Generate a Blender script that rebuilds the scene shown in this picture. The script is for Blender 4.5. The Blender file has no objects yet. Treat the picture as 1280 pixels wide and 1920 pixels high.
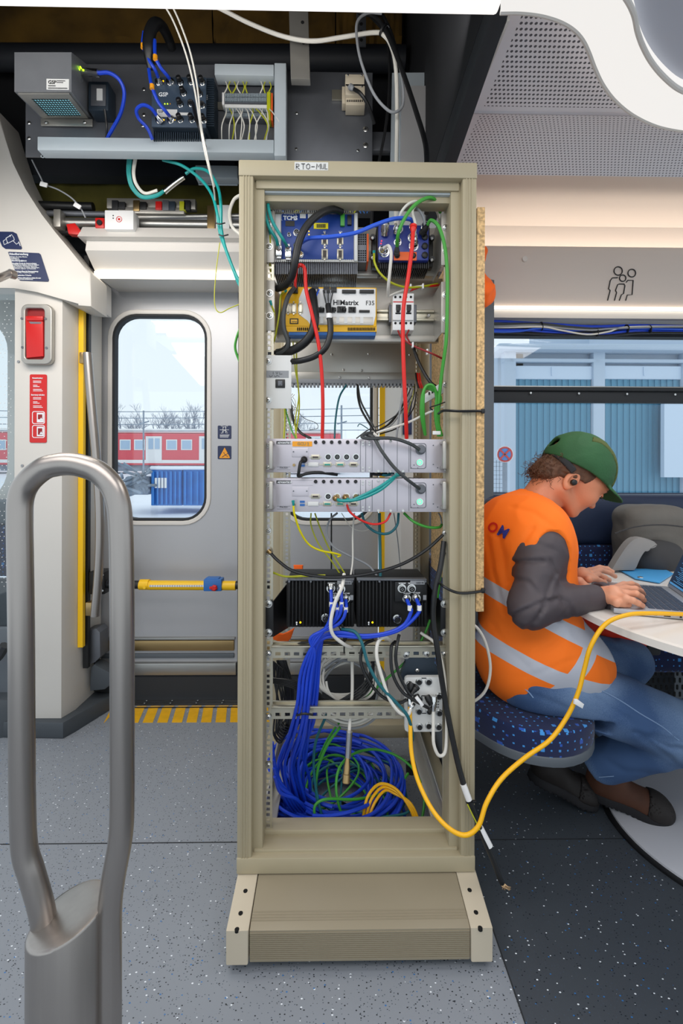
import bpy, bmesh, math, random
import numpy as np
from mathutils import Vector, Matrix, noise
R = math.radians
random.seed(7)
C = bpy.context.scene.collection
SC = bpy.context.scene
# ------------------------------------------------------------------ camera
FPX = 855.0; HOR = 880.0; CH = 1.13; YAW = R(-0.85); ROLL = -0.003
cam_d = bpy.data.cameras.new('camera'); cam = bpy.data.objects.new('camera', cam_d); C.objects.link(cam)
cam_d.sensor_width = 36; cam_d.sensor_fit = 'AUTO'; cam_d.lens = 36 * FPX / 1920
cam_d.shift_y = -(960 - HOR) / 1920; cam_d.clip_start = .02; cam_d.clip_end = 400
RM = Matrix.Rotation(YAW, 3, 'Z') @ Matrix.Rotation(R(90), 3, 'X') @ Matrix.Rotation(-ROLL, 3, 'Z')
cam.matrix_world = Matrix.Translation((0, 0, CH)) @ RM.to_4x4()
SC.camera = cam
# ------------------------------------------------------------------ look
SC.view_settings.view_transform = 'Standard'; SC.view_settings.look = 'None'
SC.view_settings.gamma = 1; SC.view_settings.exposure = 0.4
SC.cycles.use_denoising = True
SC.cycles.max_bounces = 8; SC.cycles.transparent_max_bounces = 12
SC.cycles.sample_clamp_indirect = 4
# ------------------------------------------------------------------ world: bright overcast winter sky
W = bpy.data.worlds.new('World'); SC.world = W; W.use_nodes = True
bg = W.node_tree.nodes['Background']; bg.inputs[0].default_value = (.84, .93, 1.0, 1); bg.inputs[1].default_value = 0.85
# ------------------------------------------------------------------ lamps of the carriage ceiling, plus an added cavity fill
def area(name, loc, rot, sx, sy, power, col):
    d = bpy.data.lights.new(name, 'AREA'); d.shape = 'RECTANGLE'; d.size = sx; d.size_y = sy; d.energy = power; d.color = col
    o = bpy.data.objects.new(name, d); C.objects.link(o); o.location = loc; o.rotation_euler = rot
    return o
WARM = (1.0, .93, .86)
area('ceiling_lamp_over_aisle', (-.2, -.1, 2.12), (R(8), 0, 0), 2.6, .9, 20, (1.0, .96, .93))
area('ceiling_lamp_over_table', (1.15, 1.1, 2.05), (0, 0, 0), .8, .6, 6, (1, .97, .94))
area('ceiling_lamp_over_door', (-1.0, 1.32, 2.16), (R(24), 0, 0), 1.2, .2, 6.0, WARM)
area('vestibule_lamp', (-.9, .9, 2.12), (R(20), 0, 0), .8, .3, 5, (1, .97, .94))

area('cavity_fill_added', (-.6, 1.15, 2.30), (R(148), 0, 0), 1.8, .12, 4.5, (1, .97, .94))  # fill light added above the bar to brighten the cavity, not a fitted lamp
area('cove_lamp', (2.15, 2.095, 2.103), (R(180), 0, 0), 3.3, .04, 2.0, (1, .91, .80))
def P(px, py, Y):
    d = RM @ Vector(((px - 640) / FPX, (HOR - py) / FPX, -1.0))
    t = Y / d.y
    return Vector((d.x * t, Y, CH + d.z * t))
def PZ(px, py, z):
    d = RM @ Vector(((px - 640) / FPX, (HOR - py) / FPX, -1.0))
    t = (z - CH) / d.z
    return Vector((d.x * t, d.y * t, z))
def S(Y): return Y / FPX
# ------------------------------------------------------------------ materials
def lin(c):
    if isinstance(c, str): c = tuple(int(c[i:i + 2], 16) for i in (0, 2, 4))
    o = []
    for v in c[:3]:
        v = v / 255.
        o.append(v / 12.92 if v <= .04045 else ((v + .055) / 1.055) ** 2.4)
    return (o[0], o[1], o[2], 1)
MT = {}
def mat(name, col, rough=.5, metal=0., noise_amt=0., nscale=8., bump=0., bscale=60., spec=.5, emit=None, es=0., coat=0., stretch=None, trans=0.):
    if name in MT: return MT[name]
    m = bpy.data.materials.new(name); m.use_nodes = True; nt = m.node_tree; b = nt.nodes['Principled BSDF']
    c = lin(col)
    b.inputs['Base Color'].default_value = c; b.inputs['Roughness'].default_value = rough; b.inputs['Metallic'].default_value = metal
    b.inputs['Specular IOR Level'].default_value = spec; b.inputs['Coat Weight'].default_value = coat
    b.inputs['Transmission Weight'].default_value = trans
    if emit: b.inputs['Emission Color'].default_value = lin(emit); b.inputs['Emission Strength'].default_value = es
    if noise_amt or bump:
        tc = nt.nodes.new('ShaderNodeTexCoord'); mp = nt.nodes.new('ShaderNodeMapping'); nt.links.new(tc.outputs['Object'], mp.inputs[0])
        if stretch: mp.inputs['Scale'].default_value = stretch
        if noise_amt:
            n = nt.nodes.new('ShaderNodeTexNoise'); n.inputs['Scale'].default_value = nscale; n.inputs['Detail'].default_value = 5
            nt.links.new(mp.outputs[0], n.inputs['Vector'])
            r = nt.nodes.new('ShaderNodeMapRange'); r.inputs['From Min'].default_value = .3; r.inputs['From Max'].default_value = .7
            r.inputs['To Min'].default_value = 1 - noise_amt; r.inputs['To Max'].default_value = 1 + noise_amt
            nt.links.new(n.outputs['Fac'], r.inputs['Value'])
            mx = nt.nodes.new('ShaderNodeVectorMath'); mx.operation = 'SCALE'; mx.inputs[0].default_value = c[:3]
            nt.links.new(r.outputs[0], mx.inputs['Scale']); nt.links.new(mx.outputs[0], b.inputs['Base Color'])
        if bump:
            n2 = nt.nodes.new('ShaderNodeTexNoise'); n2.inputs['Scale'].default_value = bscale; n2.inputs['Detail'].default_value = 3
            nt.links.new(mp.outputs[0], n2.inputs['Vector'])
            bp = nt.nodes.new('ShaderNodeBump'); bp.inputs['Strength'].default_value = bump; bp.inputs['Distance'].default_value = .002
            nt.links.new(n2.outputs['Fac'], bp.inputs['Height']); nt.links.new(bp.outputs[0], b.inputs['Normal'])
    MT[name] = m
    return m
class NG:
    """small helper for node maths"""
    def __init__(s, name, rough=.6, metal=0):
        s.m = bpy.data.materials.new(name); s.m.use_nodes = True; s.t = s.m.node_tree; s.b = s.t.nodes['Principled BSDF']
        s.b.inputs['Roughness'].default_value = rough; s.b.inputs['Metallic'].default_value = metal
        MT[name] = s.m
    def new(s, t): return s.t.nodes.new(t)
    def put(s, sock, v):
        if isinstance(v, bpy.types.NodeSocket): s.t.links.new(v, sock)
        else: sock.default_value = v
    def ma(s, op, a, b=None, c=None):
        n = s.new('ShaderNodeMath'); n.operation = op; s.put(n.inputs[0], a)
        if b is not None: s.put(n.inputs[1], b)
        if c is not None: s.put(n.inputs[2], c)
        return n.outputs[0]
    def coord(s, kind='Object'):
        n = s.new('ShaderNodeTexCoord'); x = s.new('ShaderNodeSeparateXYZ'); s.t.links.new(n.outputs[kind], x.inputs[0])
        s.vec = n.outputs[kind]
        return x.outputs
    def mix(s, f, a, b):
        n = s.new('ShaderNodeMix'); n.data_type = 'RGBA'; s.put(n.inputs[0], f); s.put(n.inputs[6], a); s.put(n.inputs[7], b)
        return n.outputs[2]
    def xyz(s, a, b, c):
        n = s.new('ShaderNodeCombineXYZ'); s.put(n.inputs[0], a); s.put(n.inputs[1], b); s.put(n.inputs[2], c); return n.outputs[0]
    def base(s, v): s.put(s.b.inputs['Base Color'], v)

def m_floor(name, base):
    g = NG(name, .42); o = g.coord('Object'); col = lin(base)
    n = g.new('ShaderNodeTexNoise'); n.inputs['Scale'].default_value = 3.; g.put(n.inputs['Vector'], g.vec)
    f = g.ma('MULTIPLY', n.outputs['Fac'], .25)
    cur = g.mix(f, col, tuple(v * .75 for v in col[:3]) + (1,))
    for sc, thr, c, seed, pick in ((75, .17, 'e8eef5', 0, .80), (120, .22, '1c222a', 3.3, .62), (85, .18, '2f6fb0', 7.7, .86), (150, .2, '46505c', 1.7, .55)):
        v = g.new('ShaderNodeTexVoronoi'); v.inputs['Scale'].default_value = sc
        mp = g.new('ShaderNodeMapping'); mp.inputs['Location'].default_value = (seed, seed * .7, 0); mp.inputs['Scale'].default_value = (1, 1.5, 0)
        g.put(mp.inputs[0], g.vec); g.put(v.inputs['Vector'], mp.outputs[0])
        sp = g.new('ShaderNodeSeparateColor'); g.put(sp.inputs[0], v.outputs['Color'])
        a = g.ma('LESS_THAN', v.outputs['Distance'], thr); b = g.ma('GREATER_THAN', sp.outputs[0], pick)
        cur = g.mix(g.ma('MULTIPLY', a, b), cur, lin(c))
    g.base(cur)
    return g.m
def m_fabric(name, base='0c1c48'):
    """navy seat moquette with light blue squares of several sizes, laid on by the way each face looks"""
    g = NG(name, .9); o = g.coord('Object'); ge = g.new('ShaderNodeNewGeometry'); sx = g.new('ShaderNodeSeparateXYZ'); g.put(sx.inputs[0], ge.outputs['Normal'])
    nx, ny, nz = (g.ma('ABSOLUTE', sx.outputs[i]) for i in range(3))
    isz = g.ma('GREATER_THAN', nz, .65); nz_ = g.ma('SUBTRACT', 1., isz); k = g.ma('MULTIPLY', nz_, g.ma('GREATER_THAN', nx, ny)); k_ = g.ma('SUBTRACT', 1., k)
    U = g.ma('ADD', g.ma('MULTIPLY', o[0], k_), g.ma('MULTIPLY', o[1], k)); V = g.ma('ADD', g.ma('MULTIPLY', o[1], isz), g.ma('MULTIPLY', o[2], nz_))
    cur = g.mix(0., lin(base), lin(base))
    def layer(cur, pitch, lo, hi, col, seed, keep, pw):
        u = g.ma('ADD', g.ma('DIVIDE', U, pitch), seed); v = g.ma('ADD', g.ma('DIVIDE', V, pitch), seed * 1.3)
        cu, cv = g.ma('FLOOR', u), g.ma('FLOOR', v)
        w = g.new('ShaderNodeTexWhiteNoise'); w.noise_dimensions = '3D'; g.put(w.inputs['Vector'], g.xyz(cu, cv, seed))
        hs = g.ma('ADD', g.ma('MULTIPLY', g.ma('POWER', w.outputs['Value'], pw), hi - lo), lo)
        du = g.ma('ABSOLUTE', g.ma('SUBTRACT', g.ma('FRACT', u), .5)); dv = g.ma('ABSOLUTE', g.ma('SUBTRACT', g.ma('FRACT', v), .5))
        q = g.ma('LESS_THAN', g.ma('MAXIMUM', du, dv), hs)
        w2 = g.new('ShaderNodeTexWhiteNoise'); g.put(w2.inputs['Vector'], g.xyz(cv, cu, seed + 5))
        return g.mix(g.ma('MULTIPLY', q, g.ma('LESS_THAN', w2.outputs['Value'], keep)), cur, lin(col))
    cur = layer(cur, .0215, .10, .34, '3f93dc', 3.1, .8, 11.); cur = layer(cur, .0310, .08, .22, '2455b4', 9.4, .5, 3.)
    g.base(cur); g.b.inputs['Sheen Weight'].default_value = .2
    return g.m
def m_perf(name, base, hole, du, dv, r, u0, u1):
    """panel punched with a staggered field of round holes, UV in metres"""
    g = NG(name, .45); o = g.coord('UV')
    row = g.ma('DIVIDE', o[1], dv); ir = g.ma('FLOOR', row); off = g.ma('MULTIPLY', g.ma('MODULO', ir, 2.), .5)
    u = g.ma('ADD', g.ma('DIVIDE', o[0], du), off)
    a = g.ma('MULTIPLY', g.ma('SUBTRACT', g.ma('FRACT', u), .5), du); b = g.ma('MULTIPLY', g.ma('SUBTRACT', g.ma('FRACT', row), .5), dv)
    d = g.ma('SQRT', g.ma('ADD', g.ma('MULTIPLY', a, a), g.ma('MULTIPLY', b, b)))
    k = g.ma('LESS_THAN', d, r)
    k = g.ma('MULTIPLY', k, g.ma('MULTIPLY', g.ma('GREATER_THAN', o[1], u0), g.ma('LESS_THAN', o[1], u1)))
    k = g.ma('MULTIPLY', k, g.ma('GREATER_THAN', o[0], .035))
    g.base(g.mix(k, lin(base), lin(hole)))
    return g.m
def m_glass(name, tint='eef4f6', refl=.09):
    m = bpy.data.materials.new(name); m.use_nodes = True; nt = m.node_tree; nt.nodes.remove(nt.nodes['Principled BSDF'])
    t = nt.nodes.new('ShaderNodeBsdfTransparent'); t.inputs[0].default_value = lin(tint)
    g = nt.nodes.new('ShaderNodeBsdfGlossy'); g.inputs['Roughness'].default_value = .02
    x = nt.nodes.new('ShaderNodeMixShader'); x.inputs[0].default_value = refl
    nt.links.new(t.outputs[0], x.inputs[1]); nt.links.new(g.outputs[0], x.inputs[2]); nt.links.new(x.outputs[0], nt.nodes['Material Output'].inputs[0])
    MT[name] = m
    return m
# ------------------------------------------------------------------ mesh builder
class MB:
    def __init__(s): s.bm = bmesh.new(); s.mi = 0
    def _f(s, vs):
        try: f = s.bm.faces.new(vs); f.material_index = s.mi; return f
        except ValueError: return None
    def box(s, c, d, bev=0., rot=None, seg=2, mi=None):
        mi = s.mi if mi is None else mi
        r = bmesh.ops.create_cube(s.bm, size=1.0, matrix=Matrix.Translation(c) @ (rot.to_4x4() if rot is not None else Matrix.Identity(4)) @ Matrix.Diagonal((d[0], d[1], d[2], 1)))
        vs = r['verts']; fs = {f for v in vs for f in v.link_faces}
        for f in fs: f.material_index = mi
        if bev > 0:
            bev = min(bev, .49 * min(abs(x) for x in d))
            es = {e for v in vs for e in v.link_edges}
            q = bmesh.ops.bevel(s.bm, geom=list(es), offset=bev, segments=seg, affect='EDGES', profile=.5, material=-1)
            for f in q['faces']: f.material_index = mi; f.smooth = True
        return s
    def prect(s, x0, y0, x1, y1, Y, dep, bev=0., mi=None, seg=2):
        """box whose front face fills a picture rectangle at distance Y, reaching back dep"""
        xm, ym = (x0 + x1) / 2, (y0 + y1) / 2
        a = P(x0, ym, Y).x; b = P(x1, ym, Y).x; t = P(xm, y0, Y).z; u = P(xm, y1, Y).z
        return s.box(((a + b) / 2, Y + dep / 2, (t + u) / 2), (b - a, abs(dep), t - u), bev, mi=mi, seg=seg)
    def cyl(s, p0, p1, r0, r1=None, seg=16, mi=None, cap=True):
        r1 = r0 if r1 is None else r1; mi = s.mi if mi is None else mi
        p0, p1 = Vector(p0), Vector(p1); z = (p1 - p0).normalized()
        x = z.orthogonal().normalized(); y = z.cross(x)
        ra, rb = [], []
        for i in range(seg):
            a = 2 * math.pi * i / seg; d = x * math.cos(a) + y * math.sin(a)
            ra.append(s.bm.verts.new(p0 + d * r0)); rb.append(s.bm.verts.new(p1 + d * r1))
        for i in range(seg):
            j = (i + 1) % seg; f = s.bm.faces.new((ra[i], ra[j], rb[j], rb[i])); f.material_index = mi; f.smooth = True
        if cap:
            f = s.bm.faces.new(ra[::-1]); f.material_index = mi; f = s.bm.faces.new(rb); f.material_index = mi
        return s
    def pcyl(s, px, py, Y, rpx, out, seg=16, mi=None, r1=None):
        """cylinder along the line of depth, its front at distance Y - out"""
        c = P(px, py, Y); r = rpx * S(Y)
        return s.cyl(c, c + Vector((0, -out, 0)), r, (r if r1 is None else r1 * S(Y)), seg, mi)
    def lathe(s, prof, c, ax=Vector((0, 0, 1)), seg=24, mi=None):
        mi = s.mi if mi is None else mi
        ax = Vector(ax).normalized(); x = ax.orthogonal().normalized(); y = ax.cross(x); c = Vector(c); rings = []
        for r, h in prof:
            rings.append([s.bm.verts.new(c + ax * h + (x * math.cos(2 * math.pi * i / seg) + y * math.sin(2 * math.pi * i / seg)) * max(r, 1e-5)) for i in range(seg)])
        for k in range(len(rings) - 1):
            for i in range(seg):
                j = (i + 1) % seg; f = s.bm.faces.new((rings[k][i], rings[k][j], rings[k + 1][j], rings[k + 1][i])); f.material_index = mi; f.smooth = True
        f = s.bm.faces.new(rings[0][::-1]); f.material_index = mi; f = s.bm.faces.new(rings[-1]); f.material_index = mi
        return s
    def tube(s, pts, r, seg=8, mi=None, smooth=True, sub=6, cap=True):
        mi = s.mi if mi is None else mi
        pts = [Vector(p) for p in pts]
        if smooth and len(pts) > 2: pts = spline(pts, sub)
        n = len(pts); rad = r if callable(r) else (lambda t: r)
        t0 = (pts[1] - pts[0]).normalized(); x = t0.orthogonal().normalized(); rings = []
        for i in range(n):
            t = (pts[min(i + 1, n - 1)] - pts[max(i - 1, 0)])
            if t.length < 1e-9: t = t0
            t.normalize(); x = (x - t * x.dot(t)); x = x.normalized() if x.length > 1e-6 else t.orthogonal().normalized(); y = t.cross(x)
            rr = rad(i / (n - 1))
            rings.append([s.bm.verts.new(pts[i] + (x * math.cos(2 * math.pi * k / seg) + y * math.sin(2 * math.pi * k / seg)) * rr) for k in range(seg)])
        for i in range(n - 1):
            for k in range(seg):
                j = (k + 1) % seg; f = s.bm.faces.new((rings[i][k], rings[i][j], rings[i + 1][j], rings[i + 1][k])); f.material_index = mi; f.smooth = True
        if cap:
            f = s.bm.faces.new(rings[0][::-1]); f.material_index = mi; f = s.bm.faces.new(rings[-1]); f.material_index = mi
        return s
    def prism(s, poly, d, bev=0., mi=None):
        """closed polygon (3D points in one plane) pushed along vector d"""
        mi = s.mi if mi is None else mi; d = Vector(d)
        a = [s.bm.verts.new(Vector(p)) for p in poly]; b = [s.bm.verts.new(Vector(p) + d) for p in poly]
        n = len(a); fs = [s.bm.faces.new(a), s.bm.faces.new(b[::-1])]
        for i in range(n):
            j = (i + 1) % n; fs.append(s.bm.faces.new((a[j], a[i], b[i], b[j])))
        for f in fs: f.material_index = mi
        if bev > 0:
            es = set(fs[0].edges) | set(fs[1].edges)
            q = bmesh.ops.bevel(s.bm, geom=list(es), offset=bev, segments=2, affect='EDGES', profile=.5)
            for f in q['faces']: f.material_index = mi; f.smooth = True
        return s
    def ring(s, outer, inner, d, mi=None):
        """frame between two loops of equal count, pushed along d"""
        mi = s.mi if mi is None else mi; d = Vector(d); n = len(outer)
        o0 = [s.bm.verts.new(Vector(p)) for p in outer]; i0 = [s.bm.verts.new(Vector(p)) for p in inner]
        o1 = [s.bm.verts.new(Vector(p) + d) for p in outer]; i1 = [s.bm.verts.new(Vector(p) + d) for p in inner]
        for a in range(n):
            b = (a + 1) % n
            for q in ((o0[a], o0[b], i0[b], i0[a]), (o1[b], o1[a], i1[a], i1[b]), (o0[b], o0[a], o1[a], o1[b]), (i0[a], i0[b], i1[b], i1[a])):
                f = s.bm.faces.new(q); f.material_index = mi
        return s
    def go(s, name, m, parent=None, ang=35, **pr):
        bmesh.ops.recalc_face_normals(s.bm, faces=s.bm.faces)
        me = bpy.data.meshes.new(name); s.bm.to_mesh(me); s.bm.free()
        for x in (m if isinstance(m, (list, tuple)) else [m]): me.materials.append(MT[x] if isinstance(x, str) else x)
        sharp_by_angle(me, ang)
        return link(name, me, parent, **pr)
def sharp_by_angle(me, ang):
    me.polygons.foreach_set('use_smooth', [True] * len(me.polygons))
    try: me.set_sharp_from_angle(angle=R(ang))
    except Exception: pass
PL = {}
def link(name, data, parent=None, **pr):
    o = bpy.data.objects.new(name, data); C.objects.link(o)
    if parent is not None:
        o.parent = parent; o.matrix_parent_inverse = Matrix.Translation(PL.get(parent.name, Vector())).inverted()
    for k, v in pr.items(): o[k] = v
    return o
def spline(pts, sub=6):
    out = []; n = len(pts)
    for i in range(n - 1):
        p0 = pts[i - 1] if i else pts[0] * 2 - pts[1]; p1, p2 = pts[i], pts[i + 1]; p3 = pts[i + 2] if i + 2 < n else pts[-1] * 2 - pts[-2]
        for k in range(sub):
            t = k / sub
            out.append(.5 * ((2 * p1) + (p2 - p0) * t + (2 * p0 - 5 * p1 + 4 * p2 - p3) * t * t + (3 * p1 - p0 - 3 * p2 + p3) * t ** 3))
    out.append(pts[-1]); return out
def T(name, label, cat, loc=(0, 0, 0), group=None):
    o = bpy.data.objects.new(name, None); C.objects.link(o); o.location = loc; o.empty_display_size = .05
    PL[o.name] = Vector(loc); o['label'] = label; o['category'] = cat
    if group: o['group'] = group
    return o
def tag(o, label, cat, group=None):
    o['label'] = label; o['category'] = cat
    if group: o['group'] = group
    return o
def struct(o): o['kind'] = 'structure'; return o
def rr(x0, z0, x1, z1, r, Y=None, n=7, f=None):
    """rounded rectangle loop in the X-Z plane at Y (or mapped by f)"""
    pts = []
    for cx, cz, a0 in ((x1 - r, z1 - r, 0), (x0 + r, z1 - r, 90), (x0 + r, z0 + r, 180), (x1 - r, z0 + r, 270)):
        for i in range(n + 1):
            a = R(a0 + 90 * i / n); pts.append((cx + r * math.cos(a), cz + r * math.sin(a)))
    return [Vector((p[0], Y, p[1])) if f is None else f(*p) for p in pts]
def prr(x0, y0, x1, y1, rpx, Y, n=7):
    xm, ym = (x0 + x1) / 2, (y0 + y1) / 2
    return rr(P(x0, ym, Y).x, P(xm, y1, Y).z, P(x1, ym, Y).x, P(xm, y0, Y).z, rpx * S(Y), Y, n)
def text(s, size, px, py, Y, m, parent, name='lettering', rot=None, ext=.0004, align='LEFT', sx=1., bold=0., **pr):
    """lettering: s standing on picture point px, py (its baseline) at distance Y, size = letter height in picture pixels"""
    cu = bpy.data.curves.new(name, 'FONT'); cu.body = s; cu.size = size * S(Y) * 1.38; cu.extrude = ext; cu.align_x = align; cu.offset = bold
    cu.resolution_u = 2
    ob = bpy.data.objects.new('tmp_text', cu); C.objects.link(ob)
    bpy.context.view_layer.update()
    me = bpy.data.meshes.new_from_object(ob.evaluated_get(bpy.context.evaluated_depsgraph_get()))
    bpy.data.objects.remove(ob); me.name = name; me.materials.clear(); me.materials.append(MT[m] if isinstance(m, str) else m)
    M = Matrix.Translation(P(px, py, Y)) @ (rot if rot is not None else Matrix.Identity(3)).to_4x4() @ Matrix.Rotation(R(90), 4, 'X') @ Matrix.Diagonal((sx, 1, 1, 1))
    me.transform(M)
    return link(name, me, parent, **pr)
# ------------------------------------------------------------------ palette
mat('rack_beige', 'aca186', .42, 0, .04, 3)
mat('rack_edge', '938974', .42)
mat('foot_light', 'c6bba6', .5)
mat('zinc', 'c6c1b0', .34, .85, .06, 12)
mat('steel', 'a8a7a3', .36, .9, .08, 5, stretch=(1, 1, 14))
mat('brushed', 'a59f9a', .32, .95, .05, 60, stretch=(1, 1, .05))
mat('alu_plate', 'b4b1aa', .42, .75, .07, 7)
mat('dark_steel', '6d7076', .5, .6, .22, 4)
mat('chrome', 'd8d8d6', .15, 1)
mat('screw', 'c9c9c6', .25, .95)
mat('black', '111214', .45)
mat('black_matte', '0c0d0f', .75)
mat('black_hole', '050505', .9)
mat('rubber', '26292d', .7)
mat('panel_grey', 'b9b8b8', .38, .12, .02, 2)
mat('door_grey', 'b0b1b4', .34, .25, .03, 2)
mat('pillar_white', 'cfcbc4', .45, 0, .02, 2)
mat('cream', 'd9d5cf', .4)
mat('ceil_grey', 'b9b6bd', .5)
mat('wall_warm', 'd2c5bb', .5)
mat('duct', 'b6c0c6', .5)
mat('white', 'e9e9e8', .4)
mat('white_plastic', 'd9dad8', .45)
mat('white_cable', 'dcd9d0', .45)
mat('grey_cable', '8f9296', .5)
mat('darkgrey_cable', '3c3f40', .5)
mat('black_cable', '141517', .42)
mat('blue_cable', '1440c4', .42)
mat('blue_cable2', '2a5cd6', .4)
mat('teal_cable', '10928f', .4)
mat('petrol_cable', '15606b', .45)
mat('green_cable', '3f9a35', .42)
mat('red_cable', 'dc1f17', .4)
mat('yellow_cable', 'f1b300', .42)
mat('earth_cable', 'b5b81e', .45)
mat('yellow_paint', 'f2bf0c', .4)
mat('hazard', 'e9b013', .55, 0, .08, 30)
mat('tcms_blue', '1d3f8c', .35, .1)
mat('cube_blue', '2a3a8c', .35)
mat('him_yellow', 'f2b90f', .38)
mat('him_blue', '2a68b0', .4)
mat('orange', 'f2682a', .5)
mat('orange_cloth', 'ff6a12', .75, bump=.3, bscale=40)
mat('label_yellow', 'e8d800', .5)
mat('label_orange', 'f0a01c', .5)
mat('red', 'c81e1c', .35)
mat('red_dark', '8c1416', .45)
mat('print_black', '15161a', .6)
mat('print_white', 'e4e7ea', .6)
mat('print_blue', '1a2f8c', .6)
mat('navy', '16264f', .45)
mat('navy_leather', '1d2b47', .5, bump=.2, bscale=200)
mat('green_socket', '1e8d80', .4)
mat('dsub', '3a3230', .5)
mat('brass', 'a98f63', .3, .9)
mat('adv', 'c6c2ca', .32, .35, .02, 4)
mat('adv_dark', 'a5a2aa', .4, .2)
mat('led_green', '2bff6a', .3, emit='2bff6a', es=3.)
mat('led_yellow', 'ffb000', .3, emit='ffb000', es=4.)
mat('gsp_dark', '2e3a46', .45, .2)
mat('foam', '5e4512', .95, 0, .45, 5, .5, 30)
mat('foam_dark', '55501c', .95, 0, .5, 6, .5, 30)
mat('cavity', '1b1c20', .85)
mat('pipe_dark', '1f2228', .6)
mat('chip', 'c9a675', .85, 0, .45, 130, .8, 220)
mat('kerb', '42484e', .6)
mat('bench_grey', '5b6269', .55)
mat('tabletop', 'e4dfd8', .3)
mat('table_base', 'c9cbd2', .45)
mat('bag', '67645f', .8, 0, .08, 10, .4, 80)
mat('bag_dark', '3a3a3c', .8)
mat('skin', 'd68a66', .5, 0, .05, 14, .25, 130)
mat('skin_hand', 'd99a7b', .5, 0, .06, 16, .25, 130)
mat('cap_green', '24562f', .75, 0, .07, 20, .3, 200)
mat('cap_mesh', '4f5a2a', .8, 0, .2, 300)
mat('hair', '5e3f2c', .7, 0, .25, 60)
mat('jacket', '463f44', .62, 0, .05, 10)
mat('shoe', '1c1614', .7, 0, .15, 14)
mat('shoe_brown', '4e2c1a', .75, 0, .15, 20)
mat('shoe_sole', '17161a', .8)
mat('laptop', 'b9bcc2', .35, .6)
mat('key', '2c3a50', .5)
mat('screen_on', '0b1524', .25, emit='14283f', es=.6)
mat('screen_text', '3c6a90', .4, emit='3f7aa8', es=.7)
mat('glow', '8c8c8c', .5, emit='fffbf6', es=.6)
mat('glow_bar', 'ffffff', .5, emit='f6f2ea', es=.6)
mat('glow_warm', 'ffffff', .5, emit='fff0da', es=1.25)
mat('snow', 'e9eef5', .8, 0, .04, .4)
mat('train_red', 'dd5a64', .5)
mat('train_glass', 'a9c0d6', .3)
mat('container_blue', '2a7ccb', .5, 0, .12, 2)
mat('scrap', '8894a2', .8, 0, .3, 2)
mat('bark', '8d97a6', .9)
mat('concrete', 'b3bfcc', .8, 0, .08, .8)
mat('concrete_light', 'b9c8d8', .8)
mat('corrugated', '4f8aa6', .55)
mat('gate_white', 'c9d9ea', .6)
m_floor('floor_light', '8b9199'); m_floor('floor_dark', '454b52')
m_fabric('fabric_top'); m_fabric('fabric_back'); m_fabric('fabric_side')
m_glass('glass', 'fbfdfe', .04); m_glass('glass_partition', 'f2f6f7', .05)
# ================================================================== SETTING
XE = .392      # floor seam and ceiling panel edge run along this line
YW = 2.25
m = MB(); m.box(((-3 + XE) / 2, .4, -.03), (3 + XE, 4.2, .06)); struct(m.go('floor', 'floor_light'))
m = MB(); m.box(((XE + 4) / 2, .4, -.03), (4 - XE, 4.2, .06)); struct(m.go('floor', 'floor_dark'))
# joint strips in the floor covering
m = MB(); m.box((.3, 1.385, .0004), (6.6, .003, .001)); m.box((XE, .2, .0004), (.003, 3.6, .001)); struct(m.go('trim_1', 'rubber'))

# ---- side wall, built in pieces round its openings
xa = P(168, 900, YW).x; xb = P(708, 900, YW).x; xw = P(903, 800, YW).x
zt = P(300, 516, 2.2).z
m = MB()
m.box(((xb + .16 + xw) / 2 + .0, YW + .05, 1.15), (xw - xb - .16, .1, 2.3))                      # pillar wall between door and window
m.box(((xw + 4) / 2, YW + .05, .5), (4 - xw, .1, 1.0))                                              # below window
struct(m.go('wall_window_side', 'panel_grey'))
m = MB(); m.box(((xa - .6 - 3) / 2, YW + .05, .4), (3 + xa - .6, .1, .8)); struct(m.go('wall_seat_side', 'panel_grey'))
# header over the side window, stepped like the photo: pictogram panel, recess, perforated ceiling
def zc(py, Y): return P(1100, py, Y).z
prof = [(2.12, zc(580, 2.12)), (2.03, zc(472, 2.03))]
def extr(prof, x0, x1, t=.02, uv=False):
    """sheet swept along X from a (Y,z) profile, with UV in metres"""
    m = MB(); bm = m.bm; uvl = bm.loops.layers.uv.new('UVMap'); acc = [0]
    for a, b in zip(prof, prof[1:]): acc.append(acc[-1] + math.hypot(b[0] - a[0], b[1] - a[1]))
    V = [[bm.verts.new((x, y, z)) for (y, z) in prof] for x in (x0, x1)]
    nrm = []
    U = [[bm.verts.new((x, y, z + t)) for (y, z) in prof] for x in (x0, x1)]
    for i in range(len(prof) - 1):
        f = bm.faces.new((V[0][i], V[1][i], V[1][i + 1], V[0][i + 1]))
        for l, (u, v) in zip(f.loops, ((0, acc[i]), (x1 - x0, acc[i]), (x1 - x0, acc[i + 1]), (0, acc[i + 1]))): l[uvl].uv = (u, v)
        bm.faces.new((U[0][i], U[0][i + 1], U[1][i + 1], U[1][i])); bm.faces.new((V[0][i], V[0][i + 1], U[0][i + 1], U[0][i])); bm.faces.new((V[1][i + 1], V[1][i], U[1][i], U[1][i + 1]))
    for i in (0, len(prof) - 1): bm.faces.new((V[0][i], U[0][i], U[1][i], V[1][i]))
    return m
x1 = 4.0; x0h = XE + .004
m = extr([(2.14, zc(582, 2.14)), (2.04, zc(471, 2.04))], x0h, x1); struct(m.go('wall_header', 'wall_warm'))
yA, yB, yC, yD = 1.03, 1.33, 1.60, 1.98
m = extr([(2.21, zc(471, 2.04) - .03), (2.145, zc(452, 2.145)), (2.12, zc(425, 2.12)), (2.05, zc(398, 2.05)), (1.95, zc(374, 1.95)), (1.80, zc(350, 1.80)), (yC, zc(330, yC))], x0h, x1)
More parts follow.
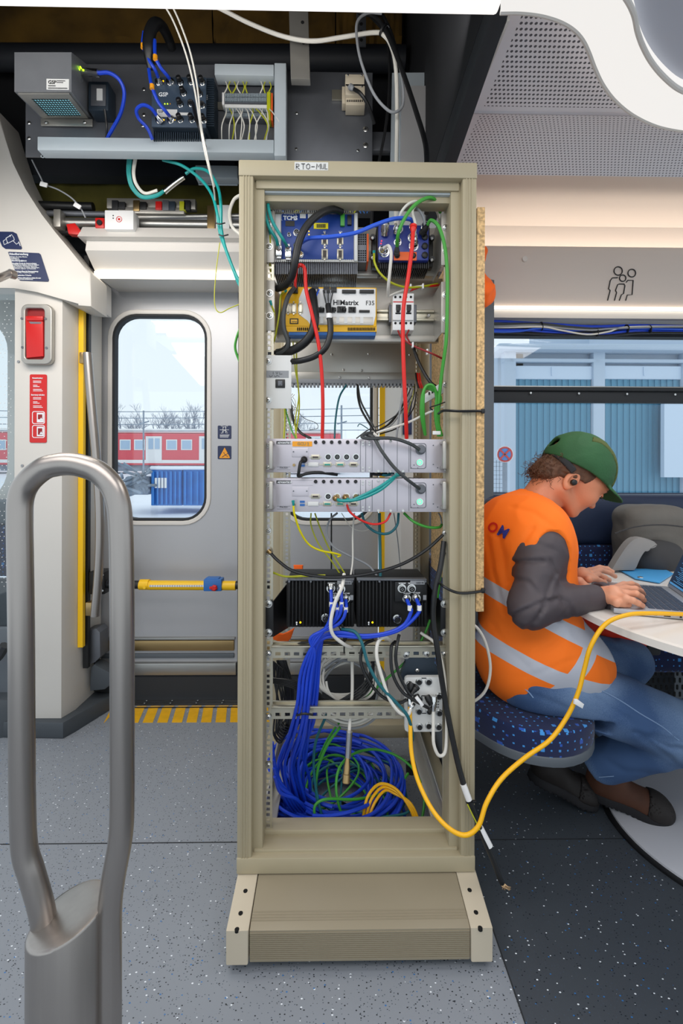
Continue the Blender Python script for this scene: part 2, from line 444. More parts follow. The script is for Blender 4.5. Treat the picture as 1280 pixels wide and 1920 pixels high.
struct(m.go('ceiling', 'wall_warm'))
m_perf('perf_coarse', 'e8e5ea', '504e54', .0118, .0145, .0036, .022, .30)
m_perf('perf_fine', 'e9e6ea', '6e6b72', .0122, .0107, .0027, .0, .262)
cf = [(yC, zc(330, yC)), (1.51, zc(288, 1.51) ), (1.42, zc(247, 1.42)), (yB, zc(213, yB))]
m = extr(cf, XE, x1); struct(m.go('ceiling', 'perf_fine'))
m = extr([(yB, zc(213, yB)), (yA, zc(20, yA)), (.2, 2.19), (-1.7, 2.19)], XE, x1); struct(m.go('ceiling', 'perf_coarse'))
# raised lip between the two perforated sheets
m = MB(); m.tube([(XE, yB, zc(213, yB) - .001), (x1, yB, zc(213, yB) - .001)], .004, smooth=False); struct(m.go('trim_2', 'ceil_grey'))
# dark edge profile along the open ceiling bay
m = MB(); m.prism([(XE - .045, yA - .1, 2.16), (XE - .045, yA - .1, 2.24), (XE - .045, 2.05, 2.24), (XE - .045, 2.05, 2.06), (XE - .045, 1.6, 2.10)], (.04, 0, 0), .003)
struct(m.go('trim_3', 'rubber'))
m = MB(); m.prism([(XE - .004, yA, 2.150), (XE - .004, yA, 2.2), (XE - .004, 2.05, 2.2), (XE - .004, 2.05, 2.05), (XE - .004, 1.6, zc(328, 1.6))], (.006, 0, 0))
struct(m.go('trim_4', 'cream'))
# ceiling over the camera side of the open bay
m = MB(); m.box(((-3 + XE) / 2, -.4, 2.21), (3 + XE, 2.7, .04)); struct(m.go('ceiling', 'ceil_grey'))

# ---- cavity above the door: dark box with foam insulation
ca, cb, ct = -2.2, XE - .046, 3.6
m = MB()
m.box(((ca + cb) / 2, 2.36, (2.05 + ct) / 2), (cb - ca, .04, ct - 2.0)); m.box(((ca + cb) / 2, 1.65, ct), (cb - ca, 1.5, .04))
m.box((ca, 1.65, 2.85), (.03, 1.5, 1.5)); m.box((cb + .015, 1.65, 2.9), (.03, 1.5, 1.4)); m.box(((ca + cb) / 2, .95, 2.9), (cb - ca, .03, 1.36))
struct(m.go('wall_cavity', 'cavity'))
def foam(px0, py0, px1, py1, Y, name, mt, bulge=.03):
    m = MB(); nx, nz = 40, 10; x0, x1_ = P(px0, (py0 + py1) / 2, Y).x, P(px1, (py0 + py1) / 2, Y).x; z1, z0 = P((px0 + px1) / 2, py0, Y).z, P((px0 + px1) / 2, py1, Y).z
    g = [[m.bm.verts.new((x0 + (x1_ - x0) * i / nx, Y - bulge * math.sin(math.pi * j / nz) ** .5 - .02 * noise.noise((i * .35, j * .5, px0)), z0 + (z1 - z0) * j / nz)) for j in range(nz + 1)] for i in range(nx + 1)]
    b = [[m.bm.verts.new((x0 + (x1_ - x0) * i / nx, Y + .05, z0 + (z1 - z0) * j / nz)) for j in (0, nz)] for i in (0, nx)]
    for i in range(nx):
        for j in range(nz): m.bm.faces.new((g[i][j], g[i + 1][j], g[i + 1][j + 1], g[i][j + 1]))
    for i in range(2): m.bm.faces.new((b[0][i], b[1][i], g[nx if 1 else 0][0 if i == 0 else nz], g[0][0 if i == 0 else nz]))
    return m.go(name, mt)
tag(foam(-60, -30, 400, 88, 2.22, 'insulation_mat', 'foam'), 'yellow brown insulation mat above the fan box', 'insulation')
tag(foam(402, -30, 628, 90, 2.22, 'insulation_mat', 'foam'), 'yellow brown insulation mat beside the hanging zinc bracket', 'insulation')
tag(foam(630, -20, 752, 88, 2.22, 'insulation_mat', 'foam'), 'yellow brown insulation mat behind the loose cable loop', 'insulation')
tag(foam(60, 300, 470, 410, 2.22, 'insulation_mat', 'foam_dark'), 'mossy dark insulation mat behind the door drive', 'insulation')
m = MB(); m.tube([P(-40, 108, 2.12), P(758, 111, 2.12)], .052, 20, smooth=False); tag(m.go('air_duct', 'pipe_dark'), 'thick black pipe running along under the insulation', 'pipe')
m = MB(); m.prect(-40, 278, 440, 330, 2.1, .06); tag(m.go('roof_beam', 'pipe_dark'), 'dark beam under the equipment plate', 'beam')

# ---- door header with light strip
xl, xr = P(165, 480, 1.98).x, .37
m = MB()
m.prism([(xl, 1.97, 2.125), (xl, 2.30, 2.125), (xl, 2.30, 2.0), (xl, 2.06, 1.985), (xl, 1.955, 2.058)], (xr - xl, 0, 0), .004)
m.prism([(xl - .02, 1.93, 2.105), (xl - .02, 1.97, 2.165), (xl - .02, 2.2, 2.165), (xl - .02, 2.2, 2.10)], (xr - xl + .02, 0, 0), .003)
struct(m.go('trim_5', 'cream'))
m = MB(); p0, p1 = P(168, 505, 1.99), P(445, 508, 1.99)
m.box(((p0.x + xr) / 2, 2.045, 1.992), (xr - p0.x, .045, .018), .004)
o = m.go('door_light_strip', 'glow_warm'); tag(o, 'long slim light strip over the train doors', 'light')

# ---- two door leaves
def door(name, x0, x1, wx0, wx1, seed):
    zb, z1 = .135, zt; zlo, zhi = P((wx0 + wx1) / 2, 972, YW).z, P((wx0 + wx1) / 2, 594, YW).z
    X0, X1, WX0, WX1 = P(x0, 900, YW).x, P(x1, 900, YW).x, P(wx0, 800, YW).x, P(wx1, 800, YW).x
    rt = struct_empty(name, ((X0 + X1) / 2, YW, .1))
    m = MB(); m.ring(rr(X0, zb, X1, z1, .004, YW), rr(WX0 - .012, zlo - .012, WX1 + .012, zhi + .012, .115, YW), (0, .05, 0)); m.go('door_panel', 'door_grey', rt)
    m = MB(); m.ring(rr(WX0 - .034, zlo - .034, WX1 + .034, zhi + .034, .137, YW - .006), rr(WX0 - .012, zlo - .012, WX1 + .012, zhi + .012, .115, YW - .006), (0, .02, 0))
    o = m.go('window_surround', 'cream', rt); bv(o, .004)
    m = MB(); m.ring(rr(WX0 - .012, zlo - .012, WX1 + .012, zhi + .012, .115, YW - .002), rr(WX0, zlo, WX1, zhi, .105, YW - .002), (0, .04, 0)); o = m.go('window_gasket', 'rubber', rt); bv(o, .003)
    m = MB(); m.prism(rr(WX0, zlo, WX1, zhi, .105, YW + .03), (0, .005, 0)); m.go('window_pane', 'glass', rt)
    # bottom rails of the leaf
    m = MB(); m.box(((X0 + X1) / 2, YW - .004, .30), (X1 - X0 - .02, .02, .012), .002)
    m.box(((X0 + X1) / 2, YW - .008, .155), (X1 - X0 - .004, .03, .06), .004); m.go('kick_rail', 'steel', rt)
    m = MB(); m.box(((X0 + X1) / 2, YW - .002, .265), (X1 - X0 - .03, .016, .05), .003); m.go('kick_strip', 'brass', rt)
    m = MB(); m.box(((X0 + X1) / 2, YW - .002, .215), (X1 - X0 - .03, .016, .022), .003); m.go('kick_seal', 'bench_grey', rt)
    return rt
def struct_empty(name, loc):
    o = bpy.data.objects.new(name, None); C.objects.link(o); o.location = loc; PL[o.name] = Vector(loc); o['kind'] = 'structure'; return o
def bv(o, w, seg=2):
    md = o.modifiers.new('b', 'BEVEL'); md.width = w; md.segments = seg; md.limit_method = 'ANGLE'; md.angle_limit = R(40); return o
d1 = door('door_1', 170, 446, 215, 383, 1)
d2 = door('door_2', 449, 709, 536, 694, 2)
m = MB(); xs = P(447.5, 900, YW).x; m.box((xs, YW + .01, 1.1), (.008, .03, 1.93)); struct(m.go('trim_6', 'rubber'))
# sill, threshold grille and black gap
m = MB(); m.box(((xa + xb) / 2, YW + .02, .06), (xb - xa + .1, .1, .12)); struct(m.go('trim_7', 'rubber'))
sill = T('threshold_grille', 'metal slatted threshold grille along the foot of the doors', 'grille', ((xa + xb) / 2, 2.19, 0))
gy0, gy1 = PZ(300, 1324, .01).y, PZ(300, 1308, .01).y
m = MB(); m.box(((xa + xb) / 2 + .03, (gy0 + gy1) / 2, .003), (xb - xa, gy1 - gy0, .006)); m.go('tray', 'black', sill)
m = MB()
for k in range(4): yy = gy0 + (gy1 - gy0) * (k + .1) / 3.3; m.box(((xa + xb) / 2 + .03, yy, .010), (xb - xa, .007, .006))
for k in range(12): m.box((xa + .05 + k * (xb - xa) / 11.5, (gy0 + gy1) / 2, .010), (.006, gy1 - gy0, .0045))
m.go('slats', 'chrome', sill)
# hazard stripes: flat painted bars on the floor
m = MB(); ya, yb = PZ(300, 1355, 0).y, PZ(300, 1326, 0).y
for k in range(12):
    a, b = PZ(228 + k * 25.6, 1326, 0).x, PZ(246 + k * 25.6, 1326, 0).x; sh = .021
    for zz in (0,): m.prism([(a, yb, 0), (b, yb, 0), (b + sh * 1.2, ya, 0), (a + sh * 1.2, ya, 0)], (0, 0, .0012))
a = PZ(210, 1326, 0).x; m.prism([(a, yb, 0), (PZ(222, 1326, 0).x, yb, 0), (PZ(222, 1326, 0).x, ya, 0), (PZ(195, 1355, 0).x, ya, 0)], (0, 0, .0012))
struct(m.go('floor_markings', 'hazard'))

# ---- left portal: upper shroud and white pillar
m = MB(); Yp = 1.93
poly = [(-160, 120), (-6, 205), (8, 255), (24, 305), (48, 355), (78, 402), (104, 436), (126, 462), (150, 492), (170, 512), (171, 575), (146, 573), (70, 544), (26, 540), (-160, 540)]
m.prism([P(x, y, Yp) for x, y in poly], (0, .14, 0), .008)
struct(m.go('wall_portal', 'pillar_white'))
m = MB(); poly2 = [(96, 436), (126, 462), (172, 512), (183, 520), (183, 578), (166, 577), (150, 573), (110, 470)]
m.prism([P(x, y, 2.07) for x, y in poly2], (0, .13, 0), .004); struct(m.go('wall_portal', 'cream'))
pl = [(P(27, 900, 1.95).x, 1.95), (P(116, 900, 1.95).x, 1.95), (P(143, 900, 2.02).x, 2.02), (P(143, 900, 2.02).x, 2.235), (P(27, 900, 1.95).x, 2.235)]
m = MB(); m.prism([(x, y, .07) for x, y in pl], (0, 0, P(100, 545, 1.95).z - .07 + .02), .003); struct(m.go('wall_pillar', 'pillar_white'))
m = MB()
pk = [(pl[0][0] - .03, 1.93), (P(118, 1380, 1.92).x, 1.92), (P(140, 1360, 1.97).x, 1.97), (P(208, 1310, 2.15).x, 2.15), (P(200, 1310, 2.24).x, 2.24), (pl[0][0] - .03, 2.24)]
m.prism([(x, y, 0) for x, y in pk], (0, 0, .07), .01); struct(m.go('baseboard_pillar', 'kerb'))
# yellow edge, black seal
m = MB(); m.box((P(151, 900, 2.03).x, 2.04, 1.15), (.022, .02, 1.62)); struct(m.go('trim_8', 'yellow_paint'))
m = MB(); m.box((P(161, 900, 2.06).x, 2.07, 1.16), (.022, .02, 1.85)); struct(m.go('trim_9', 'black'))
# right portal pillar seen through the rack
m = MB(); m.box((P(717, 900, 2.2).x, 2.2, 1.13), (.03, .03, 2.0)); struct(m.go('trim_10', 'yellow_paint'))
m = MB(); xq = P(724, 900, 2.12).x; m.prism([(xq, 2.15, 0), (P(752, 900, 1.98).x, 1.98, 0), (P(800, 900, 1.98).x, 1.98, 0), (P(800, 900, 1.98).x, 2.3, 0), (xq, 2.3, 0)], (0, 0, 2.06), .004); struct(m.go('wall_pillar', 'pillar_white'))
m = MB(); m.prism([(P(800, 900, 1.98).x + .001, 1.98, 0), (xw + .0, 1.98 + .1, 0), (xw, 2.24, 0), (P(800, 900, 1.98).x + .001, 2.24, 0)], (0, 0, 2.0)); struct(m.go('wall_pillar', 'bench_grey'))

# ---- glass partition at the far left, with a dotted edge
xg0, xg1 = P(-220, 900, 2.0).x, P(27, 900, 2.0).x
gp = T('glass_partition', 'clear glass partition with a dotted edge beside the white pillar', 'partition', (xg1, 2.0, 0))
m = MB(); m.box(((xg0 + xg1) / 2, 2.0, 1.2), (xg1 - xg0, .008, 1.5)); m.go('pane', 'glass_partition', gp)
m = MB(); random.seed(3)
for i in range(6):
    for j in range(70):
        if random.random() < .75 - i * .1: m.cyl((xg1 - .02 - i * .018 + (j % 2) * .009, 1.994, .62 + j * .018), (xg1 - .02 - i * .018 + (j % 2) * .009, 1.992, .62 + j * .018), .0018, seg=6)
m.go('dot_print', 'white', gp)
m = MB(); m.box(((xg0 + xg1) / 2, 2.0, .22), (xg1 - xg0, .03, .44), .004); m.go('lower_panel', 'bench_grey', gp)
m = MB(); m.tube([P(-60, 1238, 1.9), P(-10, 1235, 1.9), P(10, 1210, 1.9)], .02); m.go('rail', 'rubber', gp)
# grey armrest curve low at the frame edge, seat beyond
sf = T('side_seat', 'patterned blue seat seen through the glass partition', 'seat', (xg0, 2.3, 0))
m = MB(); m.prect(-200, 985, 26, 1082, 2.5, .1, .02); m.go('backrest', 'fabric_back', sf)
m = MB(); m.prect(-200, 938, 26, 985, 2.48, .14, .03); m.go('headrest', 'bench_grey', sf)
m = MB(); m.prect(-200, 1090, 26, 1245, 2.5, .1, .01); m.go('seat_base', 'bench_grey', sf)
# frame of far-left window
m = MB(); m.ring(prr(-420, 540, 40, 1010, 30, 2.75), prr(-400, 595, 14, 940, 60, 2.75), (0, .04, 0)); struct(m.go('window_2', 'cream'))
m = MB(); m.prect(-60, 1310, 18, 1420, 1.93, .25, .04); tag(m.go('heater_cover', 'kerb'), 'dark rounded heater cover low beside the glass partition', 'cover')

# ---- side window
wl, wr = P(906, 800, YW).x, 3.6
zt1, zb1 = P(1100, 632, YW).z, P(1100, 927, YW).z; zm1, zm2 = P(1100, 733, YW).z, P(1100, 754, YW).z
wn = struct_empty('window_1', (wl, YW, zb1))
m = MB(); m.ring(rr(wl - .03, zb1 - .04, wr + .05, zt1 + .09, .01, YW - .01), rr(wl, zb1, wr, zt1, .03, YW - .01), (0, .05, 0)); m.go('window_frame', 'rubber', wn)
m = MB(); m.box(((wl + wr) / 2, YW - .012, zm1 + .004), (wr - wl, .05, .022), .008); m.box(((wl + wr) / 2, YW + .0, (zm1 + zm2) / 2 - .004), (wr - wl, .04, zm1 - zm2), .004); m.go('window_bar', 'rubber', wn)
m = MB(); m.box(((wl + wr) / 2, YW - .024, zm1 + .014), (wr - wl, .03, .006), .002); m.go('bar_highlight_strip', 'steel', wn)
for k in range(5):
    m = MB(); m.pcyl(994 + 90 * k, 737 + k, YW - .03, 2, .006, 10); m.go('screw', 'screw', wn)
m = MB(); m.box(((wl + wr) / 2, YW + .02, (zt1 + zb1) / 2), (wr - wl, .006, zt1 - zb1)); m.go('window_pane', 'glass', wn)
# light strip and beige rail over the window
za, zb_ = P(1100, 573, 2.12).z, P(1100, 580, 2.12).z
m = MB(); m.box(((x0h + x1) / 2, 2.13, (za + zb_) / 2), (x1 - x0h, .022, (za - zb_) * .6), .002); tag(m.go('window_light_strip', 'glow_warm'), 'thin bright light strip between pictogram panel and window rail', 'light')
m = MB(); m.prism([(x0h, 2.14, zb_), (x0h, 2.26, zb_), (x0h, 2.26, P(1100, 612, 2.25).z), (x0h, 2.19, P(1100, 603, 2.2).z), (x0h, 2.13, P(1100, 598, 2.14).z)], (x1 - x0h, 0, 0), .004); struct(m.go('trim_11', 'cream'))
m = MB(); m.box(((x0h + x1) / 2, 2.10, P(1100, 470, 2.04).z - .030), (x1 - x0h, .05, .01), .003); o = m.go('cove_light_strip', 'glow_warm'); tag(o, 'warm cove light hidden behind the top edge of the pictogram panel', 'light')
# round button on header
m = MB(); m.pcyl(982, 487, 2.06, 5, .012, 16); struct(m.go('trim_12', 'cream'))
# pictogram of three people
pg = T('pictogram', 'black line pictogram of a family of three on the beige panel', 'pictogram', P(1165, 535, 2.07))
def onpanel(x, y):
    z0, z1 = zc(582, 2.14), zc(471, 2.04)
    d = RM @ Vector(((x - 640) / FPX, (HOR - y) / FPX, -1.0)); nz = (z1 - z0) / (2.04 - 2.14)
    t = (z0 - CH - nz * 2.14) / (d.z - nz * d.y); p = d * t; return Vector((p.x, p.y - .0025, CH + p.z))
def pl_(pts, name, closed=False):
    m = MB(); q = [onpanel(*p) for p in pts]
    m.tube(q, .0024, 6, smooth=closed, sub=4); m.go(name, 'print_black', pg)
def circ(cx, cy, r): return [(cx + r * math.cos(R(a)), cy + r * math.sin(R(a))) for a in range(0, 361, 30)]
pl_(circ(1158, 508.5, 7.8), 'figure_head', True); pl_(circ(1183.5, 512.5, 7.2), 'figure_head', True); pl_(circ(1166.5, 522, 6), 'figure_head', True)
pl_([(1157, 521), (1147, 521.5), (1143, 527), (1140, 542), (1143, 545), (1138, 564)], 'figure_body')
pl_([(1151, 564), (1155, 549), (1153, 545), (1157, 534), (1160, 533), (1169, 533), (1170.5, 536), (1168, 551), (1164, 553), (1160, 564)], 'figure_body')
pl_([(1173, 530), (1176, 526), (1186, 526), (1184, 553), (1175, 553.5), (1172, 564)], 'figure_body')

# ---- ceiling lights: long bar at the top edge and the wavy ring light
bz = 2.13
m = MB(); a, b = PZ(-60, 14, bz), PZ(935, 21, bz)
m.box(((a.x - .6 + b.x) / 2, a.y - .17, bz + .02), (b.x - a.x + .6, .34, .04), .008); tag(m.go('ceiling_light_bar', 'glow_bar'), 'long straight frosted ceiling light bar along the top', 'light')
outer = [(938, 22), (975, 22), (1015, 27), (1050, 38), (1075, 53), (1092, 72), (1104, 96), (1115, 125), (1130, 156), (1151, 184), (1180, 209), (1215, 228), (1250, 239), (1300, 246), (1360, 243), (1440, 215)]
inner = [(938, -60), (1000, -70), (1060, -62), (1110, -50), (1148, -32), (1172, -5), (1187, 25), (1194, 58), (1205, 88), (1222, 118), (1246, 146), (1274, 168), (1310, 180), (1350, 182), (1380, 172), (1420, 140)]
zr = 2.11
def ribbon(o_, i_, z, h, name, mt, parent=None):
    m = MB(); A = spline([PZ(x, y, z) for x, y in o_], 4); B = spline([PZ(x, y, z) for x, y in i_], 4); n = len(A)
    lo = [(m.bm.verts.new(p), m.bm.verts.new(q)) for p, q in zip(A, B)]; up = [(m.bm.verts.new(p + Vector((0, 0, h))), m.bm.verts.new(q + Vector((0, 0, h)))) for p, q in zip(A, B)]
    for i in range(n - 1):
        for q in ((lo[i][0], lo[i + 1][0], lo[i + 1][1], lo[i][1]), (up[i][1], up[i + 1][1], up[i + 1][0], up[i][0]), (lo[i + 1][0], lo[i][0], up[i][0], up[i + 1][0]), (lo[i][1], lo[i + 1][1], up[i + 1][1], up[i][1])): m.bm.faces.new(q)
    m.bm.faces.new((lo[0][0], lo[0][1], up[0][1], up[0][0])); m.bm.faces.new((lo[-1][1], lo[-1][0], up[-1][0], up[-1][1]))
    return m.go(name, mt, parent, 50)
m = MB(); V_ = spline([PZ(x, y, zr + .03) for x, y in inner], 4); m.prism(V_ + [Vector((2.6, V_[-1].y, zr + .03)), Vector((2.6, .2, zr + .03)), Vector((V_[0].x, .2, zr + .03))], (0, 0, .015)); struct(m.go('ceiling', mat('ceil_inner', 'b9bdc9', .5)))
rl = T('ring_light', 'wavy white ring light hanging below the perforated ceiling', 'light', PZ(1200, 120, zr))
ribbon(outer, inner, zr, .05, 'diffuser', 'glow', rl)
m = MB(); m.tube([PZ(x, y, zr + .004) for x, y in outer], .006, 8); m.tube([PZ(x, y, zr + .004) for x, y in inner], .006, 8); m.go('edge_profile', 'cream', rl)

# ================================================================== OUTSIDE
def gz(Y): return -.95 + .041 * (Y - 3)
m = MB(); g = [[m.bm.verts.new((-70 + 140 * i / 40, 3.2 + 86 * (j / 30) ** 1.6, gz(3.2 + 86 * (j / 30) ** 1.6) + .12 * noise.noise((i * .7, j * .8, 0)))) for j in range(31)] for i in range(41)]
for i in range(40):
    for j in range(30): m.bm.faces.new((g[i][j], g[i + 1][j], g[i + 1][j + 1], g[i][j + 1]))
o = m.go('snow_ground', 'snow'); o['kind'] = 'structure'
# red regional train
tr = T('train', 'red and white commuter train standing in the snowy yard', 'train', (-14, 42, .6))
YT = 42
m = MB(); m.prect(-300, 812, 640, 872, YT, 3, .15); m.go('carriage_body', 'train_red', tr)
m = MB(); m.prect(-300, 803, 640, 812, YT + .3, 2.4, .3); m.prect(-300, 862, 640, 868, YT - .03, .03); m.go('roof', 'white', tr)
m = MB(); m.prect(-300, 868, 640, 883, YT + .4, 2.2); m.go('undercarriage', 'scrap', tr)
for c in (275, 375, 575):
    m = MB(); m.prect(c - 2, 818, c + 28, 866, YT - .06, .05); dl = m.go('train_door', 'white', tr)
    for k in (3, 15):
        m = MB(); m.prect(c + k, 822, c + k + 9, 842, YT - .09, .03); m.go('pane', 'train_glass', dl)
for x in (-40, -10, 224, 251, 311, 339, 420, 448, 476, 504, 532):
    m = MB(); m.prect(x, 824, x + 21, 844, YT - .06, .05, .05); wf = m.go('train_window', 'white', tr)
    m = MB(); m.prect(x + 2, 826, x + 19, 842, YT - .09, .03); m.go('pane', 'train_glass', wf)
# containers
for k, (x0_, x1_) in enumerate(((283, 341), (343, 420))):
    c_ = T('waste_container', ('blue ribbed container with white panel mark in the snow' if k == 0 else 'blue ribbed container standing beyond the one with the white mark'), 'container', P((x0_ + x1_) / 2, 950, 16))
    m = MB(); m.prect(x0_, 880, x1_, 948, 16, 1.6, .02)
    for i in range(7): xx = x0_ + 4 + (x1_ - x0_ - 8) * i / 6; m.prect(xx - 1.5, 884, xx + 1.5, 946, 15.9, .12)
    m.go('body', 'container_blue', c_)
    m = MB(); m.prect(x0_ - 3, 874, x1_ + 3, 881, 15.9, 1.8, .05); m.go('snow_cover', 'snow', c_)
    if k == 0:
        m = MB()
        for i in range(4): m.prect(290 + i * 6, 896, 294 + i * 6, 915, 15.86, .04)
        m.go('white_mark', 'white', c_)
m = MB(); random.seed(5)
for i in range(26):
    p = P(random.uniform(226, 280), random.uniform(884, 925), 16); q = p + Vector((random.uniform(-.7, .7), random.uniform(-.4, .4), random.uniform(-.25, .35))); m.cyl(p, q, .05, seg=6)
m.prect(232, 893, 279, 928, 16, 1, .1)
tag(m.go('scrap_pile', 'scrap'), 'snow dusted pile of grey scrap beside the blue container', 'scrap')
# bare trees
def tree(name, px, pyb, pyt, Y, label):
    random.seed(px); base = P(px, pyb, Y); H = (pyb - pyt) * S(Y); m = MB()
    def br(p, d, L, r, n):
        q = p + d * L; m.cyl(p, q, r, r * .6, 5, cap=False)
        if n == 0: return
        for _ in range(3 if n > 1 else 4):
            dd = (d + Vector((random.uniform(-.75, .75), random.uniform(-.5, .5), random.uniform(-.05, .55)))).normalized(); br(p + d * L * random.uniform(.45, 1), dd, L * random.uniform(.55, .8), r * .6, n - 1)
    br(base, Vector((0, 0, 1)), H * .36, H * .012, 5)
    o = m.go(name, 'bark'); tag(o, label, 'tree', 'bare trees behind the train')
for i, (px, t) in enumerate(((120, 770), (160, 775), (228, 752), (262, 768), (292, 756), (318, 765), (345, 750), (372, 748), (410, 755), (455, 765), (500, 758), (545, 762), (585, 770))):
    tree('bare_tree', px, 879, t - 14, 58, 'frosted bare tree standing behind the red train')
for i, (px, lab) in enumerate(((269, 'thin dark mast above the red train, in front of the bare trees'), (640, 'catenary mast seen through the rack and the second door window'))):
    m = MB(); m.cyl(P(px, 885, 36), P(px, 770 - 10 * i, 36), .07, seg=8); m.cyl(P(px - 8, 795, 36), P(px + 10, 790, 36), .05, seg=6); tag(m.go('catenary_mast', 'scrap'), lab, 'mast')
for k in range(4):
    m = MB(); m.tube([P(-200, 768 + k * 13, 35), P(300, 772 + k * 12, 35), P(760, 764 + k * 14, 35)], .03, 5); tag(m.go('catenary_wire', 'scrap'), 'overhead wire strung above the railway yard', 'wire', 'overhead wires over the yard')
# grey workshop building opposite the side window
YH = 7.2
bd = T('workshop_building', 'pale concrete workshop building with tall blue corrugated doors', 'building', P(1150, 940, YH) )
m = MB(); m.prect(945, 655, 2200, 1040, YH, .3); m.go('wall', 'concrete', bd)
m = MB(); q = [P(945, 655, YH), P(945, 1040, YH), P(820, 1040, YH + 9), P(820, 700, YH + 9)]
m.prism([P(945, 655, YH), P(945, 1060, YH), P(800, 1000, YH + 7), P(800, 735, YH + 7)], (.3, 0, 0)); m.go('side_wall', 'concrete_light', bd)
m = MB(); m.prect(935, 647, 2200, 659, YH - .25, .6, .03); m.go('roof_edge', 'concrete_light', bd)
m = MB()
for a in (945, 1112, 1280, 1450, 1620): m.prect(a, 659, a + 22, 1040, YH - .12, .15, .01)
m.prect(945, 659, 2200, 664, YH - .12, .12); m.prect(945, 676, 2200, 682, YH - .12, .12); m.go('pillars', 'concrete_light', bd)
for a in (960, 1133, 1302, 1472):
    m = MB(); m.prect(a, 686, a + 150, 711, YH - .08, .1, .01); m.prect(a + 74, 688, a + 76, 704, YH - .1, .03); s_ = m.go('roller_box', 'gate_white', bd)
    m = MB(); m.prect(a, 711, a + 150, 1030, YH - .04, .06)
    for i in range(13): m.prect(a + 1 + i * 11.6, 711, a + 7 + i * 11.6, 1030, YH - .055, .02)
    m.go('corrugated_door', 'corrugated', bd)
m = MB(); m.prect(1040, 860, 1085, 980, YH - .3, .2, .02); tag(m.go('utility_cabinet', 'gate_white'), 'pale cabinet standing in front of the corrugated door', 'cabinet')
m = MB(); m.prect(1245, 735, 1300, 895, YH - .3, .08); tag(m.go('leaning_board', 'gate_white'), 'tall pale board leaning on the corrugated door', 'board')
m = MB(); m.prect(1000, 625, 1116, 650, YH + 6, .3); m.prect(1116, 600, 1700, 652, YH + 5, .3); tag(m.go('factory_hall', 'concrete_light'), 'pale hall rising behind the workshop roof', 'building')
# fence and no stopping sign
fn = T('yard_fence', 'white framed wire fence beside the workshop wall', 'fence', P(930, 920, 6))
m = MB(); m.prect(880, 829, 922, 833, 6, .04); m.prect(918, 829, 922, 960, 6, .04); m.prect(880, 859, 956, 863, 6, .04); m.prect(951, 859, 956, 960, 6, .04); m.go('frame', 'gate_white', fn)
m = MB()
for i in range(12): m.prect(882 + i * 6, 863, 882.8 + i * 6, 960, 6.02, .01)
for i in range(12): m.prect(880, 866 + i * 8, 955, 866.8 + i * 8, 6.02, .01)
m.go('mesh', 'scrap', fn)
sg = T('traffic_sign', 'round blue and red no stopping sign by the fence', 'sign', P(946, 960, 5.8))
m = MB(); m.pcyl(946, 852, 5.82, 15.5, .02, 32); m.go('rim', 'white', sg)
m = MB(); m.pcyl(946, 852, 5.80, 14.5, .012, 32); m.go('red_ring', 'red', sg)
m = MB(); m.pcyl(946, 852, 5.785, 11, .008, 32); m.go('blue_disc', 'container_blue', sg)
m = MB()
for s_ in (1, -1): c = P(946, 852, 5.77); m.box(c, (.022, .006, .2), rot=Matrix.Rotation(R(45 * s_), 3, 'Y'))
m.go('cross', 'red', sg)
m = MB(); m.cyl(P(946, 866, 5.86), P(946, 1080, 5.86), .03, seg=10); m.go('pole', 'scrap', sg)
# ================================================================== EQUIPMENT RACK
YF, YE, YB = 1.148, 1.214, 1.72
rk = T('equipment_rack', 'tall open beige equipment rack on wide feet, filled with devices and cables', 'rack', (.0, 1.4, 0))
X0, X1 = P(446, 900, YF).x, P(892, 900, YF).x; ZT, ZB = P(668, 303, YF).z, P(668, 1636, YF).z
def rbox(name, x0, y0, z0, x1, y1, z1, mt='rack_beige', parent=None, bev=.003):
    m = MB(); m.box(((x0 + x1) / 2, (y0 + y1) / 2, (z0 + z1) / 2), (abs(x1 - x0), abs(y1 - y0), abs(z1 - z0)), bev); return m.go(name, mt, parent or rk)
for s, xo in ((1, X0), (-1, X1)):
    m = MB(); w = .036
    m.box((xo + s * w / 2, YF + .03, (ZT + ZB) / 2), (w, .06, ZT - ZB), .003)
    m.box((xo + s * (w + .012), YF + .045, (ZT + ZB) / 2), (.026, .05, ZT - ZB - .03), .002)
    for k in range(3): m.box((xo + s * (.012 + k * .007), YF - .0006, (ZT + ZB) / 2), (.0028, .0022, ZT - ZB - .075), .0008)
    m.go('front_post', 'rack_beige', rk)
    m = MB(); m.box((xo + s * .02, YB + .02, (ZT + ZB) / 2), (.04, .05, ZT - ZB), .003); m.box((xo + s * .047, YB, (ZT + ZB) / 2), (.012, .05, ZT - ZB - .05), .002); m.go('rear_post', 'rack_beige', rk)
m = MB(); m.box(((X0 + X1) / 2, YF + .028, ZT - .02), (X1 - X0 + .001, .062, .040), .003); m.box(((X0 + X1) / 2, YF + .04, ZT - .05), (X1 - X0 - .08, .05, .022), .002); m.box(((X0 + X1) / 2, YF + .055, ZT - .072), (X1 - X0 - .1, .04, .02), .002); m.go('top_beam', 'rack_beige', rk)
m = MB(); m.box(((X0 + X1) / 2, YF + .040, ZT - .0625), (X1 - X0 - .11, .03, .006), .002); m.go('top_slot_cover', 'duct', rk)
m = MB(); m.box(((X0 + X1) / 2, YF + .028, ZB + .020), (X1 - X0 + .001, .062, .040), .003); m.box(((X0 + X1) / 2, YF + .045, ZB + .041), (X1 - X0 - .08, .06, .012), .002); m.box(((X0 + X1) / 2, YF + .085, ZB + .052), (X1 - X0 - .1, .045, .014), .002); m.go('bottom_beam', 'rack_beige', rk)
rbox('rear_top_beam', X0, YB - .0, ZT - .045, X1, YB + .045, ZT)
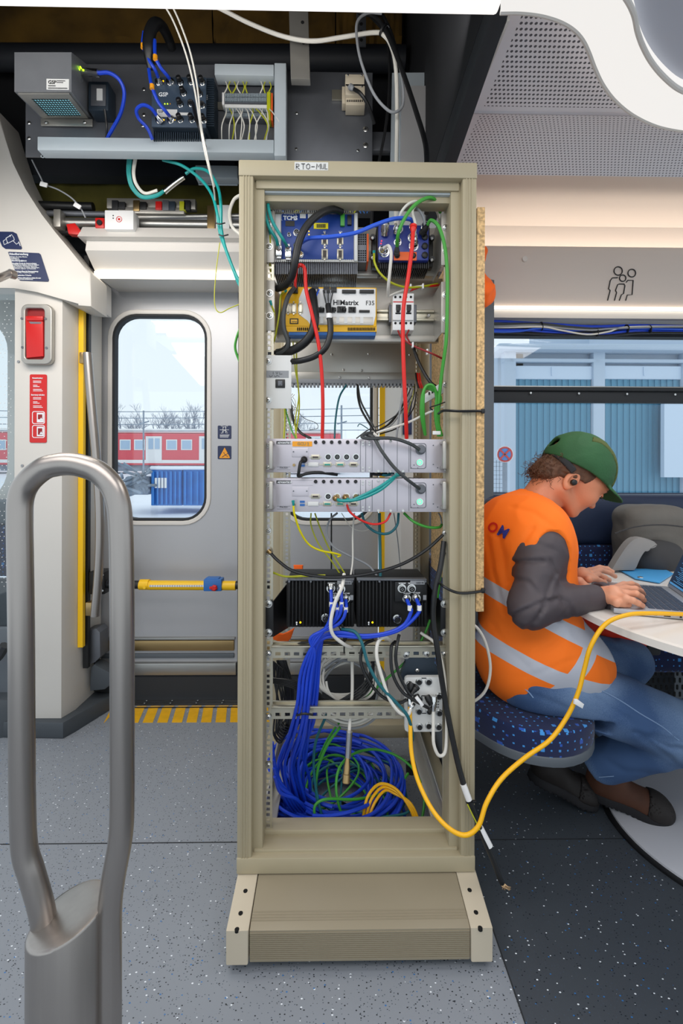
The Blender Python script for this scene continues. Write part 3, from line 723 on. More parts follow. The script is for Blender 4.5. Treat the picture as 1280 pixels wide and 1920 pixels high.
rbox('rear_bottom_beam', X0, YB - .0, ZB, X1, YB + .045, ZB + .05)
for s, xo in ((1, X0), (-1, X1)):
    rbox('side_beam', xo, YF + .06, ZT - .04, xo + s * .03, YB, ZT); rbox('side_beam', xo, YF + .06, ZB, xo + s * .04, YB, ZB + .04)
    m = MB(); m.box((xo + s * .066, 1.5, ZB + .03), (.035, .46, .012), .002); m.box((xo + s * .05, 1.5, ZB + .055), (.006, .46, .05), .002); m.go('floor_rail', 'alu_plate', rk)
def rail(name, px, w, Y, z0, z1, hole=.0095, pitch=.0148, group=3, gap=.0148):
    """sheet metal upright with a column of square holes"""
    xc = P(px, 900, Y).x; m = MB(); hw = w / 2
    m.box((xc - hw / 2 - hole / 4, Y, (z0 + z1) / 2), (hw - hole / 2, .002, z1 - z0)); m.box((xc + hw / 2 + hole / 4, Y, (z0 + z1) / 2), (hw - hole / 2, .002, z1 - z0))
    z = z0; zz = z0
    while zz < z1:
        top = zz + (pitch - hole); m.box((xc, Y, (zz + top) / 2), (hole, .002, top - zz)); zz += pitch
    m.box((xc + (hw if px > 640 else -hw), Y + .012, (z0 + z1) / 2), (.002, .024, z1 - z0))
    return m.go(name, 'zinc', rk)
zr0, zr1 = ZB + .055, ZT - .06
rail('mounting_rail', 504.5, .022, YE + .004, zr0, zr1); rail('mounting_rail', 838, .022, YE + .004, zr0, zr1)
rail('rear_rail', 538, .026, YB - .03, zr0, zr1); rail('rear_rail', 781, .026, YB - .03, zr0, zr1)
# plinth with wide feet
ZP = ZB; YP0 = 1.022
for s, (a, b, c, d) in ((1, (449, 487, 422, 465)), (-1, (892, 854, 926, 883))):
    xo = P(a, 900, YF).x; xi = P(b, 900, YF).x; xo2 = P(c, 1750, YP0).x; xi2 = P(d, 1750, YP0).x
    xo = (xo + xo2) / 2; xi = xi2
    m = MB(); m.prism([(xo, YP0, .022), (xo, YP0, .098), (xo, YF, ZP - .001), (xo, YB + .05, ZP - .001), (xo, YB + .05, .022)], (xi - xo, 0, 0), .003)
    f = m.go('foot', 'foot_light', rk)
    for px, py in (((460, 1672), (451, 1709), (444, 1736)) if s == 1 else ((880, 1670), (892, 1707), (900, 1733))):
        p = PZ(px, py, ZP - .008); n = (p.y - YP0) / (YF - YP0); zz = .098 + (ZP - .001 - .098) * n
        m = MB(); m.cyl((p.x, p.y, zz - .004), (p.x, p.y, zz + .0006), .0052, seg=16); m.go('screw_hole', 'black_hole', f)
xa_, xb_ = P(466, 1750, YP0).x + .001, P(883, 1750, YP0).x - .001
m = MB(); m.prism([(xa_, YP0 + .004, .024), (xa_, YP0 + .004, .094), (xa_, YP0 + .02, .099), (xa_, YF, ZP - .002), (xa_, YF + .03, ZP - .002), (xa_, YF + .03, .024)], (xb_ - xa_, 0, 0), .002)
for k in range(14): m.box(((xa_ + xb_) / 2, YP0 + .0035, .03 + k * .0045), (xb_ - xa_ - .002, .0016, .0022))
for k in range(4): m.box(((xa_ + xb_) / 2, YP0 + .022 + k * .006, .0992 + k * .0007), (xb_ - xa_ - .002, .003, .0016))
m.go('kick_plate', 'rack_edge', rk)
for x in (xa_ + .02, xb_ - .02):
    for y in (1.09, 1.70):
        m = MB(); m.cyl((x, y, 0), (x, y, .03), .02, seg=16); m.go('levelling_foot', 'rubber', rk)
# handwritten paper strip on the top beam
m = MB(); m.prect(552, 304, 615, 319, YF - .0035, .001); m.go('paper_label', 'white_plastic', rk)
def stroke(pts, px, py, w, h, Y, par, name='handwriting', r=.0006, mt='print_black'):
    m = MB()
    for seg_ in pts: m.tube([P(px + u * w, py - v * h, Y) for u, v in seg_], r, 5, smooth=False)
    return m.go(name, mt, par)
GL = {'R': [[(0, 0), (0, 1), (.6, .9), (.6, .6), (0, .5), (.7, 0)]], 'T': [[(0, 1), (.8, 1)], [(.4, 1), (.4, 0)]], 'O': [[(.4, 1), (0, .7), (.05, .2), (.4, 0), (.75, .3), (.7, .8), (.4, 1)]],
      '-': [[(0, .45), (.7, .45)]], 'M': [[(0, 0), (.1, 1), (.4, .4), (.8, 1), (.8, 0)]], 'U': [[(0, 1), (.1, .1), (.5, .1), (.6, 1)]], 'L': [[(.1, 1), (0, 0), (.5, .05)]]}
m = MB(); x = 555
for ch in 'RTO-MUL':
    for sg_ in GL[ch]: m.tube([P(x + u * 9, 317 - v * 10, YF - .0045) for u, v in sg_], .0007, 5, smooth=False)
    x += {'M': 9, 'U': 7}.get(ch, 9.5)
m.go('handwriting', 'print_black', rk)

def screw(px, py, par, Y=YE, r=5, name='screw', washer=True):
    m = MB(); s = S(Y)
    c = P(px, py, Y)
    if washer: m.cyl(c, c + Vector((0, -.0015, 0)), r * 1.35 * s, seg=20)
    m.lathe([(r * s, .0015), (r * s, .003), (r * .6 * s, .0048)], c, (0, -1, 0), 16)
    q = random.random() * 1.5
    m.mi = 1
    for k in (0, 90): m.box(c + Vector((0, -.0048, 0)), (r * .9 * s, .0006, r * .22 * s), rot=Matrix.Rotation(q + R(k), 3, 'Y'))
    return m.go(name, ['screw', 'black'], par)
for a, b in ((503, 995), (503, 1037), (834, 999), (834, 1037), (503, 1434), (835, 720)): screw(a, b, rk, r=4)

def pbox(name, x0, y0, x1, y1, Y, dep, mt, par, bev=.0, **k):
    m = MB(); m.prect(x0, y0, x1, y1, Y, dep, bev); return m.go(name, mt, par, **k)
def dsub(px, py, Y, par, w=14, h=9, mt='dsub', name='serial_port', vert=False):
    if vert: w, h = h, w
    m = MB(); m.prect(px - w / 2 - 1.5, py - h / 2 - 1, px + w / 2 + 1.5, py + h / 2 + 1, Y - .0015, .003, .001, mi=0); m.prect(px - w / 2, py - h / 2 + 1, px + w / 2, py + h / 2 - 1, Y - .005, .004, .0015, mi=0)
    m.prect(px - w / 2 + 1.2, py - h / 2 + 2, px + w / 2 - 1.2, py + h / 2 - 2, Y - .0056, .001, mi=1)
    d = ((0, h / 2 + 2.6) if vert else (w / 2 + 3, 0))
    for s in (1, -1): m.pcyl(px + s * d[0], py + s * d[1], Y, 1.6, .003, 8, mi=0)
    return m.go(name, ['zinc', mt], par)
def m12(px, py, Y, par, r=6, out=.008, name='round_port', core='black', pin=True):
    m = MB(); s = S(Y); c = P(px, py, Y)
    m.lathe([(r * 1.15 * s, 0), (r * 1.15 * s, .002), (r * .95 * s, .002), (r * .9 * s, out), (r * .8 * s, out), (r * .78 * s, out - .003)], c, (0, -1, 0), 20, mi=0)
    m.cyl(c, c + Vector((0, -(out - .0026), 0)), r * .79 * s, seg=16, mi=1)
    if pin:
        for a in range(4): m.cyl(c + Vector((math.cos(a * 1.57) * r * .3 * s, 0, math.sin(a * 1.57) * r * .3 * s)), c + Vector((math.cos(a * 1.57) * r * .3 * s, -(out - .001), math.sin(a * 1.57) * r * .3 * s)), r * .09 * s, seg=5, mi=0)
    return m.go(name, ['chrome', core], par)
def plug(par, a, b, r, mt='chrome', name='plug', knurl=True):
    """cable plug lying from a to b"""
    a, b = Vector(a), Vector(b); L = (b - a).length; n = (b - a).normalized(); m = MB()
    m.lathe([(r, 0), (r * 1.05, L * .05), (r * 1.05, L * .45), (r * .82, L * .5), (r * .82, L * .8), (r * .6, L)], a, n, 16)
    if knurl:
        for k in range(8): m.cyl(a + n * L * .08 + Vector((0, 0, 0)), a + n * L * .4, r * 1.09, seg=12) if k == 0 else None
    return m.go(name, mt, par)

# ---------------------------------------------------------------- top controller on its carrier
YT_ = 1.235
ct_ = T('controller_unit', 'blue train controller box with cooling ribs, topmost left device in the rack', 'controller', P(590, 490, YT_))
pbox('housing', 513, 398, 671, 491, YT_, .13, 'alu_plate', ct_, .002)
m = MB()
for k in range(46): m.prect(514 + k * 3.42, 491, 515.9 + k * 3.42, 514, YT_ + .004, .11)
m.go('cooling_ribs', 'dark_steel', ct_)
fp = pbox('front_panel', 527, 401, 663, 486, YT_ - .002, .003, 'tcms_blue', ct_, .0008)
pbox('side_strip', 513, 401, 526, 486, YT_ - .002, .003, 'white_plastic', ct_, .0008)
pbox('side_strip', 664, 399, 670, 489, YT_ - .004, .006, 'white_plastic', ct_, .001)
m = MB()
for k in range(40): m.prect(516 + k * 3.7, 394, 517.6 + k * 3.7, 399, YT_ + .0, .09)
for k in range(40): m.prect(516 + k * 3.7, 486.5, 517.6 + k * 3.7, 491, YT_ - .003, .003)
m.go('vent_comb', 'white_plastic', ct_)
text('TCMS', 7.5, 531, 412, YT_ - .0025, 'print_white', ct_, bold=.0006); text('MITRAC', 2.6, 532, 402.5, YT_ - .0025, 'print_white', ct_, sx=1.5)
m = MB(); m.tube([P(529.5, 400.5, YT_ - .003), P(527, 402, YT_ - .003), P(527, 412, YT_ - .003), P(529, 413.5, YT_ - .003)], .0006, 5, smooth=False); m.tube([P(553, 400.5, YT_ - .003), P(555, 402, YT_ - .003), P(554.5, 412, YT_ - .003), P(552.5, 413.5, YT_ - .003)], .0006, 5, smooth=False); m.go('logo_brackets', 'print_white', ct_)
pbox('data_plate', 562, 401, 573, 409, YT_ - .003, .001, 'white_plastic', ct_); pbox('data_plate', 577, 401, 602, 409, YT_ - .003, .001, 'white_plastic', ct_)
q = pbox('yellow_sticker', 588, 418, 615, 429, YT_ - .003, .001, 'label_yellow', ct_)
m = MB(); random.seed(1)
for k in range(16): m.prect(593 + k * 1.1, 420, 593.5 + k * 1.1 + (k % 3) * .2, 427, YT_ - .0035, .0005)
m.go('code_marks', 'print_black', q)
pbox('dark_label', 535, 414, 552, 424, YT_ - .003, .001, 'black', ct_)
for x, y in ((608.5, 449), (637.5, 449), (608.5, 476), (637.5, 476)):
    dsub(x, y, YT_ - .002, ct_, 17, 9, vert=True); text('X%d' % (int(x + y) % 50), 3, x - 3, y - 13, YT_ - .0025, 'print_white', ct_)
m12(556, 437, YT_ - .002, ct_, 5.5); m12(563, 478, YT_ - .002, ct_, 5.5, core='brass'); m12(542, 441, YT_ - .002, ct_, 3)
for x, y in ((522, 468), (540, 471)):
    m = MB(); m.prect(x - 6, y - 8, x + 6, y + 11, YT_ - .016, .015, .002); m.prect(x - 4, y + 11, x + 5, y + 16, YT_ - .010, .008, .001); m.prect(x - 4, y - 14, x + 3, y - 8, YT_ - .012, .008, .001); m.go('data_plug', 'chrome', ct_)
pbox('terminal_block', 638, 400, 646, 423, YT_ - .008, .008, 'green_cable', ct_, .0006); pbox('terminal_block', 651, 403, 659, 421, YT_ - .008, .008, 'black', ct_, .0006)
m = MB()
for k in range(3): m.pcyl(579, 428 + k * 6, YT_ - .002, 1, .001, 8)
m.go('status_light', 'led_yellow', ct_)
for k in range(8): text('m', 2.4, 575 + 0, 418 + k * 4, YT_ - .0025, 'print_white', ct_) if k < 1 else None
# carrier plates shared by the first two rows
def carrier(label, y0, y1, ears_l, ears_r, xs, px0, px1, ysh0, ysh1, Yb, scr):
    r_ = T('carrier_plate', label, 'plate', P(660, y1, YE))
    pbox('back_plate', px0, y0, px1, y1, Yb, .003, 'alu_plate', r_, .0005)
    m = MB(); m.prect(px0, ysh0, px1, ysh1, Yb - .02, .02, .001); m.go('shelf_edge', 'alu_plate', r_)
    for side, (a, b) in ((0, ears_l), (1, ears_r)):
        xa0, xa1 = xs[side]; e = pbox('ear', xa0, a, xa1, b, YE - .003, .003, 'alu_plate', r_, .0008)
        xx = P(xa1 if side == 0 else xa0, 600, YE).x; m = MB(); zt_, zb2 = P(600, a, YE).z, P(600, b, YE).z
        m.box((xx, (YE + Yb) / 2, (zt_ + zb2) / 2), (.002, Yb - YE, zt_ - zb2)); m.go('side_cheek', 'alu_plate', r_)
        for y in scr[side]: screw((xa0 + xa1) / 2 + (-1 if side == 0 else 1) * .5, y, e, YE - .003, 5)
    return r_
c1 = carrier('aluminium carrier plate behind the two blue devices in the top row', 426, 512, (396, 492), (400, 497), ((497, 513), (827, 841)), 514, 822, 508, 516, 1.32, ((421, 463), (426, 469)))
c2 = carrier('aluminium carrier plate holding the yellow safety controller and breaker', 538, 636, (525, 620), (528, 624), ((498, 514), (827, 841)), 514, 822, 628, 640, 1.31, ((550, 592), (553, 598)))
m = MB(); m.prect(510, 520, 830, 533, 1.40, .03, .003); m.go('cross_bar', 'alu_plate', c2)
gm = T('interface_module', 'slim grey module with vent holes and orange edge next to the blue controller', 'module', P(680, 490, 1.26))
pbox('housing', 670, 436, 687, 492, 1.25, .06, 'dark_steel', gm, .001); pbox('orange_edge', 687.5, 438, 691, 490, 1.25, .06, 'orange', gm, .001)
m = MB()
for i in range(4):
    for j in range(12):
        if j not in (5, 6): m.prect(671.5 + i * 4, 439 + j * 4.3, 674 + i * 4, 441.4 + j * 4.3, 1.2492, .001)
m.go('vent_holes', 'black_hole', gm)
# blue cube device
YQ = 1.225
bd_ = T('network_switch', 'dark blue square switch box crowded with round plugs, top row of the rack', 'switch', P(755, 500, YQ))
m = MB(); m.prect(706, 421, 806, 492, YQ + .012, .08, .006); m.prect(697, 440, 812, 500, YQ + .03, .03, .004)
for k in range(26): m.prect(712 + k * 3.6, 490, 713.8 + k * 3.6, 503, YQ + .014, .07)
for x, y in ((698, 447), (698, 484), (809, 448), (809, 488)): m.pcyl(x, y, YQ + .02, 5, .01, 14)
m.go('housing', 'black', bd_)
m = MB(); m.prect(709, 421, 804, 488, YQ, .02, .004); m.go('front_panel', 'cube_blue', bd_)
pbox('orange_label', 738, 472, 781, 488, YQ - .002, .003, 'orange', bd_, .0008)
for x, y in ((698, 447), (698, 484), (809, 448), (809, 488)): screw(x, y, bd_, YQ + .011, 3, washer=False)
for x, y, r in ((796, 445, 5.5), (796, 462, 5.5), (796, 479, 5.5), (744, 480, 5), (774, 480, 5)):
    m = MB(); m.lathe([(r * 1.1 * S(YQ), 0), (r * 1.1 * S(YQ), .004), (r * .7 * S(YQ), .006)], P(x, y, YQ), (0, -1, 0), 8); m.go('screw_cap', 'black', bd_)
for x, y, r in ((746, 430, 8), (720, 474, 8), (745, 455, 6), (773, 446, 8), (775, 462, 8), (773, 425, 6), (796, 425, 7)):
    m12(x, y, YQ, bd_, r, .012)
m = MB(); m.lathe([(7.5 * S(YQ), 0), (7.5 * S(YQ), .008), (8 * S(YQ), .01), (7 * S(YQ), .028), (2 * S(YQ), .034)], P(721, 440, YQ), (0, -.75, .65), 16); m.go('status_dome', 'chrome', bd_)
for x, y in ((715, 452), (714, 457)):
    m = MB(); m.pcyl(x, y, YQ, 1, .001, 8); m.go('status_light', mat('led_red', 'ff2020', .3, emit='ff2020', es=3), bd_)
# ---------------------------------------------------------------- yellow safety controller
YH_ = 1.25
hm = T('safety_controller', 'wide yellow and white safety controller in the second row of the rack', 'controller', P(617, 625, YH_))
m = MB(); m.prect(527, 538, 706, 612, YH_, .055, .003); m.prism([P(529, 611, YH_ + .002), P(540, 622, YH_ + .004), P(706, 622, YH_ + .004), P(706, 611, YH_ + .002)], (0, .045, 0)); m.go('housing', 'him_yellow', hm)
m = MB(); m.prect(541, 620, 704, 629, YH_ + .006, .045, .001); m.go('foot_rail', 'him_blue', hm)
m = MB(); m.prism([P(x, y, YH_ - .0015) for x, y in ((568, 541), (704, 541), (704, 592), (700, 609), (581, 609), (577, 601), (560, 590), (560, 560))], (0, .003, 0), .0008); m.go('front_panel', 'white', hm)
text('HIMatrix', 9.5, 624, 571.5, YH_ - .002, 'print_black', hm, bold=.0004, sx=1.0); text('F35', 8.5, 685, 572, YH_ - .002, 'print_black', hm); text('HIMA', 3, 546.5, 604.5, YH_ - .0035, 'print_black', hm)
for k, (x, y, w) in enumerate(((624, 577, 40), (645, 553, 20), (676, 553, 22), (600, 575, 12), (606, 604, 40))): text('-' * int(w / 2), 2.2, x, y, YH_ - .002, 'grey_cable', hm)
pbox('grey_window', 591, 594, 699, 609, YH_ - .003, .002, 'alu_plate', hm, .0005)
m = MB()
for k in range(6): m.prect(600 + k * 15, 594, 606 + k * 15, 606, YH_ - .004, .002)
m.go('label_pocket', 'white_plastic', hm)
q = pbox('logo_plate', 543, 597, 559, 607, YH_ - .002, .002, 'print_black', hm); m = MB(); m.prect(545, 599, 557, 605.5, YH_ - .003, .0015); m.go('logo_field', 'him_yellow', q)
for x in (540, 550.5, 563): dsub(x, 578, YH_ - .001, hm, 17, 7, vert=True, mt='zinc')
for (x0, x1, y0, y1) in ((548, 558, 537, 549), (584, 597, 537, 548), (606, 618, 537, 548), (619, 631, 538, 547), (641, 667, 543, 549), (674, 701, 543, 549), (673, 693, 581, 585), (592, 607, 576, 585), (614, 628, 576, 585), (632, 648, 574, 585), (653, 667, 575, 585)):
    m = MB(); m.prect(x0, y0, x1, y1, YH_ - .007, .008, .0006); n = int((x1 - x0) / 2.6)
    for k in range(n): m.prect(x0 + .7 + k * 2.6, y0 + 1, x0 + 1.9 + k * 2.6, y0 + 3, YH_ - .008, .001)
    m.go('terminal_block', 'black', hm)
for k in range(7):
    x = (598, 604, 620, 626, 640, 645, 660)[k]; m = MB(); m.tube([P(x - 3, 576, YH_ - .006), P(x - 2, 577 + (k % 3) * 2, YH_ - .014), P(x + 3, 578, YH_ - .014), P(x + 3, 584, YH_ - .008)], .0014, 6); m.go('wire_bridge', 'black_cable', hm)
m = MB()
for k in range(12): m.prect(557 + k * 3.6, 614, 559 + k * 3.6, 619, YH_ + .0, .004)
for k in range(18): m.prect(652 + k * 2.9, 614, 653.6 + k * 2.9, 619, YH_ + .0, .004)
m.go('vent_slots', 'black_hole', hm)
# DIN rail and breaker
dr = T('din_rail', 'short zinc rail behind the white circuit breaker', 'rail', P(770, 600, 1.30)); m = MB(); m.prect(706, 580, 814, 602, 1.30, .008, .001); m.prect(706, 581, 814, 585, 1.292, .01, .001); m.prect(706, 597, 814, 601, 1.292, .01, .001); m.go('rail_profile', 'zinc', dr); screw(803, 592, dr, 1.292, 3.5, washer=False)
cb_ = T('circuit_breaker', 'white double circuit breaker with red line and black toggles', 'breaker', P(756, 618, 1.26))
for k, x in enumerate((736, 756)):
    m = MB(); m.prect(x, 550, x + 19.6, 580, 1.25, .05, .001); m.prect(x, 566, x + 19.6, 600, 1.243, .04, .001); m.prect(x, 598, x + 19.6, 619, 1.25, .05, .001); h_ = m.go('pole_body', 'white', cb_)
    m = MB(); m.prect(x + 1, 565, x + 19, 567, 1.2424, .002); m.go('red_line', 'red', h_)
    m = MB(); m.prect(x + 6, 571, x + 15, 581, 1.2415, .003, .0005); m.prect(x + 7.5, 576, x + 14, 583, 1.232, .012, .001); m.go('toggle', 'black', h_)
    for yy in (557, 606):
        for dx in (5, 14): m = MB(); m.pcyl(x + dx, yy, 1.2498, 2.2, .0012, 12); m.go('terminal_screw', 'black_hole', h_)
    m = MB(); m.prect(x + 5, 586, x + 15, 589, 1.2424, .001); m.go('print', 'print_black', h_)
for a, b in ((729, 737), (775, 781)): pbox('side_clamp', a, 571, b, 604, 1.27, .03, 'dark_steel', cb_, .001)
# ---------------------------------------------------------------- lower plate with fan tray comb
fp_ = T('fan_tray', 'wide steel tray with a comb edge below the yellow controller', 'tray', P(665, 720, 1.5))
pbox('tray_face', 546, 640, 778, 699, 1.50, .004, 'alu_plate', fp_, .001); m = MB(); m.prect(546, 698, 778, 712, 1.485, .03, .002); m.go('tray_flange', 'alu_plate', fp_)
m = MB(); m.prect(545, 711, 778, 719, 1.48, .04, .001)
for k in range(34): m.prect(546 + k * 6.85, 719, 550 + k * 6.85, 724, 1.48, .03)
m.go('comb', 'grey_cable', fp_)
for x, y in ((622, 665), (691, 664), (644, 694), (678, 695), (637, 708), (692, 709), (768, 666)): screw(x, y, fp_, 1.484 if y > 700 else 1.50, 2.4, washer=False)
# socket plate at left
sp = T('socket_plate', 'small white metal plate with a black inlet and grey paper strip', 'plate', P(521, 765, YE))
pbox('plate', 496, 666, 546, 766, YE - .003, .003, 'white_plastic', sp, .0008); pbox('paper_strip', 498, 695, 541, 708, YE - .004, .001, 'grey_cable', sp)
m = MB()
for i, seg_ in enumerate(([(512, 697), (512, 702)], [(517, 697), (519, 702), (521, 697)], [(524, 697), (524, 702), (529, 701)], [(505, 704), (507, 707), (511, 704)], [(514, 704), (516, 707), (519, 704), (524, 706)])): m.tube([P(x, y, YE - .0046) for x, y in seg_], .0005, 5, smooth=False)
m.go('handwriting', 'print_black', sp)
m = MB(); m.prect(516, 711, 534, 727, YE - .006, .006, .001); q = m.go('inlet', 'black', sp); m = MB(); m.prect(521, 714, 529, 723, YE - .0075, .002); m.prect(523, 716, 527, 721, YE - .009, .002); m.go('switch_rocker', 'dark_steel', q)
for y in (677, 750): screw(502.5, y, sp, YE - .003, 5)

# ---------------------------------------------------------------- two silver industrial computers
def computer(dy, label, second):
    u = T('industrial_computer', label, 'computer', P(668, 886 + dy, YE)); y = lambda v: v + dy
    m = MB(); m.prect(517, y(824.5), 820, y(885), YE + .002, .28, .002); m.go('case', 'adv_dark', u)
    fp = pbox('front_panel', 497, y(823), 838, y(886), YE - .003, .005, 'adv', u, .0008)
    for x0, x1, yy in ((507, 515, 0), (822, 833, 0)):
        m = MB(); s = -1
        c0, c1 = P((x0 + x1) / 2, y(828), YE - .003), P((x0 + x1) / 2, y(880), YE - .003)
        m.box((c0.x, YE - .034, (c0.z + c1.z) / 2), (.011, .010, c0.z - c1.z), .004); m.box((c0.x, YE - .018, c0.z - .004), (.010, .03, .009), .003); m.box((c0.x, YE - .018, c1.z + .004), (.010, .03, .009), .003); m.go('handle', 'alu_plate', u)
    for x, yy in ((501, 835), (501, 876), (836, 840), (836, 880)): screw(x, y(yy), u, YE - .003, 3.4)
    q = pbox('logo_plate', 518, y(827), 545, y(833), YE - .004, .001, 'print_black', u); text('ADVANTECH', 3.6, 520, y(832), YE - .0045, 'print_white', q, 'lettering', bold=.0003, sx=.92)
    text('ITA-5231', 3, 524, y(878.5), YE - .0036, 'print_black', u); m = MB()
    for a in ((519, 875, 544, 875.6), (519, 880.5, 544, 881)): m.prect(a[0], y(a[1]), a[2], y(a[3]), YE - .0035, .001)
    m.go('panel_lines', 'dark_steel', u)
    if not second:
        q = pbox('orange_sticker', 548, y(827.5), 585, y(837), YE - .004, .001, 'label_orange', u); text('GCU 2', 5.5, 557, y(834.5), YE - .0045, 'brass', q, bold=.0004)
    else: 
        m = MB(); m.prect(547, y(826.5), 586, y(827), YE - .0035, .001); m.prect(547, y(836), 586, y(836.5), YE - .0035, .001); m.go('panel_lines', 'adv_dark', u)
    m = MB(); m.prect(547, y(840), 578, y(857), YE - .0045, .002, .0008); m.go('cover_plate', 'adv', u)
    for x, yy in ((550, 847), (575, 847)): m = MB(); m.pcyl(x, y(yy), YE - .0045, 1.4, .001, 10); m.go('small_screw', 'dark_steel', u)
    for x in (591.5, 606.5, 621.5, 636.5, 651.5, 666.5):
        m = MB(); m.lathe([(3.4 * S(YE), 0), (3.4 * S(YE), .003), (2.6 * S(YE), .005)], P(x, y(829), YE - .003), (0, -1, 0), 14); m.go('antenna_cap', 'black', u)
    dsub(591, y(857), YE - .003, u, 13, 7)
    for x in (615, 632, 649.5, 667): m12(x, y(857), YE - .003, u, 5.8, .007, core=('black' if not second or x in (615,) else 'brass'))
    m = MB(); m.prect(577, y(867), 597, y(875), YE - .006, .003, .001); m.prect(578.5, y(869), 595.5, y(873), YE - .0068, .001); m.go('video_port', ['white_plastic'], u)
    for x in (574, 600): m = MB(); m.pcyl(x, y(871), YE - .003, 1.8, .003, 6); m.go('port_screw', 'zinc', u)
    for x in (613.5, 637.5): dsub(x, y(871), YE - .003, u, 13, 7, mt='green_socket')
    dsub(662.5, y(871), YE - .003, u, 12, 7)
    m = MB(); m.prect(562, y(865), 571, y(869), YE - .0045, .002); m.prect(562, y(871), 571, y(875), YE - .0045, .002); m.go('data_port', 'him_blue', u)
    m = MB(); m.pcyl(551, y(872), YE - .003, 2.6, .004, 10); m.go('earth_stud', 'brass', u)
    for x in (675, 685, 697, 719, 744, 766):
        m = MB(); m.prect(x, y(826), x + .9, y(884.5), YE - .0036, .001); m.go('slot_line', 'dark_steel', u)
    for x in (680, 692):
        for yy in (829, 834, 877, 883): m = MB(); m.pcyl(x, y(yy), YE - .003, 1.9, .002, 10); m.go('small_screw', 'screw', u)
    for x in (709, 732, 755):
        for yy in ((827, 883.5) if x != 755 else (883.5,)): m = MB(); m.pcyl(x, y(yy), YE - .003, 2.4, .003, 10); m.go('small_screw', 'screw', u)
    m = MB(); 
    o_ = prr(769, y(831), 799, y(879), 5, YE - .0042); i_ = prr(770, y(832), 798, y(878), 4.2, YE - .0042); m.ring(o_, i_, (0, .001, 0)); m.go('power_panel_line', 'dark_steel', u)
    b = MB(); b.lathe([(6.5 * S(YE), 0), (6.5 * S(YE), .004), (5.6 * S(YE), .004)], P(786.5, y(867), YE - .003), (0, -1, 0), 24); b = b.go('power_button', 'chrome', u)
    m = MB(); o_ = [P(786.5 + 5 * math.cos(a / 24 * 6.283), y(867) + 5 * math.sin(a / 24 * 6.283), YE - .0075) for a in range(24)]; i_ = [P(786.5 + 3.6 * math.cos(a / 24 * 6.283), y(867) + 3.6 * math.sin(a / 24 * 6.283), YE - .0075) for a in range(24)]
    m.ring(o_, i_, (0, .001, 0)); m.prect(786, y(864), 787, y(868), YE - .0078, .001); m.go('green_ring', 'led_green', b)
    for x, yy in ((770, 878), (776, 872), (783, 878), (812, 835), (812, 871), (820, 877)): m = MB(); m.pcyl(x, y(yy), YE - .003, 1.2, .001, 8); m.go('small_screw', 'dark_steel', u)
    m = MB(); s = S(YE); m.lathe([(9.5 * s, 0), (9.5 * s, .005), (7 * s, .006), (6.5 * s, .016)], P(788, y(843), YE - .003), (0, -1, 0), 24); m.go('power_socket', 'dark_steel', u)
    return u
computer(0, 'silver rack computer with the orange sticker, upper of the two', False)
computer(73.8, 'silver rack computer with two teal cables plugged in, lower of the two', True)

# ---------------------------------------------------------------- pair of black finned radio boxes on a black bracket
YK = 1.20
br = T('mounting_bracket', 'black sheet bracket carrying the two finned boxes', 'bracket', P(668, 1185, YE))
for s, e, scx in ((1, (497, 511, 539), 503), (-1, (842, 827, 800), 833)):
    m = MB(); m.prect(min(e[0], e[1]), 1126, max(e[0], e[1]), 1194, YE - .004, .003, .0006)
    m.prism([P(e[1], 1128, YE - .004), P(e[2], 1092, YK + .10), P(e[2], 1177, YK + .10), P(e[1], 1194, YE - .004)], (s * .002, 0, 0)) ; m.go('bracket_cheek', 'black', br)
    for yy in (1132, 1186): screw(scx, yy, br, YE - .004, 5.5)
m = MB(); m.prect(535, 1100, 803, 1170, YK + .17, .004); m.go('bracket_back', 'black', br)
def finbox(x0, x1, xf, label, ports, led):
    u = T('radio_unit', label, 'radio unit', P((x0 + x1) / 2, 1178, YK)); m = MB()
    m.prect(x0, 1088, x1, 1176, YK + .012, .14, .003); m.go('housing', 'black_matte', u)
    m = MB()
    n = int((xf - x0) / 6.6)
    for k in range(n): m.prect(x0 + 4 + k * 6.6, 1090, x0 + 6 + k * 6.6, 1176, YK - .004, .016, .0006)
    for k in range(4): m.prect(x1 - 22 + k * 5.6, 1130, x1 - 20.4 + k * 5.6, 1176, YK + .002, .012, .0005)
    m.go('cooling_fins', 'black', u)
    pbox('connector_plate', xf + 2, 1091, x1 - 2, 1128, YK + .004, .01, 'black', u, .001)
    m = MB(); m.prect(x0 + 1, 1086, x1 - 1, 1089, YK + .004, .02, .001); m.go('top_edge', 'dark_steel', u)
    q = pbox('serial_label', x1 - 32, 1089, x1 - 5, 1096, YK + .002, .001, 'grey_cable', u); text('10551R', 3.5, x1 - 22, 1094.6, YK + .0014, 'print_black', q)
    for (px, py) in ports: m12(px, py, YK + .003, u, 7, .012)
    for (px, py) in ports[:4]: text('WVD/W', 2.6, px - 6, py - 8, YK + .003, 'print_white', u, bold=.0002)
    pbox('code_label', x1 - 8, 1116, x1 - 2, 1125, YK + .002, .001, 'grey_cable', u)
    for k, c in enumerate(('white', 'led_yellow')): m = MB(); m.pcyl(led + k * 7, 1167, YK - .005, 1.6, .001, 10); m.go('status_light', c, u)
    m = MB(); m.prect(led - 1, 1169.5, led + 1, 1172, YK - .005, .001); m.go('print', 'print_white', u)
    for x in (x0 + 5, (x0 + xf) / 2 + 8, x1 - 4): m = MB(); m.pcyl(x, 1090, YK - .002, 2, .003, 8); m.go('housing_screw', 'dark_steel', u)
finbox(537, 664, 612, 'black finned radio box with four blue cables plugged in', [(620, 1103), (639, 1104), (628, 1122), (648, 1122), (610, 1158)], 556)
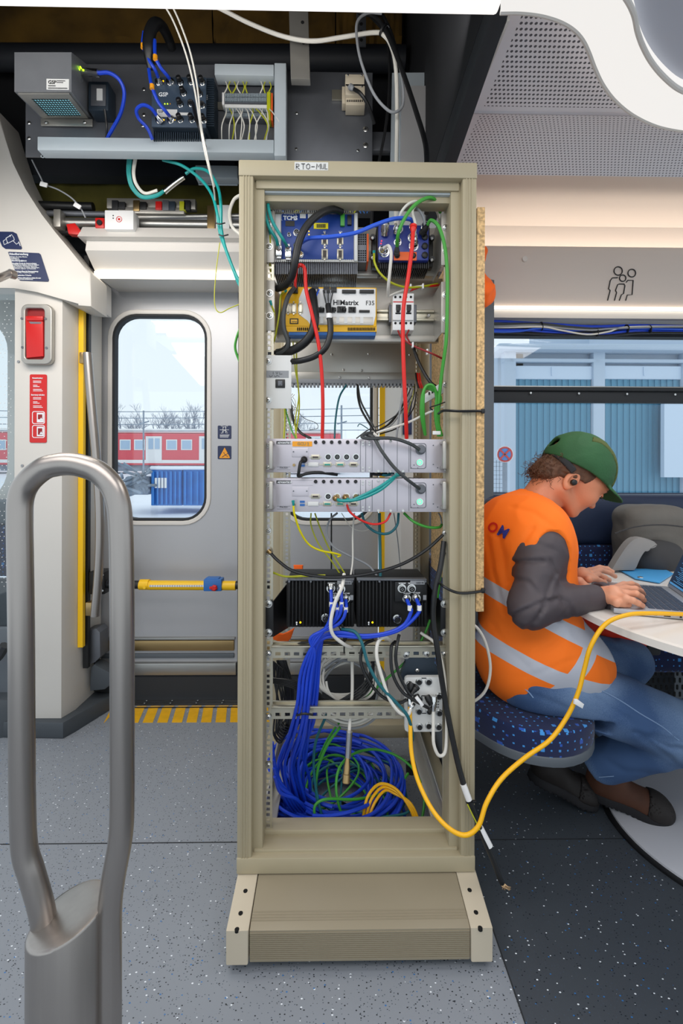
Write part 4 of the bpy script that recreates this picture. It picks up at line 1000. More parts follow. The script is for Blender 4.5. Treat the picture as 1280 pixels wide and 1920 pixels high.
finbox(668, 801, 738, 'black finned radio box with two blue cables and two free ports', [(753, 1103), (771, 1103), (762, 1122), (780, 1121), (744, 1160)], 691)

# ---------------------------------------------------------------- slotted rails
def slotrail(x0, x1, y0, y1, label):
    m = MB(); ym = (y0 + y1) / 2; pit = 17; z0, z1 = P(660, y1, YE).z, P(660, y0, YE).z; xa, xb = P(x0, ym, YE).x, P(x1, ym, YE).x
    zc_ = (z0 + z1) / 2 - .003; hh = .0045
    m.box(((xa + xb) / 2, YE, (z1 + zc_ + hh) / 2), (xb - xa, .002, z1 - zc_ - hh)); m.box(((xa + xb) / 2, YE, (z0 + zc_ - hh) / 2), (xb - xa, .002, zc_ - hh - z0))
    x = xa; p = .0245
    while x < xb: m.box((x + .005, YE, zc_), (.010, .002, hh * 2)); x += p
    m.box(((xa + xb) / 2, YE + .013, z1), (xb - xa, .026, .002)); m.box(((xa + xb) / 2, YE - .004, z1 + .003), (xb - xa, .008, .005), .001); m.box(((xa + xb) / 2, YE + .024, z1 + .003), (xb - xa, .006, .006), .001)
    tag(m.go('slotted_rail', 'zinc'), label, 'rail')
slotrail(509, 840, 1213, 1233, 'slotted zinc rail right under the black finned boxes')
slotrail(509, 756, 1326, 1347, 'slotted zinc rail crossing the rack lower down, in front of the white coil')
for x, y in ((503, 1226), (503, 1344), (833, 1226)): screw(x, y, rk, r=4.2)
m = MB(); m.prect(651, 1226, 720, 1240, YE + .03, .02, .001); tag(m.go('cable_clamp_plate', 'zinc'), 'small zinc plate hooked behind the upper slotted rail', 'plate')
# ---------------------------------------------------------------- white port box
YX = 1.185
xb_u = T('io_module', 'light grey port box with rows of round sockets, low in the rack', 'module', P(795, 1370, YX))
m = MB(); m.prism([P(x, y, YX + .03) for x, y in ((757, 1221), (815, 1221), (817, 1228), (812, 1242), (824, 1258), (828, 1276), (750, 1276), (752, 1262), (762, 1244), (757, 1230))], (0, .02, 0), .002); m.go('mounting_plate', 'gsp_dark', xb_u)
m = MB(); m.prect(764, 1268, 829, 1369, YX + .008, .03, .006); m.go('housing_rear', 'gsp_dark', xb_u)
m = MB(); m.prism(prr(759, 1270, 829, 1372, 5, YX), (0, .014, 0), .002); m.go('housing', 'white_plastic', xb_u)
for x, y in ((761, 1228), (800, 1226)): screw(x, y, xb_u, YX + .03, 5.5)
screw(782, 1257, xb_u, YX + .03, 4, washer=False)
for x, y in ((785, 1278), (803, 1278), (822, 1305), (785, 1333), (823, 1336), (786, 1362), (803, 1360), (822, 1362), (767, 1283), (786, 1310), (805, 1310), (804, 1333)): m12(x, y, YX, xb_u, 5.8, .006, pin=False)
m = MB()
for i in range(4):
    for j in range(3): m.prect(812 + i * 3, 1315 + j * 5, 813.6 + i * 3, 1317 + j * 5, YX - .001, .001)
for k in range(3): m.prect(790, 1271 + k * 33, 799, 1272.4 + k * 33, YX - .001, .001)
m.go('port_print', 'print_black', xb_u)
# chipboard strapped to the rack side
cbx0, cbx1 = P(893.5, 760, YF).x, P(908, 760, YF).x
cz0, cz1 = P(900, 1147, YF).z, P(900, 388, YF).z
m = MB(); m.box(((cbx0 + cbx1) / 2, YF + .27, (cz0 + cz1) / 2), (cbx1 - cbx0, .54, cz1 - cz0), .001); tag(m.go('chipboard', 'chip'), 'raw chipboard panel strapped upright to the side of the rack', 'board')
for k, (yy, lab) in enumerate(((771, 'black cable tie holding the chipboard, upper of the two'), (1107, 'black cable tie holding the chipboard, lower of the two'))):
    m = MB(); a = P(832, yy - 1 - k * 6, YF - .006); b = P(862, yy + k * 5, YF - .006); c = P(906, yy, YF - .006); m.tube([a + Vector((0, .06, 0)), a, b, c, c + Vector((.001, .05, 0))], .0035, 6); m.box(c + Vector((-.002, -.002, 0)), (.009, .009, .012), .002); tag(m.go('cable_tie', 'black'), lab, 'cable tie')
# ================================================================== LEFT SIDE FITTINGS
YG = .69
gh = T('grab_handle', 'big brushed steel hoop handle rising from a round floor post', 'handle', (P(130, 1800, YG).x, YG, 0))
s = S(YG)
def gp_(x, y, Y=YG): return P(x, y, Y)
m = MB(); hoop = [(98, 1800), (86, 1750), (77, 1700), (60, 1640), (46, 1590), (42, 1500), (41, 1400), (40, 1200), (38, 1050), (37, 980), (39, 935), (52, 905), (80, 880), (105, 872), (130, 870), (155, 874), (185, 886), (210, 912), (222, 945), (226, 985), (228, 1050), (229, 1200), (229, 1400), (229, 1500), (226, 1570), (212, 1650), (206, 1700), (205, 1760), (205, 1920), (205, 2100), (205, 2300)]
m.tube([gp_(*p) for p in hoop], .0172, 24, sub=6); m.go('hoop', 'brushed', gh)
# round post cut at a slant, rounded top edge
cx = gp_(128, 1800).x; rp = 67 * s; bm = bmesh.new(); seg = 48; mb = MB()
def ztop(x, y): return P(128, 1712, YG).z + (x - cx) * .28 + (y - YG) * .04
rings = []
for rr_, dz in ((1, None), (1, -.004), (.97, -.0008), (.90, 0), (.5, 0), (.001, 0)):
    ring_ = []
    for i in range(seg):
        a = 2 * math.pi * i / seg; x = cx + rp * rr_ * math.cos(a); y = YG + rp * rr_ * math.sin(a)
        ring_.append(mb.bm.verts.new((x, y, 0 if dz is None else ztop(x, y) + dz)))
    rings.append(ring_)
for a, b in zip(rings, rings[1:]):
    for i in range(seg): f = mb.bm.faces.new((a[i], a[(i + 1) % seg], b[(i + 1) % seg], b[i]))
mb.go('post', 'brushed', gh, 50)
m = MB(); m.lathe([(rp * 1.5, 0), (rp * 1.5, .008), (rp * 1.02, .02)], (cx, YG, 0), seg=40); m.go('floor_flange', 'brushed', gh)
# curved handrail at the door portal
hr = T('door_handrail', 'long curved steel handrail beside the yellow door edge', 'handrail', P(180, 1000, 2.05))
m = MB(); m.tube([P(x, y, 1.985) for x, y in ((164, 662), (170, 740), (178, 830), (184, 900), (187, 960), (187, 1020), (184, 1085), (178, 1155))], .0185, 16); m.go('rail', 'brushed', hr)
for y0_, y1_, x_ in ((660, 681, 148), (1130, 1155, 160)):
    m = MB(); m.prect(x_, y0_, x_ + 12, y1_, 1.985, .04, .003); m.go('rail_bracket', 'brass', hr)
# locking bar across the doors
lb = T('door_lock_bar', 'telescopic yellow locking bar with a blue clamp across the doors', 'bar', P(350, 1097, 2.08)); YL = 2.08
m = MB(); m.prect(166, 1072, 196, 1115, YL - .03, .08, .006); m.go('end_bracket', 'black', lb)
for y in (1078, 1107): m = MB(); m.pcyl(193, y, YL - .032, 1.8, .004, 8); m.go('bracket_screw', 'screw', lb)
m = MB(); m.cyl(P(194, 1094, YL), P(212, 1095, YL), .014, seg=16); m.pcyl; m.cyl(P(196, 1094, YL), P(204, 1094.5, YL), .02, seg=12); m.go('pivot', 'rubber', lb)
m = MB(); m.tube([P(204, 1096, YL), P(700, 1098, YL)], .0185, 20, smooth=False); m.go('inner_tube', 'black', lb)
m = MB(); m.tube([P(262, 1097, YL), P(442, 1098, YL)], .0212, 24, smooth=False); m.go('outer_tube', 'yellow_paint', lb)
m = MB(); m.tube([P(263, 1096, YL), P(280, 1096, YL)], .0235, 24, smooth=False); m.pcyl(271, 1101, YL - .022, 3, .004, 10); m.go('tube_collar', 'yellow_paint', lb)
m = MB(); m.prect(280, 1097, 382, 1100.5, YL - .023, .003)
m.go('scale_strip', 'white_plastic', lb)
m = MB()
for k in range(22): m.prect(281 + k * 4.6, 1097, 282 + k * 4.6, 1100.5, YL - .0238, .001)
m.go('scale_marks', 'grey_cable', lb)
m = MB(); m.prect(381, 1086.5, 415, 1109, YL - .026, .052, .004); m.prect(385, 1084, 410, 1090, YL - .02, .04, .003); q = m.go('clamp', 'him_blue', lb)
m = MB(); m.lathe([(6 * S(YL), 0), (6 * S(YL), .008), (4 * S(YL), .012)], P(402, 1102, YL - .026), (0, -1, 0), 6); m.prect(392, 1100, 402, 1105, YL - .034, .006, .002); m.go('release_knob', 'red', q)
# flap seat hinge pieces low by the portal
fl = T('door_guide_block', 'dark grey plastic guide block with a slanted foot beside the door', 'guide block', P(185, 1300, 2.15))
m = MB(); m.prism([P(x, y, 2.1) for x, y in ((160, 1183), (180, 1179), (187, 1186), (188, 1232), (178, 1242), (160, 1249))], (0, .08, 0), .003); m.go('upper_block', 'dark_steel', fl)
m = MB(); m.prism([P(x, y, 2.1) for x, y in ((170, 1252), (176, 1246), (206, 1262), (206, 1285), (196, 1293), (168, 1296))], (0, .07, 0), .004); m.go('lower_foot', 'kerb', fl)
m = MB(); m.prism([P(x, y, 2.17) for x, y in ((170, 1296), (176, 1240), (206, 1262), (210, 1300))], (0, .04, 0)); m.go('seal_plate', 'black', fl)
# emergency release box
Yb_ = 1.945
eb = T('emergency_handle_box', 'red emergency pull handle in a rounded metal frame on the white pillar', 'emergency handle', P(67, 627, Yb_))
m = MB(); m.ring(prr(39, 570, 97, 683, 12, Yb_ - .022), prr(46.5, 577.5, 82.5, 673, 6, Yb_ - .022), (0, .022, 0)); o = m.go('frame', 'alu_plate', eb); bv(o, .004)
m = MB(); m.prect(45, 576, 84, 674, Yb_ - .006, .005); m.go('recess', 'red_dark', eb)
m = MB(); m.prism([P(x, y, Yb_ - .018) for x, y in ((47.5, 592), (80, 594), (81, 668), (49, 671))], (0, .014, 0), .003); m.prect(49, 592, 80, 601, Yb_ - .024, .012, .004); m.go('pull_handle', 'red', eb)
m = MB(); m.prism([P(x, y, Yb_ - .0186) for x, y in ((54, 603), (78, 604), (76, 607), (57, 607))], (0, .004, 0)); m.go('handle_slot', 'chrome', eb)
for x, y in ((41.5, 597.5), (86, 598), (42.5, 651.5), (87.5, 652.5)): m = MB(); m.pcyl(x, y, Yb_ - .021, 2.4, .003, 12); m.go('frame_screw', 'dark_steel', eb)
for x, y in ((35, 678), (42, 873)): m = MB(); m.pcyl(x, y, 1.949, 2.4, .003, 12); struct(m.go('trim_13', 'grey_cable'))
# red instruction sticker
st = T('red_sticker', 'tall red instruction sticker with two white picture boxes on the pillar', 'sticker', P(72, 766, 1.948)); Ys = 1.948
def sticker(par, x0, y0, x1, y1, mt, Y, r=2): m = MB(); m.prism(prr(x0, y0, x1, y1, r, Y - .001), (0, .0016, 0)); return m.go('sheet', mt, par)
sticker(st, 55.5, 702, 87.5, 830, 'red', Ys, 3)
text('Notentriegelung', 2.6, 60.5, 710, Ys - .002, 'print_white', st, bold=.0003, sx=.8); text('Emergency unlocking', 2.6, 58.5, 741.5, Ys - .002, 'print_white', st, bold=.0003, sx=.8)
for k, w in enumerate((15, 15, 0, 8, 12, 0, 16, 18)):
    if w: 
        for y0_ in (714, 745): m = MB(); m.prect(62, y0_ + k * 2.6, 62 + w, y0_ + 1.1 + k * 2.6, Ys - .002, .001); m.go('text_line', 'print_white', st)
for y0_ in (771, 797):
    m = MB(); m.ring(prr(60, y0_, 84, y0_ + 24, 4, Ys - .002), prr(61.3, y0_ + 1.3, 82.7, y0_ + 22.7, 3, Ys - .002), (0, .001, 0)); m.prect(69, y0_ + 3, 82, y0_ + 21, Ys - .002, .001); q = m.go('picture_box', 'print_white', st)
    m = MB(); m.prect(71, y0_ + 6, 79, y0_ + 10 + (5 if y0_ < 780 else 8), Ys - .003, .001); m.go('picture_mark', 'red_dark', q)
    m = MB(); m.prism([P(x, y, Ys - .0035) for x, y in ((74, y0_ + 17), (77, y0_ + 12), (80, y0_ + 17))], (0, .001, 0)); m.go('picture_arrow', 'print_white', q)
# camera stickers on the shroud
Yc_ = 1.9285
cs = T('camera_sticker', 'navy sticker with a white surveillance camera drawing on the shroud', 'sticker', P(20, 450, Yc_))
m = MB(); m.prism([P(x, y, Yc_ - .001) for x, y in ((-8, 434), (24, 434.5), (31, 438), (41, 465), (39, 467.5), (10, 466.5), (4, 462))], (0, .002, 0)); m.go('sheet', 'navy', cs)
m = MB()
for pts in (((6, 452), (12, 448), (14, 456), (8, 459), (6, 452)), ((11, 447), (22, 440), (26, 446), (27, 450), (15, 456), (11, 447)), ((25, 452), (31, 458), (35, 455)), ((35, 453), (38, 461)), ((18, 441), (20, 444))): m.tube([P(x, y, Yc_ - .002) for x, y in pts], .0013, 5, smooth=False)
m.go('camera_drawing', 'print_white', cs)
ts = T('notice_sticker', 'navy notice sticker full of white small print under the camera sticker', 'sticker', P(52, 500, Yc_))
m = MB(); m.prism([P(x, y, Yc_ - .001) for x, y in ((15, 473), (17, 472), (73, 474.5), (76, 477), (91.5, 525), (90, 528), (38, 526), (34, 523))], (0, .002, 0)); m.go('sheet', 'navy', ts)
sh = Matrix(((1, 0, -.33), (0, 1, 0), (0, 0, 1))).to_3x3()
text('Videoüberwachung', 4.1, 17, 478, Yc_ - .002, 'print_white', ts, bold=.0003, sx=.8)
for i, (ln, b) in enumerate((('DB Regio AG, S-Bahn München', 0), ('Orleansplatz 9a', 0), ('81667 München', 0), ('datenschutz.regio@bahn.de', 1), ('', 0), ('Berechtigte Zwecke der Datenverarbeitung:', 1), ('Aufklärung von Straftaten, Schutz der Fahrgäste', 0), ('und Mitarbeiter, Wahrung des Hausrechts,', 0), ('Beweissicherung von Schäden, Haftungsfragen,', 0), ('Prävention, Eigentum- und Besitzschutz', 0), ('', 0), ('Rechtsgrundlagen der Datenverarbeitung:', 1), ('Art. 6 Abs. 1 f DSGVO, § 4 BDSG', 0), ('', 0), ('Speicherdauer 72 Stunden', 1), ('', 0), ('Weitere Informationen erhalten Sie unter', 1), ('www.bahn.de/datenschutz', 0))):
    if ln: text(ln, 2.5, 18.5 + i * .96, 482.4 + i * 2.48, Yc_ - .002, 'print_white', ts, bold=.0002 * b, sx=.72)
m = MB(); m.tube([P(-60, 545, 1.7), P(-10, 525, 1.75), P(18, 513, 1.84)], .014, 14); m.lathe([(.018, 0), (.018, .02)], P(18, 513, 1.84), (.3, .8, .1), 16); tag(m.go('overhead_grab_rail', 'brushed'), 'short steel grab rail end meeting the shroud under the notice sticker', 'handrail')
# door stickers
for (y0_, kind, lab) in ((798, 0, 'navy square sticker with a white no leaning drawing on the door'), (836, 1, 'navy square sticker with a yellow warning triangle on the door')):
    ds = T('door_sticker', lab, 'sticker', P(421, y0_ + 12, YW - .003)); Y_ = YW
    m = MB(); m.prism(prr(408, y0_, 433.5, y0_ + 25, 2, Y_ - .0018), (0, .002, 0)); m.go('sheet', 'navy', ds)
    m = MB()
    if kind == 0:
        for pts in (((414, 799), (418, 799), (418, 812), (414, 812)), ((427, 799), (423, 799), (423, 812), (427, 812)), ((412, 806), (429, 806)), ((418, 802), (421, 800), (424, 802)), ((416, 810), (421, 807), (426, 810))): m.tube([P(x, y, Y_ - .0026) for x, y in pts], .0014, 5, smooth=False)
        for k in range(3): m.prect(412, 815 + k * 2, 430 - k, 815.9 + k * 2, Y_ - .0026, .001)
        m.go('drawing', 'print_white', ds)
    else:
        m.prism([P(x, y, Y_ - .0028) for x, y in ((421, 839), (431, 858), (430, 859), (412, 859), (411, 858))], (0, .001, 0), 0); m.go('triangle', 'label_orange', ds)
        m = MB()
        for pts in (((416, 857), (422, 853), (427, 856)), ((419, 848), (422, 853), (427, 850))): m.tube([P(x, y, Y_ - .0036) for x, y in pts], .0014, 5, smooth=False)
        m.go('drawing', 'navy', ds)
m = MB(); m.prect(755, 752, 772, 815, 1.972, .003, .001); tag(m.go('blue_sticker', 'navy'), 'navy sticker on the far portal pillar, seen through the rack', 'sticker')
# ================================================================== EQUIPMENT OVER THE DOOR
YV = 1.72
ep = T('equipment_plate', 'wide steel plate in the open ceiling bay carrying fan box and switch', 'plate', P(290, 298, YV))
m = MB(); m.prism([P(x, y, YV) for x, y in ((48, 180), (60, 120), (536, 122), (537, 300), (48, 294))], (0, .004, 0)); m.go('plate', 'dark_steel', ep)
for x, y in ((55, 231), (55, 260), (270, 168), (270, 216), (268, 236), (532, 212)): screw(x, y, ep, YV, 3.4, washer=False)
e2 = T('equipment_plate', 'bare steel plate to the side of the hanging bracket, mostly empty', 'plate', P(617, 300, YV))
m = MB(); m.prect(538, 135, 698, 302, YV + .01, .004, .001); m.go('plate', 'dark_steel', e2)
for x, y, r in ((556, 213, 3), (672, 214, 3), (685, 243, 5), (685, 273, 5), (555, 280, 3), (671, 283, 3)): screw(x, y, e2, YV + .01, r, washer=False)
m = MB(); m.prect(698, 247, 732, 282, YV + .06, .03, .002); tag(m.go('support_rail', 'dark_steel'), 'grey steel rail end behind the bare plate', 'rail')
# fan box: open at the bottom with a grille
Yn = 1.50
fb = T('power_supply_box', 'grey metal box with a lit bottom grille on the equipment plate', 'power supply', P(100, 235, Yn))
A = [P(27, 98, Yn), P(134, 98, Yn), P(134, 172, Yn), P(27, 172, Yn)]; q = [P(x, y, YV) for x, y in ((78, 128), (172, 128), (172, 222), (78, 222))]
m = MB(); vs = [m.bm.verts.new(p) for p in A + q]
for f in ((0, 1, 2, 3), (1, 5, 6, 2), (0, 3, 7, 4), (0, 4, 5, 1), (4, 7, 6, 5), (3, 2, 6, 7)): m.bm.faces.new([vs[i] for i in f])
m.go('housing', mat('fan_metal', '8e9196', .45, .55, .1, 8), fb)
def onb(u, v, off=.003):
    a = A[3].lerp(A[2], u); b = q[3].lerp(q[2], u); return a.lerp(b, v) + Vector((0, -.3, -.9)).normalized() * off
m = MB(); o_ = [onb(u, v, .006) for u, v in ((.05, .04), (.95, .04), (.95, .96), (.05, .96))]; i_ = [onb(u, v, .006) for u, v in ((.2, .2), (.86, .2), (.86, .85), (.2, .85))]; m.ring(o_, i_, (0, 0, .005)); m.go('bottom_frame', 'alu_plate', fb)
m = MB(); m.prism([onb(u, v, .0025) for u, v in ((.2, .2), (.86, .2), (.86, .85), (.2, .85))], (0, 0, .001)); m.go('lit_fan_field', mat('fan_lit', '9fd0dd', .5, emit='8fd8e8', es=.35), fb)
m = MB()
for k in range(13): u = .22 + k * .05; m.tube([onb(u, .2, .005), onb(u, .85, .005)], .0016, 5, smooth=False)
for k in range(9): v = .22 + k * .075; m.tube([onb(.2, v, .0055), onb(.86, v, .0055)], .0012, 5, smooth=False)
m.go('grille', 'print_black', fb)
m = MB(); m.prect(76, 222, 173, 236, YV - .01, .006, .002); m.go('mounting_flange', 'alu_plate', fb)
for x in (87, 159): screw(x, 230, fb, YV - .012, 3, washer=False)
lq = pbox('type_label', 87, 148, 129, 168, Yn - .001, .001, 'white_plastic', fb); text('GSP', 6.5, 90, 157, Yn - .0016, 'print_black', lq, bold=.0003)
m = MB()
for k, w in enumerate((16, 12)): m.prect(106, 151 + k * 3, 106 + w, 152 + k * 3, Yn - .002, .001)
for k, w in enumerate((14, 36)): m.prect(90, 160 + k * 4.5, 90 + w, 161.2 + k * 4.5, Yn - .002, .001)
m.go('print', 'print_black', lq)
for x, y in ((146, 126), (149, 131), (152, 128)): m = MB(); m.pcyl(x, y, 1.58, 1.3, .006, 8); m.go('status_light', mat('led_lime', 'c8ff20', .3, emit='b8ff20', es=3), fb)
m = MB(); m.tube([P(152, 134, 1.6), P(170, 136, 1.58), P(186, 137, 1.57)], .0115, 16); m.go('round_connector', 'chrome', fb)
m = MB(); m.pcyl(150, 150, 1.6, 6, .01, 14); m.pcyl(150, 170, 1.62, 6, .01, 14); m.go('side_socket', 'dark_steel', fb)
# small black filter box
ff = T('filter_box', 'small dark grey box with a white side label next to the fan box', 'box', P(185, 210, YV - .05))
pbox('housing', 165, 152, 203, 207, YV - .06, .058, 'gsp_dark', ff, .004); pbox('cover_plate', 170, 158, 198, 198, YV - .064, .004, 'dark_steel', ff, .002)
lq = pbox('side_label', 181, 166, 192, 188, YV - .066, .002, 'white_plastic', ff)
# switch with GSP lettering
Yg = 1.62
gs = T('ethernet_switch', 'dark grey finned switch with white lettering under the black cable sleeve', 'switch', P(345, 262, Yg))
m = MB(); m.prect(284, 144, 384, 238, Yg + .006, .09, .003); m.go('housing', 'gsp_dark', gs)
m = MB()
for k in range(22): m.prect(386 + 0, 146 + k * 4.2, 401, 148.4 + k * 4.2, Yg + .03, .06)
for k in range(24): m.prect(287 + k * 4.1, 238, 289 + k * 4.1, 262, Yg + .03, .06)
m.go('cooling_ribs', 'gsp_dark', gs)
pbox('front_panel', 284, 144, 386, 238, Yg, .007, mat('gsp_face', '3c4b5c', .45, .1), gs, .002)
text('GSP', 7.5, 297, 180.5, Yg - .001, 'print_white', gs, bold=.0004)
lq = pbox('type_label', 294, 205, 332, 219, Yg - .001, .001, 'white_plastic', gs); text('GSP', 4.5, 296, 211, Yg - .0016, 'print_black', lq)
pbox('white_label', 334, 211, 353, 216, Yg - .001, .001, 'white_plastic', gs); text('Port', 3.5, 389, 187, Yg + .028, 'print_white', gs, rot=Matrix.Rotation(R(-90), 3, 'Y'))
for x, y in ((297, 155), (318, 155), (338, 155), (358, 154), (379, 155), (344, 175), (374, 177), (338, 196), (358, 195), (379, 198), (338, 225), (360, 225), (382, 226), (298, 226), (320, 226)): m12(x, y, Yg, gs, 5.6, .010, pin=False)
for x, y in ((338, 155), (358, 154), (379, 155), (344, 175), (374, 177), (338, 196), (338, 225), (360, 225), (382, 226)):
    m = MB(); m.lathe([(4.6 * S(Yg), .008), (4.6 * S(Yg), .020), (3.4 * S(Yg), .022)], P(x, y, Yg), (-.1, -1, .25), 12); m.go('port_cap', 'black', gs)
for k, c in enumerate(('led_lime', 'led_lime', 'label_orange')): m = MB(); m.pcyl(309 + k * 5, 195, Yg, 1, .001, 8); m.go('status_light', c, gs)
for x, y in ((306, 152), (326, 154), (307, 225), (327, 225)): m = MB(); m.pcyl(x, y, Yg, 1.1, .001, 8); m.go('status_light', 'led_yellow', gs)
# cable ducts
def duct(label, x0, y0, x1, y1, lip, Y, vert=False, slotside=1):
    d = T('cable_duct', label, 'cable duct', P((x0 + x1) / 2, y1, Y))
    pbox('cover', x0, y0, x1, y1, Y, .045, 'duct', d, .002)
    if lip:
        m = MB(); n = int((x1 - x0) / 5.3)
        m.prect(x0 + 6, y1 + lip - 3, x1, y1 + lip, Y + .04, .004)
        for k in range(n): m.prect(x0 + 8 + k * 5.3, y1, x0 + 11 + k * 5.3, y1 + lip - 2, Y + .04, .004)
        m.go('slotted_side', 'duct', d)
        pbox('inside', x0 + 8, y1, x1, y1 + lip - 2, Y + .046, .003, 'black', d)
    return d
duct('long pale cable duct with a slotted underside along the equipment plate', 70, 259, 513, 284, 13, YV - .06)
duct('short pale cable duct over the terminal blocks', 402, 120, 513, 141, 13, YV - .06)
duct('upright pale cable duct between terminal blocks and bare plate', 514, 118, 536, 292, 0, YV - .065)
duct('grey cable duct half hidden behind the teal cable bundle', 366, 310, 445, 333, 14, 1.95)
m = MB(); m.prism([P(x, y, YV - .1) for x, y in ((540, -30), (576, -30), (581, 148), (545, 147))], (0, .03, 0), .002); b_ = tag(m.go('hanging_bracket', 'alu_plate'), 'long punched zinc bracket hanging down from the roof', 'bracket')
for x, y in ((550, 18), (567, 42), (569, 80)):
    m = MB(); m.pcyl(x, y, YV - .1, 3.2, .001, 12); m.go('bracket_hole', 'black_hole', b_)
m = MB()
m.prect(668, 20, 686, 85, 2.0, .01, .001); b_ = tag(m.go('punched_strap', 'dark_steel'), 'punched steel strap behind the tied cables', 'strap')
for k in range(4): m = MB(); m.pcyl(677, 30 + k * 15, 2.0, 3.2, .001, 10); m.go('strap_hole', 'black_hole', b_)
# terminal blocks with wires
tb = T('terminal_strip', 'row of grey terminals with yellow end blocks and cream wires', 'terminals', P(465, 250, YV - .02))
pbox('rail', 408, 192, 512, 203, YV - .02, .01, 'zinc', tb); pbox('body', 421, 174, 512, 222, YV - .03, .03, 'dark_steel', tb, .002)
m = MB()
for k in range(26):
    for j, y in enumerate((175, 183, 203, 212)): m.prect(422 + k * 3.0, y, 424.2 + k * 3.0, y + 6.5, YV - .036, .008)
m.go('clamps', mat('term_grey', '8c98a0', .5), tb, kind='stuff')
pbox('white_marker', 421, 196, 500, 202, YV - .038, .008, 'white_plastic', tb); pbox('end_block', 500, 172, 507, 225, YV - .04, .035, 'earth_cable', tb, .001); pbox('end_block', 508, 174, 511, 226, YV - .04, .035, 'orange', tb, .001); pbox('end_stop', 416, 173, 420, 196, YV - .04, .03, 'white', tb, .001)
random.seed(21)
for k in range(14):
    x = 424 + k * 6.2; m = MB(); c = 'earth_cable' if k in (1, 8, 9) else 'white_cable'; d = random.uniform(-14, 22)
    m.tube([P(x, 204, YV - .036), P(x + 2 + d * .3, 213, YV - .06), P(x + d, 235, YV - .05 - random.random() * .03), P(x + d * .8 - 2, 262, YV - .035)], .0022, 6); m.go('wire', c, tb)
for k in range(9):
    x = 423 + k * 8 + (18 if k > 5 else 0); m = MB(); m.tube([P(x, 153, YV - .03), P(x + 3 * (-1) ** k, 163, YV - .045), P(x + random.uniform(-4, 4), 175, YV - .034)], .0022, 6); m.go('wire', 'earth_cable' if k % 3 else 'white_cable', tb)
# multi-pole plug on the bare plate
mp = T('heavy_plug', 'beige multi pole plug mounted on the bare steel plate', 'plug', P(665, 197, YV - .04))
pbox('rail', 622, 168, 646, 186, YV - .0, .008, 'zinc', mp); pbox('side_clip', 641, 162, 648, 194, YV - .03, .035, 'foot_light', mp, .001)
m = MB(); m.prect(647, 139, 683, 158, YV - .05, .05, .002); m.prect(647, 160, 684, 178, YV - .06, .06, .003); m.prect(648, 178, 684, 197, YV - .045, .05, .002); m.go('plug_body', 'foot_light', mp)
m = MB()
for k in range(9): m.prect(650 + k * 3.5, 187, 652 + k * 3.5, 191, YV - .0455, .001)
m.prect(648, 158, 684, 160, YV - .058, .03); m.go('pin_row', 'black', mp)
for x, y in ((652, 142), (678, 142), (652, 163), (678, 163)): screw(x, y, mp, YV - .061, 1.8, washer=False)
# white hatch panels and lever bar at the right of the bay
hp = T('ceiling_hatch', 'white ceiling hatch panel hanging open behind the rack', 'hatch', P(785, 420, 1.8))
m = MB(); m.prism([P(x, y, 1.78) for x, y in ((735, 136), (855, 135), (848, 200), (842, 480), (728, 480))], (0, .012, 0), .002); m.go('hatch_panel', 'duct', hp)
m = MB(); m.prism([P(x, y, 1.755) for x, y in ((753, 160), (838, 160), (836, 480), (748, 480))], (0, .02, 0), .003); m.go('inner_panel', 'panel_grey', hp)
lv = T('hatch_stay', 'pale flat stay bar bolted to the open hatch', 'stay', P(850, 240, 1.68))
m = MB(); m.prism([P(x, y, 1.68) for x, y in ((849, 178), (851, 173), (862, 173), (865, 178), (862, 205), (856, 235), (845, 380), (832, 380), (843, 240))], (0, .006, 0), .002); m.go('bar', 'panel_grey', lv); screw(854.5, 183, lv, 1.68, 3, washer=False)
pbox('catch', 842, 176, 849, 195, 1.69, .02, 'black', lv, .002)
# door drive under the plate
dv = T('door_drive', 'door drive with polished tubes and red clamps over the door', 'drive', P(280, 420, 2.0))
for (x0, y0, x1, y1, r, mt) in ((105, 418, 500, 424, .022, 'steel'), (70, 385, 175, 388, .018, 'black'), (250, 408, 500, 404, .010, 'steel'), (250, 413, 500, 410, .008, 'dark_steel'), (110, 436, 500, 434, .012, 'black'), (90, 400, 200, 402, .012, 'dark_steel')):
    m = MB(); m.tube([P(x0, y0, 2.02), P(x1, y1, 2.02)], r, 16, smooth=False); m.go('drive_tube', mt, dv)
for x0, y0, x1, y1 in ((100, 392, 113, 425), (196, 395, 200, 432), (388, 385, 402, 442)): pbox('drive_bracket', x0, y0, x1, y1, 1.97, .04, 'brass' if x0 > 380 else 'alu_plate', dv, .002)
m = MB(); m.prect(178, 408, 195, 427, 1.96, .03, .003); m.pcyl(187, 418, 1.96, 5, .006, 12, mi=1); m.go('red_clamp', ['red', 'black'], dv)
m = MB(); m.prism([P(x, y, 1.95) for x, y in ((124, 420), (140, 418), (153, 436), (150, 440), (128, 438))], (0, .03, 0), .002); m.go('red_lever', 'red', dv)
m = MB(); m.prism([P(x, y, 1.95) for x, y in ((318, 436), (350, 438), (348, 443), (320, 442))], (0, .02, 0), .001); m.go('red_shim', 'red', dv)
m = MB(); m.prect(200, 372, 366, 391, 2.0, .03, .002); m.prect(210, 388, 345, 400, 1.99, .03, .003); m.go('sensor_rail', 'alu_plate', dv)
for x, c in ((215, 'print_black'), (228, 'print_black'), (255, 'brass'), (268, 'black'), (297, 'red'), (310, 'dark_steel'), (322, 'gsp_dark'), (342, 'earth_cable'), (350, 'print_black')): pbox('sensor_part', x - 6, 375 + (x % 5), x + 6, 392 + (x % 4), 1.985, .02, c, dv, .002)
wb = T('drive_control_box', 'white box with a round red mark fixed to the door drive', 'box', P(223, 432, 1.93)); pbox('housing', 196, 394, 250, 430, 1.93, .06, 'white', wb, .003)
